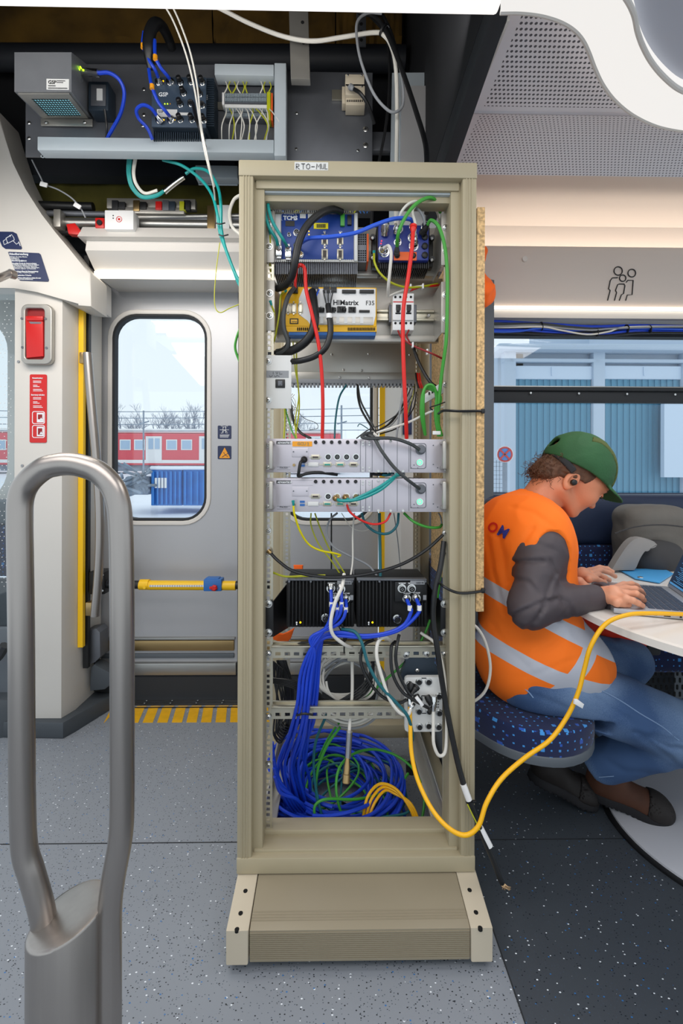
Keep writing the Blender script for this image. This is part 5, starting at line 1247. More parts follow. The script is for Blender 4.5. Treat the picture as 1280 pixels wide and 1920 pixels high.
m = MB(); o_ = [P(223 + 5.6 * math.cos(a / 20 * 6.283), 411 + 5.6 * math.sin(a / 20 * 6.283), 1.929) for a in range(20)]; i_ = [P(223 + 4.6 * math.cos(a / 20 * 6.283), 411 + 4.6 * math.sin(a / 20 * 6.283), 1.929) for a in range(20)]; m.ring(o_, i_, (0, .001, 0)); m.prect(221, 409, 225, 413, 1.929, .001); m.go('round_mark', 'red', wb)
m = MB(); m.prect(211, 403, 213, 405, 1.929, .001); m.prect(211, 408, 213, 410, 1.929, .001); m.go('print', 'print_black', wb)
m = MB(); m.prect(404, 384, 430, 444, 1.98, .01, .002); tag(m.go('white_mount', 'white_plastic'), 'white upright mount plate where the teal cables come down', 'plate')
# wiring seen through the top of the rack
wl_ = T('wiring_shelf', 'crowded wiring shelf seen through the top of the rack', 'wiring', P(590, 395, 1.9)); pbox('shelf', 515, 380, 700, 396, 1.92, .05, 'dark_steel', wl_); random.seed(9)
for k in range(34):
    x = 520 + k * 5.2; m = MB(); m.tube([P(x, 345 + random.uniform(-12, 6), 1.9), P(x + random.uniform(-6, 6), 366, 1.87), P(x + random.uniform(-8, 8), 384, 1.89), P(x + random.uniform(-5, 5), 400, 1.9)], .0028, 6); m.go('wire', random.choice(['black', 'brass', 'black', 'earth_cable', 'grey_cable', 'black', 'him_blue']), wl_)
m = MB()
for k in range(14): m.prect(540 + k * 11, 374, 548 + k * 11, 386, 1.9, .03, .002)
m.go('terminals', 'gsp_dark', wl_)
# ================================================================== SEATING AND TABLE
ZS = .445
bn = T('corner_bench', 'long navy bench with patterned blue cushion under the side window', 'bench', (1.6, 2.0, 0))
bx0, bx1 = .62, 3.4
m = MB(); m.box(((bx0 + bx1) / 2, 2.13, .90), (bx1 - bx0, .13, .235), .035, seg=4)
m.go('head_cushion', 'navy_leather', bn)
m = MB(); m.box(((bx0 + bx1) / 2, 2.12, .625), (bx1 - bx0, .11, .33), .03, seg=3); m.go('back_cushion', 'fabric_back', bn)
m = MB(); m.box(((bx0 + bx1) / 2 + .25, 1.86, .43), (bx1 - bx0 - .5, .44, .09), .03, seg=3); m.go('seat_cushion', 'fabric_top', bn)
m = MB(); m.box(((bx0 + bx1) / 2 + .35, 1.92, .19), (bx1 - bx0 - .7, .34, .38), .005); q = m.go('base_box', 'bench_grey', bn)
m = MB()
for i in range(16):
    for j in range(11): m.prism(rr(1.19 + i * .021 + (j % 2) * .0105, .09 + j * .027, 1.198 + i * .021 + (j % 2) * .0105, .11 + j * .027, .0038, 1.7485, 3), (0, .001, 0))
m.go('vent_slots', 'black_hole', q)
m = MB(); m.box((2.1, 2.205, .93), (2.8, .02, .18)); struct(m.go('trim_14', 'navy_leather'))
# single seat the person sits on: rounded cushion seen from the front, upright back
st_ = T('folding_seat', 'blue patterned seat with rounded front edge under the person', 'seat', (P(1000, 1330, 1.3).x, 1.32, ZS))
def splan(g=0.0):
    x0 = .36; pts = []
    for x, y in ((x0, 1.40), (.40, 1.325), (.452, 1.243), (.517, 1.195), (.602, 1.180), (.682, 1.212), (.735, 1.275), (.755, 1.36), (.74, 1.46), (.69, 1.54), (.6, 1.59), (.5, 1.62), (x0, 1.62)): pts.append(Vector((x, y, 0)))
    c = Vector((.5, 1.35, 0)); return [c + (p - c) * (1 + g) for p in spline(pts, 3)]
def cushion(name, z0, z1, g, r, mt):
    m = MB(); L = [(g - r * 2.2, z1), (g - r * .8, z1 - r * .08), (g - r * .2, z1 - r * .4), (g, z1 - r), (g, z0 + r * .6), (g - r * .6, z0)]; rings = []
    for gg, z in L: rings.append([m.bm.verts.new((p.x, p.y, z)) for p in splan(gg)])
    n = len(rings[0])
    for a, b in zip(rings, rings[1:]):
        for i in range(n): m.bm.faces.new((a[i], a[(i + 1) % n], b[(i + 1) % n], b[i]))
    m.bm.faces.new(rings[0]); m.bm.faces.new(rings[-1][::-1]); return m.go(name, mt, st_, 60)
cushion('seat_cushion', ZS - .07, ZS, 0, .03, 'fabric_top'); cushion('seat_shell', ZS - .092, ZS - .066, -.0, .012, 'bench_grey')
m = MB(); m.box((.395, 1.60, .60), (.07, .46, .40), .02, seg=3); m.go('backrest', 'fabric_side', st_)
m = MB(); m.box((.40, 1.55, .30), (.06, .3, .12), .005); m.box((.39, 1.62, .15), (.05, .3, .3), .004); m.go('seat_support', 'bench_grey', st_)
# table
tb_ = T('round_table', 'white round table with a laptop on top and a pale disc foot', 'table', (1.25, 1.42, 0)); ZTB = .742; TC = (1.235, 1.27)
m = MB(); m.lathe([(.53, -.026), (.545, -.022), (.545, -.004), (.54, 0)], (TC[0], TC[1], ZTB), seg=96); m.go('table_top', 'tabletop', tb_)
m = MB(); m.cyl((1.25, 1.42, .02), (1.25, 1.42, ZTB - .02), .045, seg=24); m.go('column', 'brushed', tb_)
m = MB(); m.lathe([(.345, 0), (.345, .012), (.33, .018), (.05, .03)], (1.25, 1.42, .001), seg=72); m.go('disc_foot', 'table_base', tb_)
m = MB(); m.lathe([(.362, 0), (.362, .006), (.345, .006)], (1.25, 1.42, .0005), seg=72); m.go('foot_rubber_rim', 'black', tb_)
# laptop
A_ = PZ(1150, 1143, ZTB + .012); B_ = PZ(1105, 1088, ZTB + .012); ux = (B_ - A_).normalized(); fr = Vector((ux.y, -ux.x, 0))  # ux: along the front edge, fr: towards the hinge
A_ = Vector((A_.x, A_.y, ZTB)); LW, LD = .318, .222
lp = T('laptop', 'open silver laptop with a dark screen on the white table', 'laptop', A_)
rm = Matrix((ux, fr, Vector((0, 0, 1)))).transposed()
if rm.determinant() < 0: pass
def lbox(m, u0, v0, w0, u1, v1, w1, bev=0, mi=None):
    c = A_ + ux * (u0 + u1) / 2 + fr * (v0 + v1) / 2 + Vector((0, 0, (w0 + w1) / 2)); r3 = Matrix((fr, ux, Vector((0, 0, 1)))).transposed(); return m.box(c, (abs(v1 - v0), abs(u1 - u0), abs(w1 - w0)), bev, rot=r3, mi=mi)
m = MB(); lbox(m, 0, 0, .002, LW, LD, .017, .003); m.go('base', 'laptop', lp)
kb = MB(); lbox(kb, .022, .085, .0165, LW - .022, .195, .0175); q = kb.go('keyboard_tray', 'adv_dark', lp)
m = MB()
for r_ in range(6):
    for c_ in range(15):
        if r_ == 0 and 4 <= c_ <= 9: continue
        u = .025 + c_ * .0181; v = .088 + r_ * .0178; lbox(m, u, v, .0172, u + .0158, v + .0155, .0192, .0008)
lbox(m, .025 + 4 * .0181, .088, .0172, .025 + 10 * .0181 - .002, .1035, .0192, .0008); m.go('keys', 'key', q)
m = MB(); lbox(m, .105, .012, .0168, .215, .078, .0175); m.go('touchpad', 'adv', lp)
hin = A_ + fr * (LD - .004) + Vector((0, 0, .016)); tl = R(22); up = (Vector((0, 0, math.cos(tl))) + fr * math.sin(tl)); nn = ux.cross(up)
r3 = Matrix((ux, up, ux.cross(up))).transposed()
m = MB(); m.box(hin + ux * LW / 2 + up * .108, (LW, .212, .006), .002, rot=r3); sc_ = m.go('lid', 'laptop', lp)
n2 = ux.cross(up); n2 = n2 if n2.dot(-fr) > 0 else -n2
m = MB(); m.box(hin + ux * LW / 2 + up * .110 + n2 * .0032, (LW - .008, .196, .001), rot=r3); m.go('screen', 'screen_on', sc_)
m = MB(); random.seed(4)
for k in range(34):
    w = random.uniform(.02, .12); m.box(hin + ux * (LW - .03 - w / 2 - (k % 3) * .012) + up * (.195 - k * .0051) + n2 * .0040, (w, .0016, .0004), rot=r3)
m.box(hin + ux * LW / 2 + up * .017 + n2 * .0040, (LW - .02, .006, .0005), rot=r3)
m.go('screen_text', 'screen_text', sc_)
m = MB(); lbox(m, .01, .006, .005, .013, .2, .012)
for k, (a, b) in enumerate(((.09, .10), (.115, .13), (.15, .155))): lbox(m, -.0005, a, .006, .001, b, .011)
m.go('side_ports', 'black', lp)
# blue folder, little pebble like mouse adapter
m = MB(); F = [PZ(x, y, ZTB + .003) for x, y in ((1157, 1068), (1245, 1068), (1262, 1077), (1236, 1094), (1190, 1086))]; m.prism(F, (0, 0, .004), .001); tag(m.go('blue_folder', mat('folder_blue', '4aa3e0', .5)), 'bright blue folder lying on the table behind the laptop', 'folder')
m = MB(); m.lathe([(.006, 0), (.010, .003), (.009, .008), (.004, .010)], PZ(1200, 1086, ZTB + .001), seg=16); tag(m.go('silver_stopper', 'chrome'), 'small shiny metal piece on the table by the folder', 'stopper')
m = MB(); B4 = [PZ(x, y, ZTB) for x, y in ((1108, 1096), (1130, 1086), (1156, 1092), (1135, 1106))]; m.prism(B4, (0, 0, .003), .001); tag(m.go('paper_sheet', 'white'), 'white paper under the far hand on the table', 'paper')

# ================================================================== DISTANCE FIELD MODELLING FOR SOFT SHAPES
def smin(a, b, k): h = np.clip(.5 + .5 * (b - a) / k, 0, 1); return b + (a - b) * h - k * h * (1 - h)
def capf(X, a, b, r0, r1):
    a = np.array(a, float); b = np.array(b, float); ab = b - a; t = np.clip(((X - a) @ ab) / (ab @ ab), 0, 1)
    return np.linalg.norm(X - a - t[..., None] * ab, axis=-1) - (r0 + (r1 - r0) * t)
def ellf(X, c, r, F=None):
    """ellipsoid, F = three axis vectors (rows)"""
    d = X - np.array(c, float)
    if F is not None: d = d @ np.array(F, float).T
    r = np.array(r, float); k0 = np.linalg.norm(d / r, axis=-1); k1 = np.linalg.norm(d / (r * r), axis=-1)
    return k0 * (k0 - 1) / np.maximum(k1, 1e-9)
def wave3(X, f, seed):
    rs = np.random.RandomState(seed); o = 0
    for i in range(5):
        d = rs.randn(3); d /= np.linalg.norm(d); d2 = rs.randn(3); d2 /= np.linalg.norm(d2); o = o + np.sin(X @ d * f * (1 + .4 * i) + 2 * np.sin(X @ d2 * f * .6 + rs.rand() * 6) + rs.rand() * 6) / (1 + .4 * i)
    return o / 2.5
def ridge(X, f, seed): return (1 - np.abs(wave3(X, f, seed))) ** 3
def nets(f, lo, hi, h):
    lo = np.array(lo, float); n = np.ceil((np.array(hi) - lo) / h).astype(int) + 1
    ax = [lo[i] + h * np.arange(n[i]) for i in range(3)]; V = np.empty(tuple(n), np.float32)
    YY, ZZ = np.meshgrid(ax[1], ax[2], indexing='ij')
    for i0 in range(0, n[0], 16):
        xs = ax[0][i0:i0 + 16]; G = np.empty((len(xs),) + YY.shape + (3,)); G[..., 0] = xs[:, None, None]; G[..., 1] = YY; G[..., 2] = ZZ; V[i0:i0 + 16] = f(G)
    S_ = V < 0; c = np.zeros(tuple(n - 1), int)
    for i in (0, 1):
        for j in (0, 1):
            for k in (0, 1): c += S_[i:n[0] - 1 + i, j:n[1] - 1 + j, k:n[2] - 1 + k]
    act = (c > 0) & (c < 8); idx = -np.ones(act.shape, int); I = np.argwhere(act); idx[act] = np.arange(len(I))
    acc = np.zeros((len(I), 3)); cnt = np.zeros(len(I))
    for axx in range(3):
        oth = [a for a in range(3) if a != axx]
        for p in (0, 1):
            for q in (0, 1):
                A = I.copy(); A[:, oth[0]] += p; A[:, oth[1]] += q; B = A.copy(); B[:, axx] += 1
                va, vb = V[tuple(A.T)], V[tuple(B.T)]; m_ = (va < 0) != (vb < 0); t = np.where(m_, va / np.where(m_, va - vb, 1), 0)
                pos = A.astype(float); pos[:, axx] += t; acc[m_] += pos[m_]; cnt[m_] += 1
    vt = lo + h * acc / cnt[:, None]; F = []
    for axx in range(3):
        o1, o2 = [(1, 2), (2, 0), (0, 1)][axx]; s0 = [slice(None)] * 3; s1 = [slice(None)] * 3; s0[axx] = slice(0, n[axx] - 1); s1[axx] = slice(1, n[axx])
        A, B = S_[tuple(s0)], S_[tuple(s1)]; E = np.argwhere(A != B); E = E[(E[:, o1] > 0) & (E[:, o2] > 0) & (E[:, o1] < n[o1] - 1) & (E[:, o2] < n[o2] - 1)]
        def g(d1, d2): K = E.copy(); K[:, o1] -= d1; K[:, o2] -= d2; return idx[tuple(K.T)]
        Q = np.stack([g(0, 0), g(1, 0), g(1, 1), g(0, 1)], 1); fl = A[tuple(E.T)]; Q[~fl] = Q[~fl][:, ::-1]; F.append(Q)
    F = np.concatenate(F); F = F[(F >= 0).all(1)]
    return vt, F
def sdf_obj(name, f, lo, hi, h, mt, parent, smooth=2, **pr):
    v, q = nets(f, lo, hi, h); me = bpy.data.meshes.new(name); me.from_pydata(v.tolist(), [], q.tolist()); me.update()
    for x in (mt if isinstance(mt, (list, tuple)) else [mt]): me.materials.append(MT[x] if isinstance(x, str) else x)
    me.polygons.foreach_set('use_smooth', [True] * len(me.polygons)); o = link(name, me, parent, **pr)
    if smooth: md = o.modifiers.new('s', 'SMOOTH'); md.factor = .5; md.iterations = smooth
    return o
def q3(px, py, Y): p = P(px, py, Y); return np.array(p[:])

# ================================================================== PERSON
pn = T('person', 'person in green cap and orange safety vest typing on a laptop', 'person', (P(1000, 1250, 1.4).x, 1.4, ZS))
ya_ = R(16); FW = np.array([math.cos(ya_), math.sin(ya_), 0]); LF = np.array([-math.sin(ya_), math.cos(ya_), 0]); UP = np.array([0, 0, 1.])
# --- torso: vest over jacket
Pel = q3(1003, 1228, 1.40); Wst = q3(985, 1130, 1.41); Chs = q3(978, 1032, 1.42); Ubk = q3(966, 978, 1.43); Nck = q3(1006, 940, 1.44)
RS = q3(1010, 1030, 1.285); LS = Ubk + (Ubk - RS) * np.array([1, 1, 1]) * .9 + np.array([.0, 0, -.05])
lean = (Ubk - Pel) / np.linalg.norm(Ubk - Pel); TF = np.array([FW - lean * (FW @ lean), LF, lean]); TF[0] /= np.linalg.norm(TF[0])
def torso(X):
    d = ellf(X, Pel + lean * .0, (.155, .175, .12), TF)
    d = smin(d, ellf(X, Wst, (.135, .158, .15), TF), .06)
    d = smin(d, ellf(X, Chs, (.132, .168, .15), TF), .06)
    d = smin(d, ellf(X, Ubk + lean * -.02, (.10, .165, .09), TF), .05)
    d = smin(d, capf(X, RS + LF * .02, LS - LF * .02, .056, .056), .045)
    d = smin(d, capf(X, Ubk, Nck, .075, .052), .04)
    return d
def scr(X):
    """where a point shows, used only to lay creases where the cloth folds"""
    d = (X - np.array([0, 0, CH])) @ np.array(RM); return 640 - FPX * d[..., 0] / d[..., 2], HOR + FPX * d[..., 1] / d[..., 2]
def creases(X, lines, ymax, w=5.2):
    px, py = scr(X); o_ = 0.
    for ln, amp in lines:
        dm = np.full(px.shape, 1e6); sg = np.zeros(px.shape)
        for (a0, a1), (b0, b1) in zip(ln, ln[1:]):
            vx, vy = b0 - a0, b1 - a1; L2 = vx * vx + vy * vy; t = np.clip(((px - a0) * vx + (py - a1) * vy) / L2, 0, 1); dx, dy = px - a0 - t * vx, py - a1 - t * vy; dd = np.hypot(dx, dy); s_ = (dx * vy - dy * vx) / math.sqrt(L2); k = dd < dm; dm = np.where(k, dd, dm); sg = np.where(k, s_, sg)
        o_ = o_ + amp * (np.exp(-(dm / w) ** 2) - .75 * np.exp(-((dm * dm) + (np.sign(sg) * dm - 1.7 * w) ** 2) / (2 * (1.3 * w) ** 2) * 1.2))
    return .78 * o_ * (X[..., 1] < ymax)
VL = [([(1000, 990), (972, 1030), (955, 1090)], .006), ([(915, 1010), (925, 1070), (946, 1150)], .008), ([(935, 1000), (945, 1045), (950, 1090)], .005), ([(960, 950), (1000, 960), (1040, 990)], .004), ([(1000, 1225), (1030, 1212), (1060, 1190)], .007), ([(960, 1270), (1010, 1262), (1060, 1240), (1110, 1228)], .007), ([(1060, 1195), (1085, 1215), (1100, 1222)], .006), ([(925, 1170), (950, 1215), (990, 1250)], .006)]
JL = [([(956, 1056), (985, 1052), (1018, 1052)], .010), ([(1030, 1050), (1042, 1075), (1032, 1095), (1024, 1122)], .008), ([(953, 1158), (985, 1143), (1024, 1126)], .010), ([(962, 1085), (990, 1090), (1010, 1112)], .006), ([(1012, 1148), (1022, 1130), (1040, 1122)], .008), ([(985, 1182), (1005, 1160), (1020, 1138)], .007), ([(1035, 1128), (1050, 1122), (1068, 1130), (1076, 1165)], .006), ([(1055, 1160), (1062, 1140), (1052, 1128)], .006), ([(985, 1010), (1010, 1020), (1040, 1030)], .004)]
KL_ = [([(1190, 1372), (1225, 1385), (1255, 1400), (1280, 1403)], .010), ([(1205, 1384), (1235, 1405), (1262, 1424)], .008), ([(1225, 1376), (1255, 1388), (1280, 1388)], .007), ([(1130, 1420), (1170, 1445), (1215, 1448)], .005), ([(1085, 1290), (1130, 1315), (1180, 1350)], .005), ([(1100, 1195), (1150, 1200), (1185, 1225)], .007), ([(1130, 1205), (1160, 1215), (1180, 1245)], .006), ([(960, 1290), (1010, 1305), (1060, 1325)], .005)]
def vestf(X):
    d = torso(X) + creases(X, VL, 1.40)
    d = smin(d, capf(X, q3(1035, 1215, 1.33), q3(1118, 1248, 1.30), .10, .028), .05)       # front hem draped over the thigh
    d = smin(d, capf(X, q3(940, 1210, 1.38), q3(955, 1255, 1.36), .075, .06), .05)
    d = smin(d, capf(X, q3(985, 1238, 1.37), q3(1062, 1246, 1.33), .122, .106), .04)
    w = wave3(X * np.array([1, 1, .6]), 26, 3) * .004 - ridge(X * np.array([1.1, 1, .6]), 27, 15) * .003
    t = d - .006 + w
    hem = X[..., 2] - (Pel[2] - .118 + .10 * (X[..., 0] - Pel[0]) + .35 * np.maximum(X[..., 0] - Pel[0] - .04, 0)); t = np.maximum(t, -hem)
    # neck opening, low at the front
    nc = Nck + FW * .03 + UP * .035; t = np.maximum(t, -(ellf(X, nc, (.078, .08, .075))))
    # armhole
    for S__ in (RS, LS):
        s_ = -1 if S__ is RS else 1
        c = S__ + LF * s_ * .075 + UP * -.060 + FW * .015; t = np.maximum(t, -ellf(X, c, (.074, .075, .14), TF))
    return t
vc = np.stack([Pel, Wst, Chs, Ubk, RS, LS]); lo = vc.min(0) - .26; hi = vc.max(0) + .2; hi[0] += .16
g = NG('vest_cloth', .75); o = g.coord('Object')
band = None
# reflective bands follow the body's lean: height along the spine
def lvl(a, b, c, d): return g.ma('ADD', g.ma('ADD', g.ma('MULTIPLY', o[0], a), g.ma('MULTIPLY', o[1], b)), g.ma('ADD', g.ma('MULTIPLY', o[2], c), d))
def bandn(p, n, hw):
    n = np.array(n, float); n /= np.linalg.norm(n); p = np.array(p); return g.ma('LESS_THAN', g.ma('ABSOLUTE', lvl(n[0], n[1], n[2], -float(p @ n))), hw)
b1 = bandn(q3(960, 1228, 1.28), (.32, -.1, 1), .021); b2 = bandn(q3(925, 1110, 1.3), (.5, .0, 1), .021)
b3 = bandn(q3(1075, 1225, 1.28), (-1, 0, .9), .020); low = g.ma('LESS_THAN', o[2], float(q3(1000, 1168, 1.3)[2])); b3 = g.ma('MULTIPLY', b3, low)
bb = g.ma('MINIMUM', g.ma('ADD', g.ma('ADD', b1, b2), b3), 1.); g.base(g.mix(bb, lin('ff7812'), lin('b9bdc8'))); g.put(g.b.inputs['Roughness'], g.ma('SUBTRACT', .8, g.ma('MULTIPLY', bb, .35)))
vest = sdf_obj('safety_vest', vestf, lo, hi, .0058, 'vest_cloth', pn, 1)
def jackf(X):
    d = torso(X) + .004
    RE, RW = q3(992, 1140, 1.215), q3(1112, 1121, 1.275)
    a = smin(capf(X, RS + UP * -.01, RE, .060, .050), capf(X, RE, RW, .052, .036), .03)
    LE, LW_ = q3(1052, 1130, 1.60), q3(1072, 1083, 1.53)
    LE = LS + np.array([.06, .0, -.26]); b = smin(capf(X, LS, LE, .06, .05), capf(X, LE, LW_, .05, .036), .03)
    fold = wave3(X * np.array([.8, 1, 1]), 38, 8) * .0025 - ridge(X * np.array([.8, 1, 1.2]), 36, 2) * .002 + creases(X, JL, 1.34)
    # gathered cloth inside the elbow
    e = RE + np.array([.035, 0, .03]); ph = np.linalg.norm(X - e, axis=-1); fold = fold + .002 * np.sin(ph * 150) * np.exp(-ph / .05)
    d = np.minimum(smin(d, a, .03), b) + fold
    dn = np.maximum(d, -ellf(X, Nck + FW * .05 + UP * .05, (.07, .07, .05)))
    return np.maximum(dn, -(X[..., 2] - Pel[2] + .09))
jlo = np.minimum(lo, q3(947, 1190, 1.1) - .03); jhi = np.maximum(hi, q3(1120, 1100, 1.3) + .05)
sdf_obj('jacket', jackf, jlo, jhi, .0046, 'jacket', pn, 1)
m = MB(); RE, RW = Vector(q3(992, 1140, 1.215)), Vector(q3(1112, 1121, 1.275)); n = (RW - RE).normalized(); m.lathe([(.037, -.004), (.040, 0), (.039, .014), (.035, .016)], RW - n * .004 + n * .032, n, 28); m.go('cuff', 'jacket', pn)
# --- jeans
HR, KR, AR = q3(1000, 1262, 1.33), q3(1283, 1372, 1.27), q3(1128, 1428, 1.40)
HL, KL, AL = q3(1040, 1230, 1.50), q3(1178, 1238, 1.56), q3(1075, 1400, 1.60)
def jeanf(X):
    d = ellf(X, Pel + UP * -.05, (.15, .175, .10), TF)
    a = smin(capf(X, HR, KR, .095, .078), capf(X, KR, AR, .074, .060), .03); b = smin(capf(X, HL, KL, .09, .068), capf(X, KL, AL, .064, .052), .03)
    d = smin(d, smin(a, b, .02), .04)
    e = KR + (AR - KR) * .1 + UP * .03; ph = np.linalg.norm(X - e, axis=-1)
    d = d + wave3(X, 30, 11) * .003 - ridge(X, 22, 14) * .003 + creases(X, KL_, 1.7) + .005 * np.sin((X - KR) @ np.array([.5, 0, .86]) * 120) * np.exp(-ph / .07)
    ax_ = (AR - KR) / np.linalg.norm(AR - KR); d = np.maximum(d, (X - AR) @ ax_ - .028); ax2 = (AL - KL) / np.linalg.norm(AL - KL); d = np.where((X - AL) @ ax2 > 0, np.maximum(d, (X - AL) @ ax2 - .02), d)
    d = np.maximum(d, -(X[..., 2] - ZS - .001) * 1. ) if False else d
    # flattened where it rests on the cushion
    on = (X[..., 0] < .76) & (X[..., 2] > ZS - .04); d = np.where(on, np.maximum(d, (ZS + .002) - X[..., 2]), d)
    return d
g = NG('denim', .85); o = g.coord('Object'); n1 = g.new('ShaderNodeTexNoise'); n1.inputs['Scale'].default_value = 5; g.put(n1.inputs['Vector'], g.vec); n2 = g.new('ShaderNodeTexNoise'); n2.inputs['Scale'].default_value = 420; g.put(n2.inputs['Vector'], g.vec)
f_ = g.ma('ADD', g.ma('MULTIPLY', g.ma('SUBTRACT', n1.outputs[0], .42), 2.0), g.ma('MULTIPLY', g.ma('SUBTRACT', n2.outputs[0], .5), .5)); f_ = g.ma('MAXIMUM', g.ma('MINIMUM', f_, 1.), 0.); g.base(g.mix(f_, lin('3a5680'), lin('8aa5c6')))
pts = np.stack([HR, KR, AR, HL, KL, AL, Pel]); sdf_obj('jeans', jeanf, pts.min(0) - .17, pts.max(0) + .14, .0062, 'denim', pn, 2)
# seam along the thigh
def on_surf(f, p, d):
    p = np.array(p, float); p0 = p.copy(); d = np.array(d, float)
    for _ in range(140):
        v = float(f(p[None, :])[0])
        if abs(v) < 2e-4: break
        p = p + d * v * .9
        if np.linalg.norm(p - p0) > .4: return None
    return p if abs(v) < .004 else None
def seam(path, mt, r, name, f=jeanf, lift=.001):
    m = MB(); q = []
    for px, py, Y in path: p0_ = q3(px, py, Y - .12); p = on_surf(f, p0_, (p0_ - np.array([0, 0, CH])) / np.linalg.norm(p0_ - np.array([0, 0, CH]))); q += [] if p is None else [Vector(p) + Vector((0, -lift, 0))]
    m.tube(q, r, 6, sub=8); return m.go(name, mt, pn)
mat('stitch', '7f99bd', .8)
seam([(1040, 1279, 1.3), (1080, 1284, 1.28), (1120, 1292, 1.27), (1160, 1312, 1.26), (1200, 1338, 1.24), (1240, 1362, 1.22), (1272, 1388, 1.22)], 'stitch', .0016, 'side_seam')
seam([(1078, 1398, 1.5), (1086, 1425, 1.5), (1102, 1448, 1.45), (1122, 1457, 1.45), (1150, 1455, 1.4)], 'stitch', .0012, 'hem_seam')
seam([(978, 1287, 1.3), (990, 1297, 1.28), (999, 1308, 1.27)], 'stitch', .0018, 'pocket_seam')
# --- shoes
def shoe(name, heel, toe, h, up, lift, mt2='shoe_brown'):
    heel, toe = np.array(heel), np.array(toe); ax = (toe - heel); L = np.linalg.norm(ax); ax /= L; u = np.array(up, float); u -= ax * (u @ ax); u /= np.linalg.norm(u); sd = np.cross(u, ax); FR = np.array([ax, sd, u])
    anch = lambda a, b, c: heel + ax * a * L + sd * b + u * c
    def body(X):
        d = capf(X, anch(.10, 0, .048), anch(.80, 0, .040), .043, .038); d = smin(d, ellf(X, anch(.86, .0, .032), (.054, .048, .042), FR), .02); d = smin(d, ellf(X, anch(.12, 0, .06), (.045, .037, .055), FR), .02)
        d = smin(d, capf(X, anch(.2, 0, .07), anch(.14, 0, h), .044, .042), .025)
        return np.maximum(d, .006 - (X - heel) @ u) + wave3(X, 70, 4) * .0012
    def sole(X):
        d = smin(ellf(X, anch(.14, 0, .01), (.052, .043, .05), FR), smin(capf(X, anch(.2, 0, .012), anch(.75, 0, .012), .040, .043), ellf(X, anch(.84, 0, .012), (.062, .050, .05), FR), .02), .02)
        z = (X - heel) @ u; return np.maximum(np.maximum(d, z - .030), -z + .0 + .0022 * np.sign(np.sin(((X - heel) @ ax) * 420)))
    lo_ = np.minimum(heel, toe) - .1; hi_ = np.maximum(heel, toe) + np.array([.08, .08, h + .05]); sh_ = sdf_obj(name, body, lo_, hi_, .004, mt2, pn, 2)
    so = sdf_obj('sole', sole, lo_, hi_, .004, 'shoe_sole', sh_, 0); so.parent = sh_; so.matrix_parent_inverse = Matrix.Identity(4)
    # toe cap
    def cap_(X): return np.maximum(np.abs(body(X) - .001) - .0025, np.maximum(.74 * L - (X - heel) @ ax, .02 - (X - heel) @ u))
    c_ = sdf_obj('toe_cap', cap_, lo_, hi_, .004, 'shoe', sh_, 2); c_.parent = sh_; c_.matrix_parent_inverse = Matrix.Identity(4)
    m = MB()
    for k in range(5):
        t = .34 + k * .085; p = anch(t, -.03, .068 - k * .006); q = anch(t + .02, .03, .068 - k * .006); mid = anch(t + .01, 0, .088 - k * .011); m.tube([Vector(p), Vector(mid), Vector(q)], .0028, 6)
    o_ = m.go('laces', 'foot_light', sh_); o_.matrix_parent_inverse = Matrix.Identity(4)
    return sh_
fl0 = .0
toeR = PZ(1235, 1538, .012); heelR = PZ(1108, 1492, .03)
pn_l = PL['person']
def fix(o):  # shoes are children of the person, their own pieces are given in world space
    for c in o.children: c.matrix_parent_inverse = Matrix.Identity(4)
def shoe_at(name, heel, toe, h, up, mt2):
    s_ = shoe(name, heel, toe, h, up, 0, mt2); return s_
shoe_at('shoe', (heelR.x, heelR.y, .045), (toeR.x + .01, toeR.y, .012), .13, (-.25, 0, 1), 'shoe_brown')
shoe_at('shoe', q3(1003, 1462, 1.57), q3(1098, 1508, 1.52), .12, (.35, 0, 1), 'shoe')
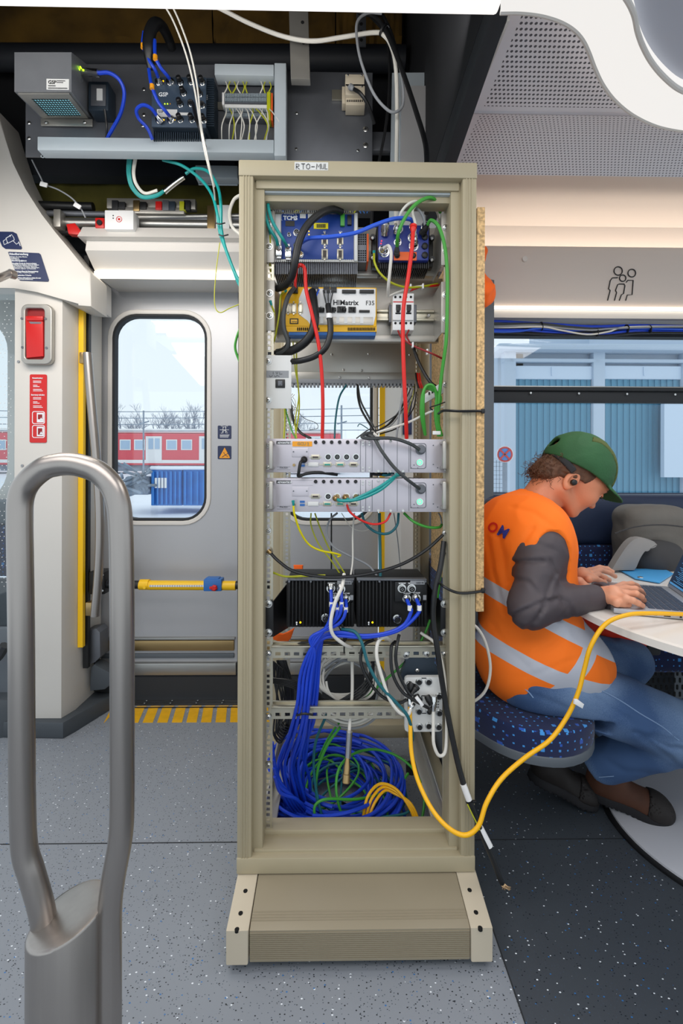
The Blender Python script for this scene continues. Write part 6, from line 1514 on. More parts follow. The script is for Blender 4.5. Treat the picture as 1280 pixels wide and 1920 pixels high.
# --- neck and head
hp_ = R(43); HF = np.array([.731, .05, -.682]); HF /= np.linalg.norm(HF); HU = np.array([.682, 0, .731]); HU -= HF * (HU @ HF); HU /= np.linalg.norm(HU); HL_ = np.cross(HU, HF)
EO = q3(1066, 900, 1.44); HR_ = np.array([HF, HL_, HU])
def hp3(a, b, c=0.): return EO + HF * a + HU * b + HL_ * c
def headf(X):
    d = ellf(X, hp3(-.012, .045), (.098, .074, .088), HR_)
    d = smin(d, ellf(X, hp3(.045, .01), (.058, .062, .070), HR_), .03)
    for s_ in (1, -1):
        d = smin(d, capf(X, hp3(-.018, -.050, s_ * .048), hp3(.076, -.070, s_ * .015), .018, .014), .020)     # jaw
        d = smin(d, ellf(X, hp3(.066, -.008, s_ * .036), (.026, .022, .026), HR_), .018)                      # cheek
    d = smin(d, ellf(X, hp3(.062, -.035), (.030, .036, .040), HR_), .02)
    d = smin(d, ellf(X, hp3(.079, -.066), (.014, .016, .014), HR_), .012)                                   # chin
    d = smin(d, ellf(X, hp3(.078, -.036), (.014, .022, .018), HR_), .012)
    d = smin(d, ellf(X, hp3(.088, .048), (.016, .045, .028), HR_), .02)                                      # brow
    d = smin(d, capf(X, hp3(.098, .026), hp3(.111, -.004), .0065, .0085), .010)                             # nose bridge
    d = smin(d, ellf(X, hp3(.1125, -.008), (.0095, .010, .009), HR_), .006)
    for s_ in (1, -1):
        d = smin(d, ellf(X, hp3(.101, -.011, s_ * .010), (.009, .006, .007), HR_), .005)                     # nostril wings
        d = -smin(-d, ellf(X, hp3(.104, .022, s_ * .031), (.016, .017, .013), HR_), .010)                    # eye sockets
    d = smin(d, ellf(X, hp3(.0905, -.0325), (.0065, .020, .0052), HR_), .004)                               # upper lip
    d = smin(d, ellf(X, hp3(.089, -.0425), (.0062, .017, .0055), HR_), .004)                                # lower lip
    d = smin(d, capf(X, hp3(-.045, -.035), Nck + FW * -.015 + UP * -.02, .047, .056), .03)                   # neck
    d = smin(d, capf(X, hp3(-.005, -.052), Nck + FW * .02 + UP * -.04, .026, .04), .02)
    return d
hv = np.stack([hp3(.13, 0), hp3(-.12, 0), hp3(0, .15), hp3(0, -.1), Nck - .08]); head = sdf_obj('head_skin', headf, hv.min(0) - .07, hv.max(0) + .07, .0032, 'skin', pn, 1)
# eyes, lids, brow, lashes, mouth line
for s_ in (1, -1):
    m = MB(); c = Vector(hp3(.0850, .0205, s_ * .030)); m.lathe([(.0115 * math.cos(R(a)), .0115 * math.sin(R(a))) for a in range(-80, 81, 20)], c, Vector(HF), 20); m.go('eye', 'white', head)
    for z0, r_, nm, mm in ((.0205, .0135, 'upper_lid', 'skin'),):
        def lidf(X, s_=s_): c_ = hp3(.0885, .0205, s_ * .031); d = np.abs(np.linalg.norm(X - c_, axis=-1) - .0128) - .0011; return np.maximum(d, (X - c_) @ (-(HU * .9 + HF * -.1)) - .0005 - .0)
        c_ = hp3(.0885, .0205, s_ * .031); sdf_obj('upper_lid', lidf, c_ - .018, c_ + .018, .0012, 'skin', head, 1)
    m = MB(); m.tube([Vector(hp3(.0985, .0205, s_ * .020)), Vector(hp3(.1035, .0188, s_ * .030)), Vector(hp3(.0975, .0195, s_ * .042))], .0011, 6); m.tube([Vector(hp3(.1035, .0188, s_ * .033)), Vector(hp3(.1095, .0165, s_ * .035))], .0007, 5); m.go('lashes', 'black', head)
    m = MB(); m.tube([Vector(hp3(.101, .040, s_ * .014)), Vector(hp3(.103, .045, s_ * .030)), Vector(hp3(.090, .043, s_ * .046))], .0022, 6); m.go('eyebrow', 'hair', head)
m = MB(); m.tube([Vector(hp3(.082, -.0375, -.022)), Vector(hp3(.0925, -.0378, -.010)), Vector(hp3(.0948, -.038, 0)), Vector(hp3(.0925, -.0378, .010)), Vector(hp3(.082, -.0375, .022))], .0012, 6); m.go('mouth_line', mat('lip', 'a5503f', .5), head)
for s_ in (1, -1):
    def earf(X, s_=s_):
        cc = hp3(-.026, -.018, s_ * .070); FRM = np.array([HF * .96 + HL_ * .28 * s_, HL_ * s_ * .96 - HF * .28, HU]); ring = ellf(X, cc, (.020, .008, .031), FRM); ring = np.maximum(ring, -ellf(X, cc + HL_ * s_ * .008 + HF * .003, (.013, .008, .022), FRM)); lobe = ellf(X, cc + HF * .004 - HU * .024, (.010, .006, .011), FRM); return smin(ring, lobe, .006)
    cc = hp3(-.026, -.018, s_ * .070); sdf_obj('ear', earf, cc - .045, cc + .045, .0018, 'skin', head, 1)
m = MB(); c = Vector(hp3(-.020, -.022, -.079 if HL_[1] > 0 else .079)); m.lathe([(.008, -.006), (.0095, 0), (.0085, .006), (.004, .009)], c, Vector((0, -1, 0)), 20); m.go('earbud', 'black', pn)
# --- hair
def hairf(X):
    d = ellf(X, hp3(-.020, .030), (.096, .080, .080), HR_)
    d = np.maximum(d, (X - hp3(.035, 0)) @ HF + .012 - .6 * ((X - hp3(.0, .02)) @ HU)) ; d = np.maximum(d, -((X - hp3(0, -.075)) @ HU))
    d = np.maximum(d, -ellf(X, hp3(.012, -.055), (.058, .2, .062), HR_))
    d = smin(d, ellf(X, hp3(-.078, -.034), (.038, .054, .040), HR_), .02)
    return d + wave3(X, 190, 6) * .0028 + wave3(X, 420, 7) * .0012
hair = sdf_obj('hair', hairf, EO - .17, EO + .17, .0034, 'hair', pn, 0)
m = MB(); random.seed(12)
for k in range(230):
    a = random.uniform(-.125, -.066); b = random.uniform(-.085, .02); c = random.uniform(-.06, .06); p = hp3(a, b, c); p = on_surf(hairf, p + (p - hp3(-.02, .03)) * .25, -(p - hp3(-.02, .03)) / max(1e-4, np.linalg.norm(p - hp3(-.02, .03))))
    if p is None: continue
    v = Vector((random.uniform(-1, .3), random.uniform(-.6, .4), random.uniform(-1, .4))).normalized(); pts_ = []; L = random.uniform(.015, .04); pv = v.orthogonal().normalized(); pw = v.cross(pv); ph = random.random() * 6
    for i in range(9): t = i / 8; pts_.append(Vector(p) + v * L * t + (pv * math.cos(ph + t * 9) + pw * math.sin(ph + t * 9)) * .0042 * min(1, t * 3))
    m.tube(pts_, .0006, 4, sub=2)
m.go('curls', 'hair', hair, kind='stuff')
# --- cap
cc0 = (-.008, .048)
def capo(X, g=0.): return ellf(X, hp3(*cc0), (.113 + g, .090 + g, .108 + g), HR_)
def capff(X):
    d = np.abs(capo(X, -.001)) - .0042
    cut = (X - hp3(0, .032)) @ HU - .20 * ((X - EO) @ HF); d = np.maximum(d, -cut)
    ho = ellf(X, hp3(-.120, .052), (.030, .028, .019), HR_); d = np.maximum(d, -ho)
    d = d + wave3(X, 50, 9) * .0016 - ridge(X, 34, 19) * .0016
    # brim
    lat = (X - EO) @ HL_; fa = (X - EO) @ HF; up_ = (X - EO) @ HU
    bz_ = .066 + .0 * fa - 4.0 * lat * lat - 1.6 * np.maximum(fa - .095, 0) ** 2
    pl_n = ((fa - .088) / .080) ** 2 + (lat / .078) ** 2 - 1; br = np.maximum(np.maximum(np.abs(up_ - bz_) - .003, pl_n * .04), .075 - fa)
    return smin(d, br, .006)
cap = sdf_obj('cap', capff, EO - .2, EO + .23, .0034, 'cap_green', pn, 1)
def meshf(X): 
    fa = (X - EO) @ HF; lat = (X - EO) @ HL_; up_ = (X - EO) @ HU; s_ = -1 if HL_[1] > 0 else 1
    band_ = np.abs(lat * s_ - (.058 - .9 * np.maximum(fa - .03, 0) ** 1.0 * .25)) - .0085
    return np.maximum(np.maximum(np.abs(capo(X, .0045)) - .0022, band_), np.maximum(-up_ + .06, -fa - .06))
sdf_obj('mesh_panel', meshf, EO - .2, EO + .2, .0028, 'cap_mesh', cap, 1)
def strapf(X):
    s_ = -1 if HL_[1] > 0 else 1; fa = (X - EO) @ HF; up_ = (X - EO) @ HU
    w = np.abs(up_ + .006 + .22 * fa) - .0095
    return np.maximum(np.maximum(np.abs(capo(X, -.001)) - .003, w), fa + .040)
sdf_obj('strap', strapf, EO - .2, EO + .2, .0028, 'rubber', cap, 1)
# --- hands
def hand(name, wrist, palm, knuck, fing, thumb, seed, rr0=.026):
    W_, Pm = np.array(wrist), np.array(palm)
    def hf(X):
        d = capf(X, W_, Pm, .024, .022); K = [np.array(k) for k in knuck]
        for k in K: d = smin(d, capf(X, Pm * .5 + W_ * .5, k, .017, .0115), .012)
        for k, f in zip(K, fing):
            pts_ = [k] + [np.array(p) for p in f]; r = [.0098, .0088, .0078, .0068]
            fd = capf(X, pts_[0], pts_[1], r[0], r[1]); fd = smin(fd, capf(X, pts_[1], pts_[2], r[1], r[2]), .003); fd = smin(fd, capf(X, pts_[2], pts_[3], r[2], r[3]), .003) if len(pts_) > 3 else fd
            d = smin(d, fd, .0035)
        t = [np.array(p) for p in thumb]; td = capf(X, t[0], t[1], .014, .0115); td = smin(td, capf(X, t[1], t[2], .0112, .0095), .003); td = smin(td, capf(X, t[2], t[3], .0095, .0078), .003)
        return smin(d, td, .008)
    al = np.array([W_, Pm] + [np.array(k) for k in knuck] + [np.array(p) for f in fing for p in f] + [np.array(p) for p in thumb])
    h_ = sdf_obj(name, hf, al.min(0) - .035, al.max(0) + .035, .0022, 'skin_hand', pn, 1)
    m = MB()
    for f in fing + [thumb]:
        a, b = Vector(f[-2]), Vector(f[-1]); n = (b - a).normalized(); u_ = (Vector((0, 0, 1)) - n * n.z).normalized(); c_ = b + u_ * .0062 - n * .001; sd_ = n.cross(u_); m.box(c_, (.010, .008, .0012), .0005, rot=Matrix((n, sd_, u_)).transposed())
    m.go('finger_nails', mat('nail', 'e2b09a', .3), h_)
Z0 = ZTB + .030
def HZ(px, py, z): return np.array(PZ(px, py, z)[:])
w_r = q3(1122, 1119, 1.285); plm = HZ(1150, 1112, Z0 + .018)
hand('hand', w_r, plm, [HZ(1172, 1122, Z0 + .014), HZ(1174, 1113, Z0 + .018), HZ(1174, 1104, Z0 + .020), HZ(1170, 1097, Z0 + .018)],
     [[HZ(1186, 1126, Z0 + .012), HZ(1196, 1131, Z0 + .004), HZ(1204, 1136, Z0 - .006)], [HZ(1192, 1113, Z0 + .022), HZ(1202, 1119, Z0 + .010), HZ(1207, 1126, Z0 - .004)], [HZ(1191, 1104, Z0 + .022), HZ(1201, 1108, Z0 + .010), HZ(1206, 1114, Z0 - .004)], [HZ(1184, 1095, Z0 + .018), HZ(1193, 1098, Z0 + .008), HZ(1198, 1103, Z0 - .004)]],
     [HZ(1142, 1122, Z0 + .004), HZ(1156, 1130, Z0 + .002), HZ(1168, 1132, Z0 - .003), HZ(1178, 1134, Z0 - .006)], 1)
w_l = q3(1076, 1084, 1.53); pl2 = HZ(1092, 1076, Z0 + .024)
hand('hand', w_l, pl2, [HZ(1106, 1070, Z0 + .020), HZ(1108, 1075, Z0 + .024), HZ(1108, 1081, Z0 + .022), HZ(1104, 1086, Z0 + .018)],
     [[HZ(1124, 1064, Z0 + .020), HZ(1138, 1066, Z0 + .012), HZ(1148, 1072, Z0)], [HZ(1126, 1069, Z0 + .026), HZ(1142, 1074, Z0 + .014), HZ(1153, 1081, Z0 - .002)], [HZ(1122, 1077, Z0 + .022), HZ(1134, 1083, Z0 + .010), HZ(1142, 1088, Z0 - .002)], [HZ(1116, 1085, Z0 + .016), HZ(1126, 1089, Z0 + .006), HZ(1134, 1092, Z0 - .004)]],
     [HZ(1086, 1090, Z0 + .014), HZ(1094, 1097, Z0 + .004), HZ(1103, 1101, Z0 - .002), HZ(1112, 1102, Z0 - .006)], 2)
# letters printed on the back of the vest, laid on the cloth
def vest_text(s_, px, py, size, mt, rz, ry):
    cu = bpy.data.curves.new('lettering', 'FONT'); cu.body = s_; cu.size = size; cu.extrude = 0; cu.offset = .0012; ob = bpy.data.objects.new('tmp_text', cu); C.objects.link(ob); bpy.context.view_layer.update()
    me = bpy.data.meshes.new_from_object(ob.evaluated_get(bpy.context.evaluated_depsgraph_get())); bpy.data.objects.remove(ob)
    b_ = bmesh.new(); b_.from_mesh(me); bmesh.ops.triangulate(b_, faces=b_.faces)
    for _ in range(2): bmesh.ops.subdivide_edges(b_, edges=b_.edges, cuts=1, use_grid_fill=False); bmesh.ops.triangulate(b_, faces=b_.faces)
    for v in b_.verts:
        a = v.co.x; c = v.co.y; x = px + (a * .85 * math.cos(ry) + c * math.sin(ry)) * 620; yy = py + (a * .85 * math.sin(ry) - c * math.cos(ry)) * 620
        p0_ = q3(x, yy, 1.2); p = on_surf(lambda X: vestf(X) - .005, p0_, (p0_ - np.array([0, 0, CH])) / np.linalg.norm(p0_ - np.array([0, 0, CH]))); v.co = Vector(p) if p is not None else Vector(q3(max(x, 912), yy, 1.40))
    b_.to_mesh(me); b_.free(); me.materials.clear(); me.materials.append(MT[mt]); link('lettering', me, vest)
vest_text('O', 911, 991, .042, 'red', 0, R(34)); vest_text('M', 930, 1001, .046, 'print_blue', 0, R(30))
# --- red clothes and bag on the bench behind, rucksack
def bagf(X):
    c = q3(1255, 1030, 1.90); q_ = np.abs(X - c) - np.array([.155, .03, .13]); d = np.linalg.norm(np.maximum(q_, 0), axis=-1) + np.minimum(q_.max(-1), 0) - .065; top = X[..., 2] - (float(q3(1200, 941, 1.86)[2]) - 1.6 * (X[..., 0] - float(q3(1225, 941, 1.86)[0])) ** 2); d = -smin(-d, -top, .03); return d + wave3(X, 28, 31) * .006 + wave3(X, 70, 33) * .0015
bg_ = T('rucksack', 'grey canvas rucksack leaning on the navy bench backrest', 'bag', Vector(q3(1225, 1080, 1.86))); c = q3(1240, 1010, 1.88)
sdf_obj('bag_body', bagf, c - .32, c + .36, .007, 'bag', bg_, 2)
def strp(X): 
    P0 = [q3(1158, 1068, 1.70), q3(1168, 1040, 1.70), q3(1186, 1020, 1.70), q3(1208, 1014, 1.72), q3(1228, 1022, 1.74)]; d = 9.
    for a, b in zip(P0, P0[1:]): d = np.minimum(d, capf(X * np.array([1, 1, 1]), a, b, .026, .026))
    return np.maximum(d, np.abs(X[..., 1] - 1.715) - .022)
m = MB(); mat('strap_grey', '8c8a88', .8); m.prism(spline([P(x, y, 1.70) for x, y in ((1146, 1070), (1160, 1046), (1180, 1018), (1198, 1008), (1218, 1012), (1233, 1021), (1226, 1027), (1212, 1031), (1201, 1045), (1190, 1070))], 4), (0, .035, 0), .006); m.go('shoulder_strap', 'strap_grey', bg_)
def pouch(X): return np.maximum(ellf(X, q3(1235, 1048, 1.78), (.10, .06, .075)), -9) + wave3(X, 40, 3) * .003
sdf_obj('side_pouch', pouch, q3(1235, 1048, 1.78) - .13, q3(1235, 1048, 1.78) + .13, .006, 'bag_dark', bg_, 2)
m = MB(); m.tube([P(1152, 1000, 1.76), P(1190, 988, 1.755), P(1240, 984, 1.76), P(1300, 990, 1.76)], .003, 6); m.go('zip', 'bag_dark', bg_)
def redf(X): d = capf(X, q3(1105, 1165, 1.62), q3(1185, 1192, 1.60), .055, .05); return d + wave3(X, 45, 15) * .008
sdf_o = sdf_obj('red_garment', redf, q3(1105, 1165, 1.62) - .12, q3(1185, 1192, 1.6) + .12, .006, mat('garment_red', 'd8321c', .85), None, 2); tag(sdf_o, 'crumpled red orange garment lying on the bench under the table', 'garment')
m = MB(); m.box(q3(1206, 1195, 1.62), (.05, .12, .09), .012); tag(m.go('dark_case', 'bag_dark'), 'small dark case beside the red garment under the table', 'case')
# orange jacket hanging behind the chipboard
def hang(X):
    d = capf(X, q3(893, 478, 1.92), q3(880, 520, 1.94), .042, .04); d = smin(d, capf(X, q3(880, 520, 1.94), q3(896, 552, 1.92), .05, .070), .03); d = smin(d, capf(X, q3(860, 490, 1.95), q3(855, 640, 1.95), .03, .05), .03); return d + wave3(X * np.array([1, 1, .4]), 60, 4) * .010
ho_ = sdf_obj('orange_jacket', hang, q3(880, 440, 1.93) - np.array([.22, .12, .6]), q3(890, 440, 1.93) + np.array([.15, .12, .06]), .006, 'orange_cloth', None, 2); tag(ho_, 'orange work jacket hanging behind the chipboard', 'jacket')
m = MB(); a = P(880, 470, 2.03); m.cyl(a, P(884, 472, 1.90), .006, seg=10); m.cyl(a + Vector((0, .012, 0)), a, .018, seg=16); tag(m.go('coat_hook', 'steel'), 'small steel coat hook carrying the orange jacket behind the chipboard', 'hook')
# ================================================================== CABLES
def cable(label, pts, r, mt, name='cable', group=None, cat='cable', plugs=(), seg=8, sub=6, par=None):
    """pts: picture x, picture y, distance. plugs: (end 0 or -1, length, radius, material)"""
    q = [P(*p) if not isinstance(p, Vector) else p for p in pts]; m = MB(); m.tube(q, r, seg, sub=sub); o = m.go(name, mt, par)
    if par is None: tag(o, label, cat, group)
    sp_ = spline(q, sub)
    for end, L, rr_, pm in plugs:
        a = sp_[end]; n_ = (sp_[0] - sp_[1]) if end == 0 else (sp_[-1] - sp_[-2]); n_.normalize(); pm_ = MB(); b = a + n_ * L
        pm_.lathe([(rr_ * .65, -.004), (rr_ * .7, 0), (rr_ * .85, L * .15), (rr_, L * .3), (rr_, L * .6), (rr_ * 1.18, L * .62), (rr_ * 1.18, L * .97), (rr_, L)], a, n_, 16); pm_.go('plug', pm, o)
    return o
# --- top of the rack
cable('teal cable looping from the rack corner down to the outer grey data plug', [(518, 374, 1.24), (508, 358, 1.23), (499, 368, 1.2), (497, 395, 1.2), (504, 425, 1.19), (517, 447, 1.2), (521, 462, 1.215)], .0042, 'teal_cable', plugs=[(-1, .018, .006, 'chrome')])
cable('teal cable running beside the outer one to the inner grey data plug', [(526, 376, 1.25), (520, 384, 1.24), (506, 374, 1.22), (503, 388, 1.19), (512, 418, 1.185), (530, 448, 1.19), (538, 462, 1.215)], .0042, 'teal_cable', plugs=[(-1, .018, .006, 'chrome')])
m = MB(); m.prism([P(x, y, 1.26) for x, y in ((515, 358), (522, 356), (526, 366), (524, 378), (517, 372))], (0, .012, 0), .002); tag(m.go('cable_tag', 'brass'), 'curled brown tape tag on the teal cables in the rack corner', 'tag')
cable('thick ribbed black cable curving from the blue controller top down to the rail', [(640, 396, 1.222), (622, 393, 1.20), (598, 402, 1.17), (574, 425, 1.155), (560, 455, 1.15), (553, 490, 1.15), (546, 520, 1.17), (533, 536, 1.2), (520, 541, 1.23)], .0095, 'black_cable', seg=12)
o = bpy.data.objects[-1] if False else None
for k in range(5):
    a = k * 1.3; cable('thin black core', [(640 - k * 1.5, 397 + k * .4, 1.219), (622 + k, 391 + k * 2.6, 1.186 + k * .004), (598, 398 + k * 3, 1.160 + k * .003), (578, 418 + k * 1.6, 1.146 + k * .003)], .0022, 'darkgrey_cable', name='cable_core', cat='cable', group='thin cores lying along the ribbed black cable') if k == 99 else None
cable('blue cable arching from the blue controller to the switch box', [(563, 456, 1.20), (580, 447, 1.17), (620, 444, 1.155), (665, 437, 1.15), (705, 421, 1.155), (740, 410, 1.17), (768, 411, 1.19), (776, 420, 1.205)], .0052, 'blue_cable2', plugs=[(0, .022, .0075, 'chrome')])
cable('green cable arching high over the switch box', [(744, 464, 1.20), (746, 440, 1.17), (758, 410, 1.16), (778, 384, 1.16), (802, 371, 1.17), (817, 377, 1.19), (825, 398, 1.23)], .0046, 'green_cable', plugs=[(0, .02, .007, 'darkgrey_cable')])
cable('long green cable running down the side of the rack from the switch box', [(800, 424, 1.20), (808, 413, 1.185), (822, 425, 1.175), (833, 460, 1.17), (838, 510, 1.165), (838, 580, 1.165), (836, 640, 1.17), (828, 700, 1.19), (822, 760, 1.21), (822, 818, 1.23)], .0046, 'green_cable', plugs=[(0, .024, .0085, 'black')])
cable('white cable bending from the switch box over to the rack side', [(746, 424, 1.205), (752, 398, 1.18), (770, 380, 1.18), (795, 378, 1.2), (818, 395, 1.24), (824, 415, 1.28)], .0036, 'white_cable', plugs=[(0, .018, .0085, 'chrome')])
cable('white cable rising steeply between the round sockets of the switch box', [(777, 444, 1.20), (778, 420, 1.18), (773, 396, 1.19), (782, 385, 1.21), (795, 386, 1.24)], .0036, 'white_cable', plugs=[(0, .018, .0085, 'chrome')])
cable('grey cable bending down into the black plug of the switch box', [(797, 424, 1.205), (792, 404, 1.2), (780, 390, 1.21), (768, 394, 1.24)], .0036, 'grey_cable')
cable('white cable hanging from the lower socket of the switch box', [(720, 466, 1.20), (728, 461, 1.175), (733, 475, 1.17), (731, 505, 1.18), (728, 535, 1.2), (727, 556, 1.235)], .0042, 'white_cable', plugs=[(0, .016, .0095, 'chrome')])
cable('white wire ending at the breaker with a small flat tag', [(728, 556, 1.25), (745, 548, 1.245), (768, 540, 1.25), (792, 536, 1.26)], .0028, 'white_cable')
cable('yellow green earth wire curving under the switch box', [(701, 476, 1.23), (702, 492, 1.215), (712, 512, 1.215), (735, 531, 1.22), (765, 539, 1.24), (800, 536, 1.27), (820, 532, 1.29)], .0030, 'earth_cable', plugs=[(0, .010, .0036, 'teal_cable')])
cable('red and black wire pair leading to the rack side above the breaker', [(768, 545, 1.27), (790, 537, 1.27), (812, 536, 1.28), (824, 534, 1.3)], .0032, 'red_cable')
cable('long red cable dropping from the switch box past the breaker', [(774, 434, 1.165), (772, 465, 1.155), (765, 520, 1.15), (757, 570, 1.155), (755, 620, 1.16), (757, 700, 1.165), (760, 760, 1.18), (762, 822, 1.215)], .0052, 'red_cable', plugs=[(0, .018, .0078, 'red_cable')])
cable('long red cable dropping past the yellow controller', [(558, 500, 1.21), (563, 497, 1.175), (571, 505, 1.17), (574, 545, 1.175), (585, 590, 1.175), (597, 645, 1.18), (603, 700, 1.19), (605, 760, 1.2), (604, 822, 1.22)], .0048, 'red_cable')
cable('red strap like cable end at the top of the yellow controller', [(556, 500, 1.22), (554, 520, 1.225), (553, 540, 1.235)], .0040, 'red_cable')
cable('red wire pair sagging from the breaker to the rack side', [(746, 620, 1.25), (752, 632, 1.235), (768, 645, 1.23), (790, 655, 1.225), (812, 664, 1.22), (828, 672, 1.23)], .0026, 'red_dark')
cable('red wire leaving the second breaker terminal', [(766, 619, 1.25), (762, 630, 1.24), (768, 642, 1.23)], .0024, 'red_dark')
for k, (x, y) in enumerate(((774, 646), (801, 659), (770, 537), (793, 536))): 
    m = MB(); m.prect(x - 1.6, y - 5, x + 1.6, y + 5, 1.222 if k < 2 else 1.255, .012, .001); tag(m.go('cable_tie', 'white'), 'tiny white tie on the red wires by the breaker', 'cable tie', 'white ties on the red wires by the breaker')
cable('black sleeve bundle bulging from the yellow controller to the lower side', [(585, 547, 1.235), (588, 570, 1.21), (590, 600, 1.19), (584, 625, 1.19), (568, 645, 1.2), (545, 658, 1.22), (520, 662, 1.25)], .0115, 'black_cable', seg=12)
cable('black sleeved cable sweeping from the white panel of the yellow controller', [(615, 572, 1.21), (618, 595, 1.19), (619, 625, 1.18), (610, 652, 1.18), (590, 668, 1.19), (565, 676, 1.2), (545, 678, 1.22)], .0080, 'black_cable', seg=12)
for k, c in enumerate(('white_cable', 'blue_cable2', 'darkgrey_cable', 'white_cable', 'blue_cable2')):
    cable('thin core fanning out of the black sleeve at the yellow controller', [(578 + k * 5, 543, 1.24), (582 + k * 3, 552, 1.225), (585 + k * 1.2, 566, 1.21)], .0018, c, name='cable_core', group='thin cores at the top of the yellow controller', seg=6)
for k in range(5):
    cable('dark core spreading from the sleeved cable on the white panel', [(606 + k * 4.6, 545, 1.235), (609 + k * 3, 560, 1.215), (614 + k, 578, 1.205)], .0020, 'grey_cable' if k % 2 else 'darkgrey_cable', name='cable_core', group='dark cores above the white panel sleeve', seg=6)
m = MB(); c = P(617, 593, 1.188); m.cyl(c + Vector((0, 0, .006)), c + Vector((0, 0, -.006)), .0088, seg=14); tag(m.go('cable_band', 'white'), 'white band round the sleeved cable under the white panel', 'band')
cable('dark grey cable curving from the top of the yellow controller down its side', [(551, 540, 1.235), (540, 556, 1.215), (532, 585, 1.205), (532, 615, 1.205), (540, 640, 1.21), (536, 656, 1.22), (520, 664, 1.24)], .0062, 'darkgrey_cable', seg=10)
cable('black cable creeping behind the socket plate corner', [(502, 662, 1.26), (518, 660, 1.24), (536, 650, 1.24), (541, 634, 1.26)], .0055, 'black_cable')
for i, (pts, c) in enumerate((([(506, 440, 1.21), (507, 470, 1.215), (506, 500, 1.23), (509, 520, 1.25)], 'earth_cable'), ([(533, 548, 1.245), (526, 556, 1.23), (523, 590, 1.23), (516, 630, 1.235), (510, 650, 1.25)], 'earth_cable'), ([(509, 572, 1.205), (514, 590, 1.215), (512, 625, 1.23), (510, 655, 1.25)], 'earth_cable'))):
    cable(('yellow green earth wire at the topmost carrier ear', 'yellow green earth wire from the corner of the yellow controller', 'yellow green earth wire from the second carrier ear')[i], pts, .0024, c, plugs=[(0, .012, .0032, 'teal_cable')], seg=6)
# --- wires between tray and computers
wires = [
 ([(549, 640, 1.3), (553, 690, 1.3), (560, 740, 1.3), (553, 790, 1.28), (556, 822, 1.25)], 'earth_cable', .0018, 'thin yellow wire waving down beside the socket plate'),
 ([(556, 625, 1.32), (556, 690, 1.3), (561, 760, 1.3), (553, 822, 1.27)], 'earth_cable', .0022, 'yellow green wire hanging straight behind the socket plate edge'),
 ([(530, 730, 1.3), (534, 780, 1.3), (532, 822, 1.28)], 'earth_cable', .0026, 'short yellow green wire by the rail over the upper computer'),
 ([(649, 722, 1.45), (636, 745, 1.42), (629, 785, 1.4), (627, 822, 1.38)], 'petrol_cable', .0030, 'dark green cable hanging across the door window'),
 ([(670, 722, 1.45), (671, 745, 1.40), (678, 770, 1.35), (696, 800, 1.24), (700, 808, 1.215)], 'black_cable', .0034, 'black cable dropping from the tray comb to the cable knot'),
 ([(671, 724, 1.46), (676, 752, 1.42), (690, 780, 1.36), (704, 808, 1.24)], 'darkgrey_cable', .0030, 'dark grey cable dropping next to the black one to the knot'),
 ([(775, 728, 1.4), (760, 760, 1.36), (735, 795, 1.3), (708, 812, 1.24)], 'grey_cable', .0022, 'light grey wire fanning from the knot up to the comb end'),
 ([(770, 728, 1.4), (752, 765, 1.36), (728, 795, 1.3), (706, 811, 1.24)], 'darkgrey_cable', .0022, 'dark wire fanning from the knot up to the comb end'),
 ([(763, 728, 1.4), (758, 752, 1.37), (735, 790, 1.31), (704, 810, 1.25)], 'black_cable', .0026, 'thin black wire fanning from the knot, innermost of the fan'),
 ([(780, 735, 1.4), (775, 765, 1.37), (748, 800, 1.3), (712, 814, 1.24)], 'black_cable', .0020, 'thin black wire fanning from the knot, lowest of the fan'),
 ([(772, 742, 1.35), (750, 772, 1.33), (715, 796, 1.3), (690, 806, 1.3), (668, 822, 1.32)], 'darkgrey_cable', .0018, 'thin dark wire crossing behind the knot'),
 ([(756, 672, 1.36), (755, 730, 1.33), (748, 780, 1.3), (743, 822, 1.26)], 'grey_cable', .0030, 'light grey cable hanging behind the long red cable'),
 ([(832, 762, 1.22), (800, 775, 1.22), (765, 792, 1.22), (722, 806, 1.22), (704, 812, 1.22)], 'white_cable', .0032, 'grey white cable coming in flat from the rack side to the knot'),
 ([(703, 812, 1.215), (690, 812, 1.20), (678, 818, 1.19), (690, 822, 1.185), (735, 822, 1.18), (768, 832, 1.185), (786, 843, 1.195)], 'darkgrey_cable', .0046, 'dark power cable to the socket of the upper computer'),
 ([(686, 815, 1.205), (700, 820, 1.19), (715, 845, 1.175), (735, 872, 1.17), (755, 892, 1.17), (775, 908, 1.18), (786, 916, 1.195)], 'darkgrey_cable', .0046, 'dark power cable crossing the upper computer to the lower one'),
 ([(700, 804, 1.25), (700, 812, 1.21), (712, 822, 1.205)], 'white_cable', .0040, 'white plug lead poking up at the cable knot'),
 ([(771, 640, 1.34), (785, 680, 1.32), (805, 715, 1.3), (822, 728, 1.3)], 'black_cable', .0048, 'black cable leaning from the breaker down to the rack side'),
 ([(543, 745, 1.35), (549, 785, 1.32), (562, 810, 1.3), (582, 822, 1.27)], 'black_cable', .0040, 'black cable sliding behind the upper computer, left of the window'),
 ([(542, 740, 1.4), (565, 780, 1.38), (592, 793, 1.36), (595, 803, 1.36), (580, 806, 1.37)], 'darkgrey_cable', .0009, 'hair thin dark wire curling in front of the door window'),
 ([(530, 752, 1.32), (540, 785, 1.3), (548, 810, 1.28), (555, 822, 1.26)], 'green_cable', .0022, 'thin green wire slanting down to the upper computer'),
 ([(670, 800, 1.32), (675, 795, 1.32), (690, 804, 1.32)], 'petrol_cable', .0014, 'tiny green wire stub beside the knot')]
for pts, c, r, lab in wires: cable(lab, pts, r, c, seg=7, sub=5)
random.seed(31)
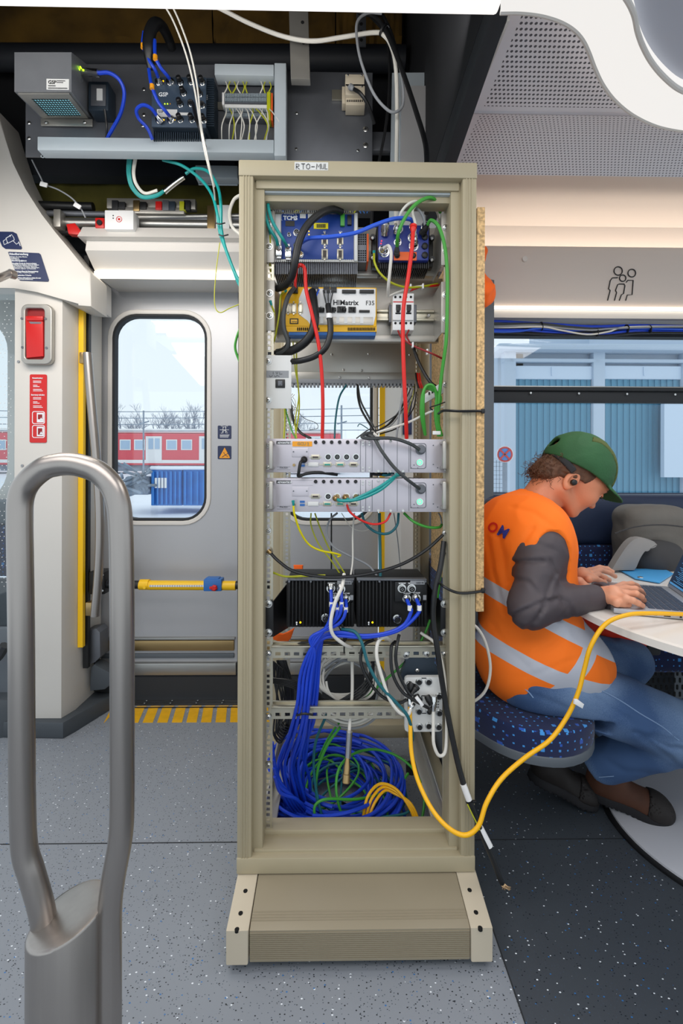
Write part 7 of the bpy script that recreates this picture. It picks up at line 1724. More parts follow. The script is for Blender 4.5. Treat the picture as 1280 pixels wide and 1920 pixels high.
for k in range(8):
    x = 546 + random.uniform(-4, 6); cable('thin white core in the loose tangle beside the socket plate', [(x, 735 + k * 1.5, 1.36), (x + random.uniform(-12, 6), 752, 1.35), (x + random.uniform(-10, 10), 766, 1.34), (x + random.uniform(-14, 2), 786, 1.33), (x + random.uniform(-12, 4), 804, 1.33)], .0012, 'white_cable', name='cable_core', group='white cores tangled beside the socket plate', seg=5)
for k in range(7):
    cable('thin dark core hanging from the comb end beside the rear rail', [(764 + k * 2.6, 718, 1.5), (766 + k * 2.2, 735, 1.47), (760 + k * 2.6, 752, 1.45), (752 + k * 3, 775, 1.42)], .0016, random.choice(['black_cable', 'grey_cable', 'white_cable', 'earth_cable']), name='cable_core', group='cores hanging from the comb end', seg=5)
for k, (c, x) in enumerate((('red_cable', 782), ('red_cable', 786), ('black_cable', 779))): cable('thin %s core by the far end of the comb' % ('red' if k < 2 else 'black'), [(x, 700, 1.42), (x + 2, 715, 1.4), (x + 6, 728, 1.4)], .0028, c, name='cable_core', group=('red cores at the comb end' if k < 2 else None), seg=6)
# green coil tied at the rack side
for k in range(4):
    cable('green cable turn in the coil hanging at the rack side', [(822 + k * 2, 818, 1.225), (816 + k * 1, 780, 1.215), (818 + k * 2.5, 745, 1.21), (812 - k * 1.5, 724 + k * 2, 1.2 + k * .003), (799 - k * 1, 724 + k * 2, 1.2 + k * .003), (791 + k * .8, 745, 1.2), (790 + k * 1.2, 780, 1.21), (797, 816, 1.23)], .0042, 'green_cable', group='green turns tied at the rack side')
m = MB(); m.prect(811, 808, 826, 815, 1.205, .004, .001); tag(m.go('cable_tag', 'white'), 'white paper flag on the green coil', 'tag')
m = MB(); m.prism([P(x, y, 1.24) for x, y in ((792, 742), (828, 716), (834, 724), (834, 735), (795, 757))], (0, .03, 0), .003); w_ = tag(m.go('socket_strip', 'white_plastic'), 'white socket strip poking out beside the green coil', 'socket strip')
m = MB(); m.prect(803, 735, 806, 740, 1.238, .004); m.prect(809, 732, 812, 737, 1.238, .004); m.go('usb_marks', 'black', w_)
cable('thin black wire wrapped round the green coil', [(834, 754, 1.2), (818, 760, 1.195), (806, 764, 1.21), (812, 770, 1.22)], .0016, 'black_cable', seg=6)
# --- on and under the computers
cable('short black cable hooked from the first port of the upper computer', [(567, 864, 1.19), (563, 868, 1.18), (560, 885, 1.18), (560, 893, 1.19), (575, 888, 1.2), (600, 886, 1.21), (632, 890, 1.23)], .0042, 'black_cable', plugs=[(0, .012, .0075, 'black')])
for k in range(2): cable(('teal cable from the second round port sagging across the lower computer', 'teal cable from the third round port sagging across the lower computer')[k], [(632 + k * 18, 936 - k * 1, 1.195), (640 + k * 16, 939, 1.18), (672, 936 - k * 3, 1.17), (710, 920 - k * 6, 1.17), (735, 900 - k * 3, 1.18), (743 + k * 6, 889, 1.21)], .0042, 'teal_cable', plugs=[(0, .012, .007, 'brass')])
for k, (x, c, lab) in enumerate(((709, 'black_cable', 'black cable peeking out between the two computers'), (722, 'petrol_cable', 'petrol cable peeking out between the two computers'), (742, 'grey_cable', 'grey cable peeking out between the two computers'))): cable(lab, [(x - 14, 888, 1.23), (x, 890 + k, 1.222), (x + 16, 888, 1.23)], .0040, c)
under = [
 ([(550, 948, 1.195), (552, 965, 1.2), (562, 995, 1.22), (578, 1020, 1.24), (600, 1032, 1.25), (625, 1037, 1.26), (638, 1041, 1.27), (632, 1044, 1.27)], 'label_yellow', .0028, 'bright yellow wire from the earth stud of the lower computer', [(0, .014, .0034, 'teal_cable')]),
 ([(583, 962, 1.3), (583, 985, 1.3), (597, 1020, 1.3), (620, 1050, 1.3), (640, 1080, 1.3)], 'earth_cable', .0020, 'yellow green wire drooping behind the bright yellow one', []),
 ([(590, 962, 1.32), (600, 990, 1.32), (615, 1025, 1.32), (630, 1050, 1.31), (648, 1078, 1.3)], 'earth_cable', .0022, 'yellow green wire slanting down to the radio boxes', []),
 ([(632, 962, 1.3), (618, 975, 1.28), (612, 1000, 1.28), (625, 1025, 1.28), (655, 1042, 1.28), (690, 1060, 1.28), (708, 1082, 1.27)], 'grey_cable', .0030, 'grey cable curling under the lower computer to the second radio box', []),
 ([(664, 962, 1.3), (661, 1000, 1.28), (661, 1050, 1.27), (657, 1080, 1.25)], 'white_cable', .0024, 'thin white grey cable hanging straight under the lower computer', []),
 ([(621, 962, 1.6), (621, 1080, 1.6)], 'black_cable', .0028, 'black cable hanging plumb in front of the door', []),
 ([(640, 962, 1.32), (660, 990, 1.32), (690, 993, 1.32), (706, 962, 1.32)], 'white_cable', .0012, 'hair thin white wire in a shallow loop under the lower computer', []),
 ([(650, 946, 1.2), (656, 960, 1.2), (676, 975, 1.21), (700, 983, 1.22), (722, 978, 1.22), (732, 962, 1.23)], 'red_cable', .0030, 'red cable sagging in a loop under the lower computer', []),
 ([(678, 962, 1.25), (685, 982, 1.24), (705, 998, 1.24), (728, 1000, 1.24), (744, 985, 1.25), (747, 962, 1.26)], 'petrol_cable', .0036, 'dark petrol cable sagging in a loop under the lower computer', []),
 ([(711, 962, 1.3), (712, 1020, 1.28), (713, 1082, 1.26)], 'petrol_cable', .0044, 'petrol cable hanging straight down to the second radio box', []),
 ([(757, 962, 1.25), (775, 978, 1.235), (800, 988, 1.235), (822, 989, 1.24), (828, 984, 1.26)], 'green_cable', .0038, 'green cable bowing from the lower computer to the rack side', []),
 ([(828, 984, 1.26), (826, 970, 1.27), (822, 962, 1.28)], 'grey_cable', .0022, 'thin grey lead joining the bowing green cable', []),
 ([(738, 962, 1.4), (745, 1010, 1.4), (750, 1060, 1.38), (754, 1084, 1.34)], 'grey_cable', .0016, 'thin grey wire hanging by the rear rail', []),
 ([(508, 1038, 1.20), (522, 1052, 1.19), (548, 1070, 1.18), (590, 1080, 1.175), (640, 1082, 1.17), (700, 1074, 1.17), (755, 1057, 1.17), (800, 1030, 1.18), (830, 1003, 1.20)], 'black_cable', .0044, 'black cable slung across the rack over the radio boxes', [(0, .012, .0055, 'brass')]),
 ([(510, 1073, 1.24), (535, 1081, 1.23), (570, 1080, 1.22), (610, 1079, 1.22)], 'earth_cable', .0028, 'yellow green wire lying along the top of the first radio box', []),
 ([(832, 1015, 1.19), (826, 1060, 1.175), (815, 1110, 1.165), (812, 1160, 1.165), (820, 1220, 1.16), (832, 1300, 1.16), (845, 1370, 1.15), (858, 1430, 1.14), (870, 1475, 1.13)], 'black_cable', .0072, 'thick black cable running down in front of the bracket to the taped end', []),
 ([(828, 1058, 1.22), (823, 1095, 1.22), (820, 1120, 1.23)], 'green_cable', .0036, 'green cable piece behind the thick black cable', []),
 ([(806, 1162, 1.25), (795, 1190, 1.25), (775, 1225, 1.25), (750, 1250, 1.25), (700, 1295, 1.28), (670, 1325, 1.3), (640, 1350, 1.32), (615, 1385, 1.35), (598, 1420, 1.38)], 'green_cable', .0034, 'green cable slanting down behind the slotted rails', []),
]
for pts, c, r, lab, pg_ in under: cable(lab, pts, r, c, plugs=pg_, seg=8, sub=5)
# orange strap behind the radio boxes
m = MB(); m.prism([P(x, y, 1.42) for x, y in ((550, 1060), (568, 1060), (566, 1070), (574, 1082), (552, 1082))], (0, .01, 0), .002); tag(m.go('orange_strap', 'orange_cloth'), 'orange strap end sticking up behind the first radio box', 'strap')
m = MB(); m.prism([P(x, y, 1.30) for x, y in ((510, 1186), (530, 1192), (552, 1178), (545, 1198), (535, 1208), (512, 1200))], (0, .01, 0), .003); tag(m.go('orange_strap', 'orange_cloth'), 'orange strap folded under the first radio box', 'strap')
# --- blue bundle from the radio boxes down to the coil
random.seed(77)
ports_ = [((620, 1104), (621, 1135), (617, 1165)), ((639, 1105), (640, 1135), (632, 1160)), ((628, 1123), (632, 1145), (622, 1170)), ((648, 1123), (648, 1145), (634, 1170))]
for k, pp in enumerate(ports_):
    o = cable('blue cable plugged into the first radio box and falling in the bundle', [(pp[0][0], pp[0][1], 1.188), (pp[1][0], pp[1][1], 1.16), (pp[2][0], pp[2][1], 1.16), (598 - k * 5, 1195, 1.165), (578 + k * 4, 1225, 1.17), (563 + k * 7, 1265, 1.18), (557 + k * 7, 1320, 1.19), (541 + k * 10, 1380, 1.24), (520 + k * 13, 1440, 1.3), (535 + k * 13, 1510, 1.36)], .0044, 'blue_cable', group='blue cables from the first radio box', plugs=[(0, .010, .0072, 'chrome')])
    m = MB(); c = P(pp[1][0], pp[1][1] - 2, 1.163); m.cyl(c + Vector((0, 0, .006)), c - Vector((0, 0, .006)), .0058, seg=12); m.go('marker_ring', 'white', o)
for k, pp in enumerate((((762, 1123), (768, 1138), (770, 1150)), ((780, 1122), (786, 1138), (783, 1153)))):
    o = cable('blue cable swinging from the second radio box over to the bundle', [(pp[0][0], pp[0][1], 1.188), (pp[1][0], pp[1][1], 1.162), (pp[2][0], pp[2][1] - 2, 1.16), (757, 1172 + k * 4, 1.16), (725, 1187 + k * 2, 1.16), (680, 1192 + k * 3, 1.165), (636, 1186 + k * 6, 1.17), (606, 1192 + k * 5, 1.175), (588 + k * 4, 1215, 1.175), (576 + k * 4, 1265, 1.185), (572 + k * 5, 1330, 1.2), (558 + k * 8, 1390, 1.25), (545 + k * 5, 1440, 1.32), (560 + k * 12, 1510, 1.38)], .0048, 'blue_cable', group='blue cables from the second radio box', plugs=[(0, .010, .0072, 'chrome')])
    m = MB(); c = P(pp[1][0], pp[1][1] + 2, 1.16); m.cyl(c + Vector((0, 0, .006)), c - Vector((0, 0, .006)), .0058, seg=12); m.go('marker_ring', 'white', o)
for k in range(6):
    cable('blue cable in the thick falling bundle behind the front ones', [(588 + k * 3, 1200, 1.2), (578 + k * 4, 1240, 1.2), (564 + k * 6, 1300, 1.21), (552 + k * 7, 1355, 1.24), (534 + k * 10 - (k % 2) * 16, 1410, 1.3), (520 + k * 12, 1460, 1.36), (545 + k * 8, 1520, 1.42), (575 + k * 8, 1552, 1.44)], .0050, 'blue_cable', group='blue cables at the back of the bundle')
for k in range(5):
    cable('blue cable rising along the rail at the side of the bundle', [(510 + k * 1.2, 1392 + k * 16, 1.25), (514 + k * 3, 1430 + k * 14, 1.27), (527 + k * 7, 1478 + k * 5, 1.3), (548 + k * 7, 1520, 1.34), (585 + k * 7, 1550, 1.38), (625 + k * 5, 1566, 1.4)], .0048, 'blue_cable', group='blue cables along the side rail')
# coil on the floor of the rack
def loop3(cx, cy, z, rx, ry, a0, a1, wob, seed, n=26):
    random.seed(seed); ph = [random.uniform(0, 6.28) for _ in range(4)]; pts = []
    for i in range(n):
        a = a0 + (a1 - a0) * i / (n - 1); w = 1 + wob * math.sin(2 * a + ph[0]) + wob * .6 * math.sin(3 * a + ph[1]); pts.append(Vector((cx + rx * w * math.cos(a), cy + ry * w * math.sin(a), z + .018 * math.sin(a + ph[2]) + .010 * math.sin(3 * a + ph[3]))))
    return pts
random.seed(5)
for k in range(38):
    random.seed(500 + k); rr1 = random.uniform(.12, .22); z = random.uniform(.022, .15); cx = .0 + random.uniform(-.03, .03); cy = 1.485 + random.uniform(-.03, .03)
    a0 = random.uniform(0, 6.28); pts = loop3(cx, cy, z, min(rr1, .215), min(rr1 * 1.05, .20), a0, a0 + random.uniform(3.5, 6.6), .06, k)
    for p in pts: p.x = max(-.225, min(.225, p.x)); p.y = max(1.25, min(1.69, p.y)); p.z = max(.008, p.z)
    cable('blue data cable looped in the coil on the rack floor', pts, .0052, 'blue_cable', group='blue cables coiled on the rack floor', seg=8, sub=3)
for k in range(9):
    random.seed(900 + k); c = ('petrol_cable', 'green_cable', 'petrol_cable', 'green_cable', 'petrol_cable')[k % 5]; nm = 'green' if c == 'green_cable' else 'petrol'
    cx = .04 + random.uniform(-.06, .07); pts = loop3(cx, 1.47 + random.uniform(-.05, .05), random.uniform(.07, .125), random.uniform(.09, .17), random.uniform(.10, .17), random.uniform(0, 6), random.uniform(9, 12), .12, k + 60)
    for p in pts: p.x = max(-.22, min(.225, p.x)); p.y = max(1.26, min(1.68, p.y)); p.z = max(.012, p.z)
    cable('%s cable thrown in loops over the blue coil' % nm, pts, .0036, c, group='%s cables thrown over the blue coil' % nm, seg=8, sub=3)
for k in range(3):
    cable('yellow cable arching up out of the front of the coil', [(680 + k * 6, 1562, 1.30), (681 + k * 6, 1530, 1.31), (690 + k * 7, 1492 + k * 5, 1.33), (712 + k * 5, 1470 + k * 6, 1.36), (740, 1478 + k * 5, 1.36), (762 + k * 3, 1505, 1.34), (775 + k * 4, 1535, 1.32), (768 + k * 8, 1562, 1.30)], .0042, 'yellow_cable', group='yellow arches in front of the coil')
cable('green cable standing in a tall arch at the front of the coil', [(600, 1562, 1.28), (590, 1530, 1.29), (592, 1508, 1.3), (615, 1498, 1.31), (665, 1499, 1.34), (710, 1490, 1.38), (745, 1475, 1.42), (765, 1450, 1.46)], .0040, 'green_cable')
cable('green cable curving tall through the middle of the coil', [(665, 1562, 1.32), (640, 1525, 1.32), (630, 1480, 1.33), (636, 1440, 1.36), (660, 1415, 1.42), (700, 1405, 1.48), (745, 1418, 1.48), (780, 1450, 1.44), (795, 1500, 1.4), (785, 1562, 1.34)], .0040, 'green_cable')
cable('green cable dropping from the slotted rail into the coil', [(637, 1364, 1.28), (612, 1400, 1.3), (594, 1450, 1.32), (595, 1500, 1.32), (620, 1562, 1.3)], .0040, 'green_cable')
cable('petrol cable dropping from the slotted rail into the coil', [(612, 1340, 1.27), (592, 1390, 1.29), (588, 1440, 1.31), (596, 1500, 1.31), (612, 1562, 1.29)], .0040, 'petrol_cable')
cable('dark cable with bare black tips lying in the open middle of the coil', [(640, 1505, 1.46), (650, 1510, 1.47), (662, 1522, 1.47), (672, 1530, 1.47)], .0045, 'black_cable', plugs=[(-1, .02, .006, 'white_plastic')])
# white coil hanging behind the slotted rails
for k in range(11):
    random.seed(40 + k); c = P(656 + random.uniform(-6, 6), 1292 + random.uniform(-4, 6), 1.30 + k * .006); rx = .105 - (k % 4) * .006; pts = []
    for i in range(25): a = 6.283 * i / 24 + k; w = 1 + .05 * math.sin(2 * a + k); pts.append(c + Vector((rx * w * math.cos(a), .012 * math.sin(a * 2 + k), rx * w * math.sin(a))))
    cable('white grey cable turn in the coil behind the slotted rails', pts, .0034, 'white_cable' if k % 3 else 'grey_cable', group='white turns behind the slotted rails', seg=7, sub=3)
for k in range(4):
    random.seed(80 + k); c = P(640 + k * 6, 1262 + k * 4, 1.28); pts = [c + Vector((.07 * math.cos(a), 0.01 * math.sin(3 * a), .065 * math.sin(a))) for a in [2 + k * .4 + 4.2 * i / 16 for i in range(17)]]
    cable('white cable curl inside the white coil', pts, .0034, 'white_cable', group='white curls inside the coil', seg=7, sub=3)
cable('white cable winding from the first radio box down past the slotted rail', [(645, 1076, 1.19), (641, 1100, 1.165), (628, 1130, 1.155), (620, 1165, 1.15), (624, 1190, 1.155), (645, 1208, 1.17), (660, 1215, 1.2)], .0046, 'white_cable')
cable('white cable hanging through the coil with a long metal plug', [(660, 1240, 1.26), (660, 1300, 1.25), (656, 1350, 1.23), (654, 1380, 1.22), (651, 1425, 1.2)], .0044, 'white_cable', plugs=[(-1, .052, .0085, 'brass')])
m = MB(); m.cyl(P(655, 1372, 1.21), P(652, 1420, 1.205), .0082, seg=16); tag(m.go('metal_coupler', 'chrome'), 'metal coupler above the long plug in the middle of the coil', 'coupler')
cable('petrol cable crossing from the first radio box to the port box', [(640, 1180, 1.18), (664, 1184, 1.165), (678, 1205, 1.155), (690, 1245, 1.15), (712, 1285, 1.145), (745, 1320, 1.145), (765, 1345, 1.145), (773, 1380, 1.16), (770, 1395, 1.19)], .0042, 'petrol_cable')
cable('white cable arching over to the front of the port box', [(735, 1203, 1.2), (722, 1195, 1.18), (709, 1203, 1.165), (706, 1230, 1.155), (716, 1270, 1.15), (730, 1310, 1.145), (748, 1335, 1.145), (764, 1340, 1.15), (770, 1328, 1.16)], .0046, 'white_cable', plugs=[(-1, .014, .0065, 'chrome')])
cable('white cable loop hanging under the port box', [(812, 1330, 1.165), (812, 1365, 1.155), (813, 1395, 1.15), (822, 1416, 1.15), (834, 1410, 1.155), (837, 1370, 1.165), (836, 1310, 1.18), (832, 1260, 1.2), (818, 1210, 1.22), (788, 1186, 1.24)], .0042, 'white_cable', plugs=[(0, .032, .0085, 'chrome')])
for k, (pts, lab) in enumerate((([(741, 1203, 1.19), (733, 1215, 1.165), (735, 1260, 1.15), (752, 1295, 1.145), (775, 1312, 1.145), (800, 1326, 1.15), (806, 1330, 1.165)], 'black cable reaching across the port box to its lowest socket'), ([(748, 1190, 1.18), (743, 1215, 1.16), (742, 1240, 1.155), (750, 1270, 1.15), (768, 1302, 1.148), (775, 1296, 1.155)], 'black cable reaching the first socket of the port box'), ([(700, 1200, 1.2), (682, 1210, 1.18), (676, 1240, 1.165), (690, 1275, 1.16), (715, 1305, 1.16), (745, 1318, 1.16), (762, 1312, 1.165)], 'black cable swinging wide in front of the white coil'))):
    cable(lab, pts, .0042, 'black_cable', plugs=([(-1, .016, .0075, 'black')] if k < 2 else []))
for x0, y0, x1, y1, lab in ((766, 1300, 772, 1280, 'black angled plug in the first column of the port box'), (785, 1318, 779, 1302, 'black angled plug in the middle column of the port box'), (808, 1322, 800, 1304, 'black angled plug in the last column of the port box')):
    m = MB(); a, b = P(x0, y0, 1.16), P(x1, y1, 1.168); n = b - a; L = n.length; m.lathe([(.0058, 0), (.007, L * .3), (.0085, L * .4), (.0085, L * .85), (.007, L)], a, n, 14); tag(m.go('angled_plug', 'black'), lab, 'plug')
m = MB(); m.prism([P(x, y, 1.142) for x, y in ((778, 1310), (783, 1306), (795, 1322), (790, 1327))], (0, .008, 0), .002); tag(m.go('cable_tag', 'white'), 'white printed tag on the black cable over the port box', 'tag')
# black coils at the lower side
for k in range(8):
    random.seed(150 + k); x = 511 + k * 2.3; cable('black cable hanging in long loops behind the side rail', [(x + 2, 1240 + k * 2, 1.30), (x - 1 + random.uniform(-2, 5), 1275, 1.31), (x + random.uniform(0, 9), 1310, 1.3), (x + 4 + random.uniform(-3, 12), 1345, 1.31), (x + 2, 1378 - k * 3, 1.3), (x + 16, 1392 - k * 4, 1.3), (x + 26 - k, 1350, 1.31), (x + 22, 1290, 1.32), (x + 8, 1238, 1.33)], .0026, 'black_cable', group='black loops behind the side rail', seg=7, sub=4)
for k in range(5):
    random.seed(170 + k); cable('black cable strewn across the white coil', [(512, 1272 + k * 2, 1.27), (545, 1276 + k * 3, 1.26), (585, 1290 + k * 4, 1.26), (615, 1312 + k * 2, 1.25), (650, 1318 - k * 3, 1.25), (685, 1300 - k * 6, 1.26), (700, 1270 - k * 8, 1.28), (697, 1240 - k * 4, 1.3)], .0026, 'black_cable', group='black cables strewn over the white coil', seg=7, sub=4)
cable('black cable along the top of the upper slotted rail', [(550, 1207, 1.24), (590, 1203, 1.23), (625, 1206, 1.22), (645, 1202, 1.215), (648, 1190, 1.2), (640, 1170, 1.2)], .0034, 'black_cable')
cable('thin black tie tail hanging over the upper slotted rail', [(634, 1172, 1.18), (644, 1195, 1.18), (645, 1225, 1.195)], .0020, 'black_cable', seg=6)
for k, (x, y) in enumerate(((583, 1226), (570, 1340))): cable(('black tie threaded through the upper slotted rail', 'black tie threaded through the lower slotted rail')[k], [(x - 14, y + 1, 1.20), (x, y - 2, 1.195), (x + 16, y, 1.2)], .0032, 'black', cat='cable tie', seg=6)
# yellow cable from the port box round to the laptop
cable('long yellow cable swinging from the port box over to the laptop table', [(768, 1325, 1.165), (769, 1360, 1.15), (771, 1410, 1.13), (782, 1460, 1.10), (808, 1515, 1.06), (840, 1552, 1.03), (872, 1566, 1.02), (897, 1548, 1.02), (912, 1505, 1.03), (940, 1460, 1.05), (985, 1420, 1.07), (1030, 1388, 1.08), (1062, 1345, 1.09), (1083, 1300, 1.09), (1095, 1255, 1.09), (1108, 1210, 1.085), (1135, 1170, 1.09), (1175, 1153, 1.10), (1220, 1150, 1.12), (1290, 1152, 1.16), (1400, 1155, 1.2)], .0052, 'yellow_cable', seg=12, plugs=[(0, .02, .007, 'chrome')])
m = MB(); m.prism([P(x, y, 1.078) for x, y in ((1077, 1312), (1083, 1312), (1095, 1321), (1092, 1329), (1076, 1320))], (0, .006, 0), .001); tag(m.go('cable_tag', 'white'), 'white paper flag on the yellow cable in front of the jeans', 'tag')
# taped black cable end over the floor
tp = cable('taped black cable end with bare copper strands over the dark floor', [(870, 1475, 1.13), (880, 1500, 1.125), (896, 1545, 1.12), (912, 1585, 1.115), (926, 1618, 1.11), (936, 1645, 1.105), (941, 1656, 1.105)], .0066, 'black_cable', seg=12)
for a, b in (((868, 1470, 1.13), (879, 1500, 1.125)), ((900, 1552, 1.12), (918, 1587, 1.115))):
    m = MB(); m.cyl(P(*a), P(*b), .0078, seg=16); m.go('white_tape', 'white', tp)
m = MB(); m.cyl(P(879, 1502, 1.125), P(884, 1514, 1.124), .0085, seg=14); m.box(P(889, 1503, 1.118), (.01, .006, .006), .001); m.go('tie_collar', 'black', tp)
m = MB(); random.seed(2)
for k in range(14): m.tube([P(940, 1652, 1.105), P(945 + random.uniform(-5, 5), 1661, 1.10), P(949 + random.uniform(-10, 9), 1668 + random.uniform(-5, 3), 1.10)], .0010, 5)
m.go('bare_strands', mat('copper', 'd9b48a', .35, .9), tp)
cable('yellow green wire tucked along the taped cable end', [(876, 1508, 1.118), (884, 1525, 1.114), (894, 1545, 1.112), (899, 1556, 1.112)], .0016, 'earth_cable', seg=6)
# white cable bow beside the rack
cable('white cable bowing out between rack and seat', [(872, 1165, 1.26), (893, 1176, 1.25), (910, 1205, 1.25), (919, 1250, 1.25), (912, 1290, 1.25), (893, 1312, 1.26), (870, 1320, 1.27)], .0040, 'white_cable')
# --- bundle over the side window
yb_ = 2.18
def run(pts, r, c, lab, g=None, x_from=880): cable(lab, [(x, y, Y) for x, y, Y in pts], r, c, group=g, seg=8, sub=6)
run([(860, 605, yb_), (925, 602, 2.17), (985, 605, yb_), (1040, 608, yb_), (1110, 612, yb_), (1200, 610, yb_), (1330, 613, yb_), (1450, 612, yb_)], .006, 'blue_cable', 'blue cable along the top of the bundle over the side window')
run([(860, 616, yb_), (930, 619, 2.165), (985, 619, 2.17), (1050, 624, 2.17), (1120, 627, 2.165), (1190, 620, 2.17), (1260, 622, 2.17), (1400, 620, 2.17)], .006, 'blue_cable', 'blue cable weaving low in the bundle over the side window')
run([(860, 618, 2.16), (930, 622, 2.16), (975, 621, 2.16), (1010, 616, 2.16), (1060, 620, 2.16), (1160, 616, 2.16), (1290, 618, 2.16), (1400, 619, 2.16)], .005, 'blue_cable2', 'paler blue cable in the middle of the bundle over the side window')
run([(860, 609, 2.17), (940, 608, 2.17), (1015, 608, 2.16), (1070, 614, 2.16), (1130, 618, 2.16), (1200, 614, 2.17), (1330, 615, 2.17)], .0075, 'darkgrey_cable', 'thick dark grey cable in the bundle over the side window')
run([(860, 612, 2.16), (940, 614, 2.155), (1015, 613, 2.15), (1050, 619, 2.15), (1100, 627, 2.15), (1140, 622, 2.15), (1180, 613, 2.155), (1330, 612, 2.16)], .0042, 'white_cable', 'white cable crossing low in the bundle over the side window')
run([(860, 610, 2.15), (930, 612, 2.15), (1000, 610, 2.15), (1060, 616, 2.15), (1110, 619, 2.15), (1150, 616, 2.15), (1250, 613, 2.15), (1400, 613, 2.15)], .0042, 'grey_cable', 'light grey cable lying in front of the window bundle')
run([(860, 622, 2.17), (960, 624, 2.165), (1060, 628, 2.165), (1140, 629, 2.165), (1220, 624, 2.165), (1400, 626, 2.165)], .006, 'black_cable', 'black cable along the bottom of the bundle over the side window')
for k, x in enumerate((918, 1014, 1117, 1174, 1216)):
    m = MB(); yy = (612, 612, 624, 617, 618)[k]; c = P(x, yy, 2.165); m.lathe([(.0215, -.0018), (.0215, .0018)], c, (1, 0, .1), 18); tag(m.go('cable_tie', 'black'), 'black tie gripping the cable bundle over the side window', 'cable tie', 'black ties round the window bundle')
# --- cables in the ceiling bay
cable('white cable drooping across the ceiling bay to the tied knot', [(370, -5, 1.60), (420, 20, 1.60), (470, 45, 1.60), (530, 68, 1.58), (585, 77, 1.57), (640, 70, 1.57), (690, 62, 1.57), (714, 61, 1.57)], .0068, 'white_cable')
cable('white cable running on from the knot straight down behind the rack', [(714, 61, 1.57), (730, 80, 1.57), (741, 120, 1.56), (744, 200, 1.56), (743, 300, 1.55), (742, 420, 1.55)], .0068, 'white_cable')
cable('brown grey cable ring hanging from the knot', [(715, 25, 1.56), (690, 24, 1.55), (670, 40, 1.54), (669, 75, 1.53), (678, 120, 1.52), (700, 175, 1.52), (725, 205, 1.52), (742, 210, 1.52), (755, 196, 1.53), (755, 160, 1.54), (748, 120, 1.55), (735, 85, 1.56)], .0046, 'grey_cable')
cable('thick black cable sweeping from the knot down to the rack top', [(672, 22, 1.6), (700, 30, 1.58), (722, 56, 1.56), (740, 95, 1.54), (760, 150, 1.52), (780, 210, 1.48), (795, 260, 1.42), (800, 300, 1.36), (800, 400, 1.34)], .0080, 'black_cable', seg=12)
cable('second black cable curving close beside the thick one', [(690, 20, 1.62), (712, 26, 1.6), (725, 45, 1.57), (738, 80, 1.56), (748, 130, 1.56)], .0070, 'black_cable', seg=12)
cable('thin black cable hanging from the bay down behind the rack top', [(690, 25, 1.66), (724, 70, 1.63), (730, 150, 1.62), (724, 230, 1.6), (711, 300, 1.6), (700, 360, 1.6), (696, 420, 1.6)], .0050, 'black_cable')
m = MB(); c = P(719, 57, 1.565); m.lathe([(.020, -.003), (.020, .003)], c, (.6, 0, -.6), 18); m.tube([c, P(726, 48, 1.54), P(730, 52, 1.54)], .002, 6); tag(m.go('cable_tie', 'black'), 'black tie holding the cable knot in the ceiling bay', 'cable tie')
cable('black cable from the beige plug slipping behind the hatch', [(663, 167, 1.63), (676, 176, 1.62), (690, 198, 1.64), (702, 232, 1.68)], .0065, 'black_cable', plugs=[(0, .02, .009, 'grey_cable')])
cable('thin white wire crossing the switch from the ceiling bar to the beam', [(305, 5, 1.45), (325, 40, 1.45), (348, 100, 1.45), (364, 165, 1.46), (375, 235, 1.48), (385, 290, 1.52), (400, 350, 1.6), (404, 385, 1.7)], .0028, 'white_cable')
cable('second thin white wire close beside the first over the switch', [(320, 5, 1.45), (338, 45, 1.45), (357, 100, 1.45), (370, 165, 1.46), (377, 235, 1.48), (390, 300, 1.52), (402, 350, 1.6)], .0028, 'white_cable')
cable('fat black sleeve hooked over the switch', [(283, 130, 1.58), (279, 95, 1.56), (281, 62, 1.55), (291, 45, 1.56), (304, 50, 1.6), (315, 70, 1.66), (322, 90, 1.7)], lambda t: .021 * (1 - .25 * t) if t > .2 else .012 + .045 * t, 'black_cable', seg=14)
cable('blue cable dropping from the black sleeve to the first upper port', [(270, 60, 1.56), (268, 85, 1.56), (278, 110, 1.56), (290, 130, 1.57), (297, 146, 1.6)], .0058, 'blue_cable', plugs=[(-1, .02, .0085, 'chrome')])
cable('blue cable dropping from the black sleeve to the second upper port', [(290, 75, 1.55), (291, 105, 1.55), (300, 125, 1.56), (312, 140, 1.58), (318, 148, 1.6)], .0058, 'blue_cable', plugs=[(-1, .02, .0085, 'chrome')])
cable('blue cable passing down across the switch to its last lower port', [(279, 130, 1.56), (284, 160, 1.55), (296, 190, 1.56), (310, 208, 1.57), (318, 218, 1.6)], .0058, 'blue_cable', plugs=[(-1, .02, .0085, 'chrome')])
cable('blue cable arching from the duct to the first lower port', [(286, 262, 1.64), (276, 240, 1.62), (260, 222, 1.6), (256, 206, 1.58), (268, 197, 1.57), (283, 203, 1.58), (295, 218, 1.6)], .0058, 'blue_cable', plugs=[(-1, .02, .0085, 'chrome')])
for k, (x, y, Y) in enumerate(((268, 87, 1.555), (291, 108, 1.545), (285, 163, 1.545))): m = MB(); c = P(x, y, Y); m.cyl(c + Vector((0, 0, .007)), c - Vector((0, 0, .007)), .0075, seg=12); tag(m.go('cable_marker', 'label_orange'), 'yellow marker ring on a blue cable by the black sleeve', 'marker', 'yellow markers on the blue switch cables')
cable('blue cable bending from the fan box plug down to the duct', [(185, 137, 1.57), (205, 137, 1.57), (224, 150, 1.58), (233, 175, 1.6), (227, 210, 1.63), (212, 240, 1.66), (199, 262, 1.68)], .0062, 'blue_cable')
cable('black lead dropping out of the small filter box', [(196, 205, 1.64), (198, 220, 1.65), (200, 240, 1.66), (199, 262, 1.68)], .0045, 'black_cable')
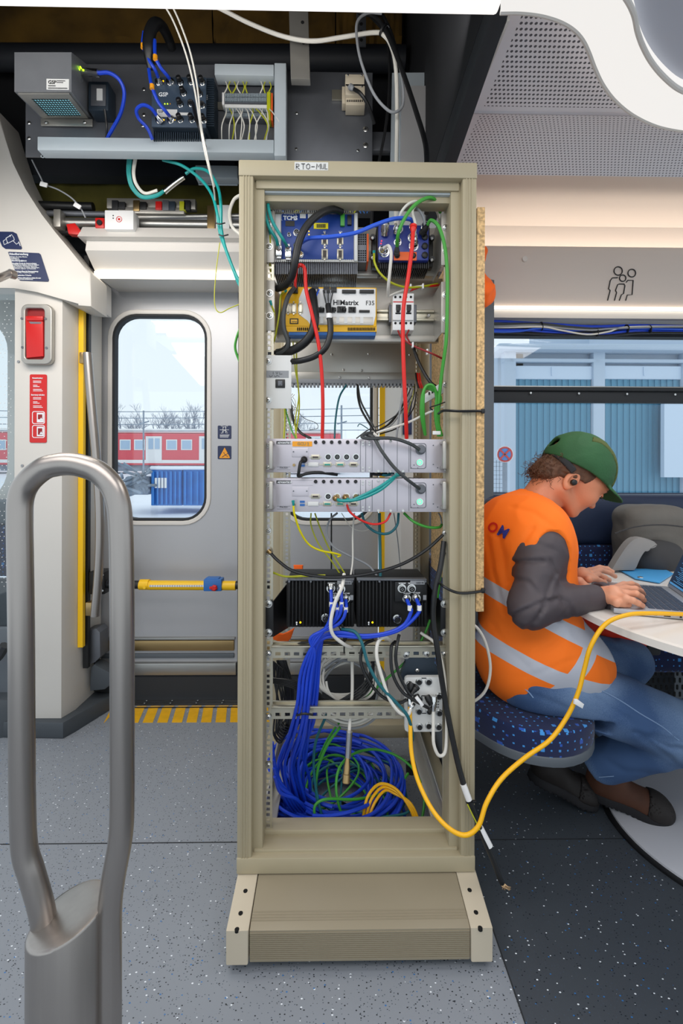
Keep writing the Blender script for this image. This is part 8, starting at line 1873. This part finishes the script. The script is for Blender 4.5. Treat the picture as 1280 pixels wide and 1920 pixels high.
cable('dark cable crossing the lower edge of the switch', [(362, 195, 1.6), (366, 215, 1.57), (374, 240, 1.56), (380, 262, 1.6), (384, 275, 1.65)], .0060, 'black_cable')
# teal bundle under the duct
for k in range(5):
    cable('teal cable in the bundle looping below the long duct', [(240 + k * 3, 297, 1.75), (239 + k * 2.4, 325, 1.78), (246 + k * 2, 352 - k, 1.8), (266 + k, 371 - k * 1.6, 1.82), (295, 368 - k * 2, 1.82), (316, 352 - k, 1.82)], .0042, 'teal_cable' if k < 3 else 'white_cable', group=('teal turns below the long duct' if k < 3 else 'white turns below the long duct')) if k < 3 else cable('white cable following the teal bundle below the long duct', [(243 + k * 3, 297, 1.75), (242 + k * 2.4, 325, 1.78), (249 + k * 2, 350 - k, 1.8), (268 + k, 368 - k * 1.6, 1.82), (295, 364 - k * 2, 1.82)], .0042, 'white_cable', group='white turns below the long duct')
cable('metal shielded connector lying on the teal bundle', [(308, 360, 1.80), (325, 346, 1.80), (344, 332, 1.80)], .010, 'chrome', name='shielded_connector', cat='connector', seg=14)
cable('teal cable curving from the duct down beside the rack', [(305, 300, 1.74), (340, 310, 1.72), (375, 335, 1.7), (397, 365, 1.68), (407, 400, 1.66), (413, 440, 1.66), (428, 480, 1.64), (444, 524, 1.6), (452, 540, 1.58)], .0055, 'teal_cable')
cable('second teal cable dropping beside the first one', [(348, 326, 1.74), (365, 316, 1.73), (390, 322, 1.7), (408, 350, 1.68), (414, 385, 1.66), (415, 430, 1.66), (424, 470, 1.64), (442, 515, 1.6), (452, 530, 1.58)], .0055, 'teal_cable')
cable('white cable bowing out beside the rack corner', [(452, 365, 1.7), (438, 375, 1.7), (430, 400, 1.7), (435, 425, 1.7), (450, 440, 1.7)], .0062, 'white_cable')
cable('yellow green wire looping low in front of the door', [(412, 455, 1.75), (406, 500, 1.75), (402, 550, 1.75), (404, 578, 1.75), (414, 586, 1.75), (430, 578, 1.74), (450, 570, 1.72)], .0020, 'earth_cable', seg=6)
cable('green cable peeping out beside the rack post', [(452, 610, 1.5), (443, 635, 1.5), (441, 655, 1.5), (450, 680, 1.5)], .0042, 'green_cable')
cable('thin grey wire with a white tag in the dark of the door drive', [(60, 300, 1.9), (75, 330, 1.9), (84, 345, 1.9), (110, 356, 1.9), (135, 372, 1.9), (152, 392, 1.9), (160, 408, 1.9)], .0030, 'grey_cable')
for x, y, r_, lab in ((82, 346, 15, 'white tag on the thin grey wire, upper of the two'), (145, 386, 30, 'white tag on the thin grey wire, lower of the two')):
    m = MB(); c = P(x, y, 1.885); m.box(c, (.030, .006, .018), .002, rot=Matrix.Rotation(R(r_), 3, 'Y')); tag(m.go('cable_tag', 'white'), lab, 'tag')
for k, (x, y) in enumerate(((412, 418), (418, 440))):
    cable(('black tie round the teal cables at the white mount, upper one', 'black tie round the teal cables at the white mount, lower one')[k], [(x - 8, y, 1.645), (x, y + 2, 1.64), (x + 10, y, 1.645)], .0024, 'black', cat='cable tie', seg=6)
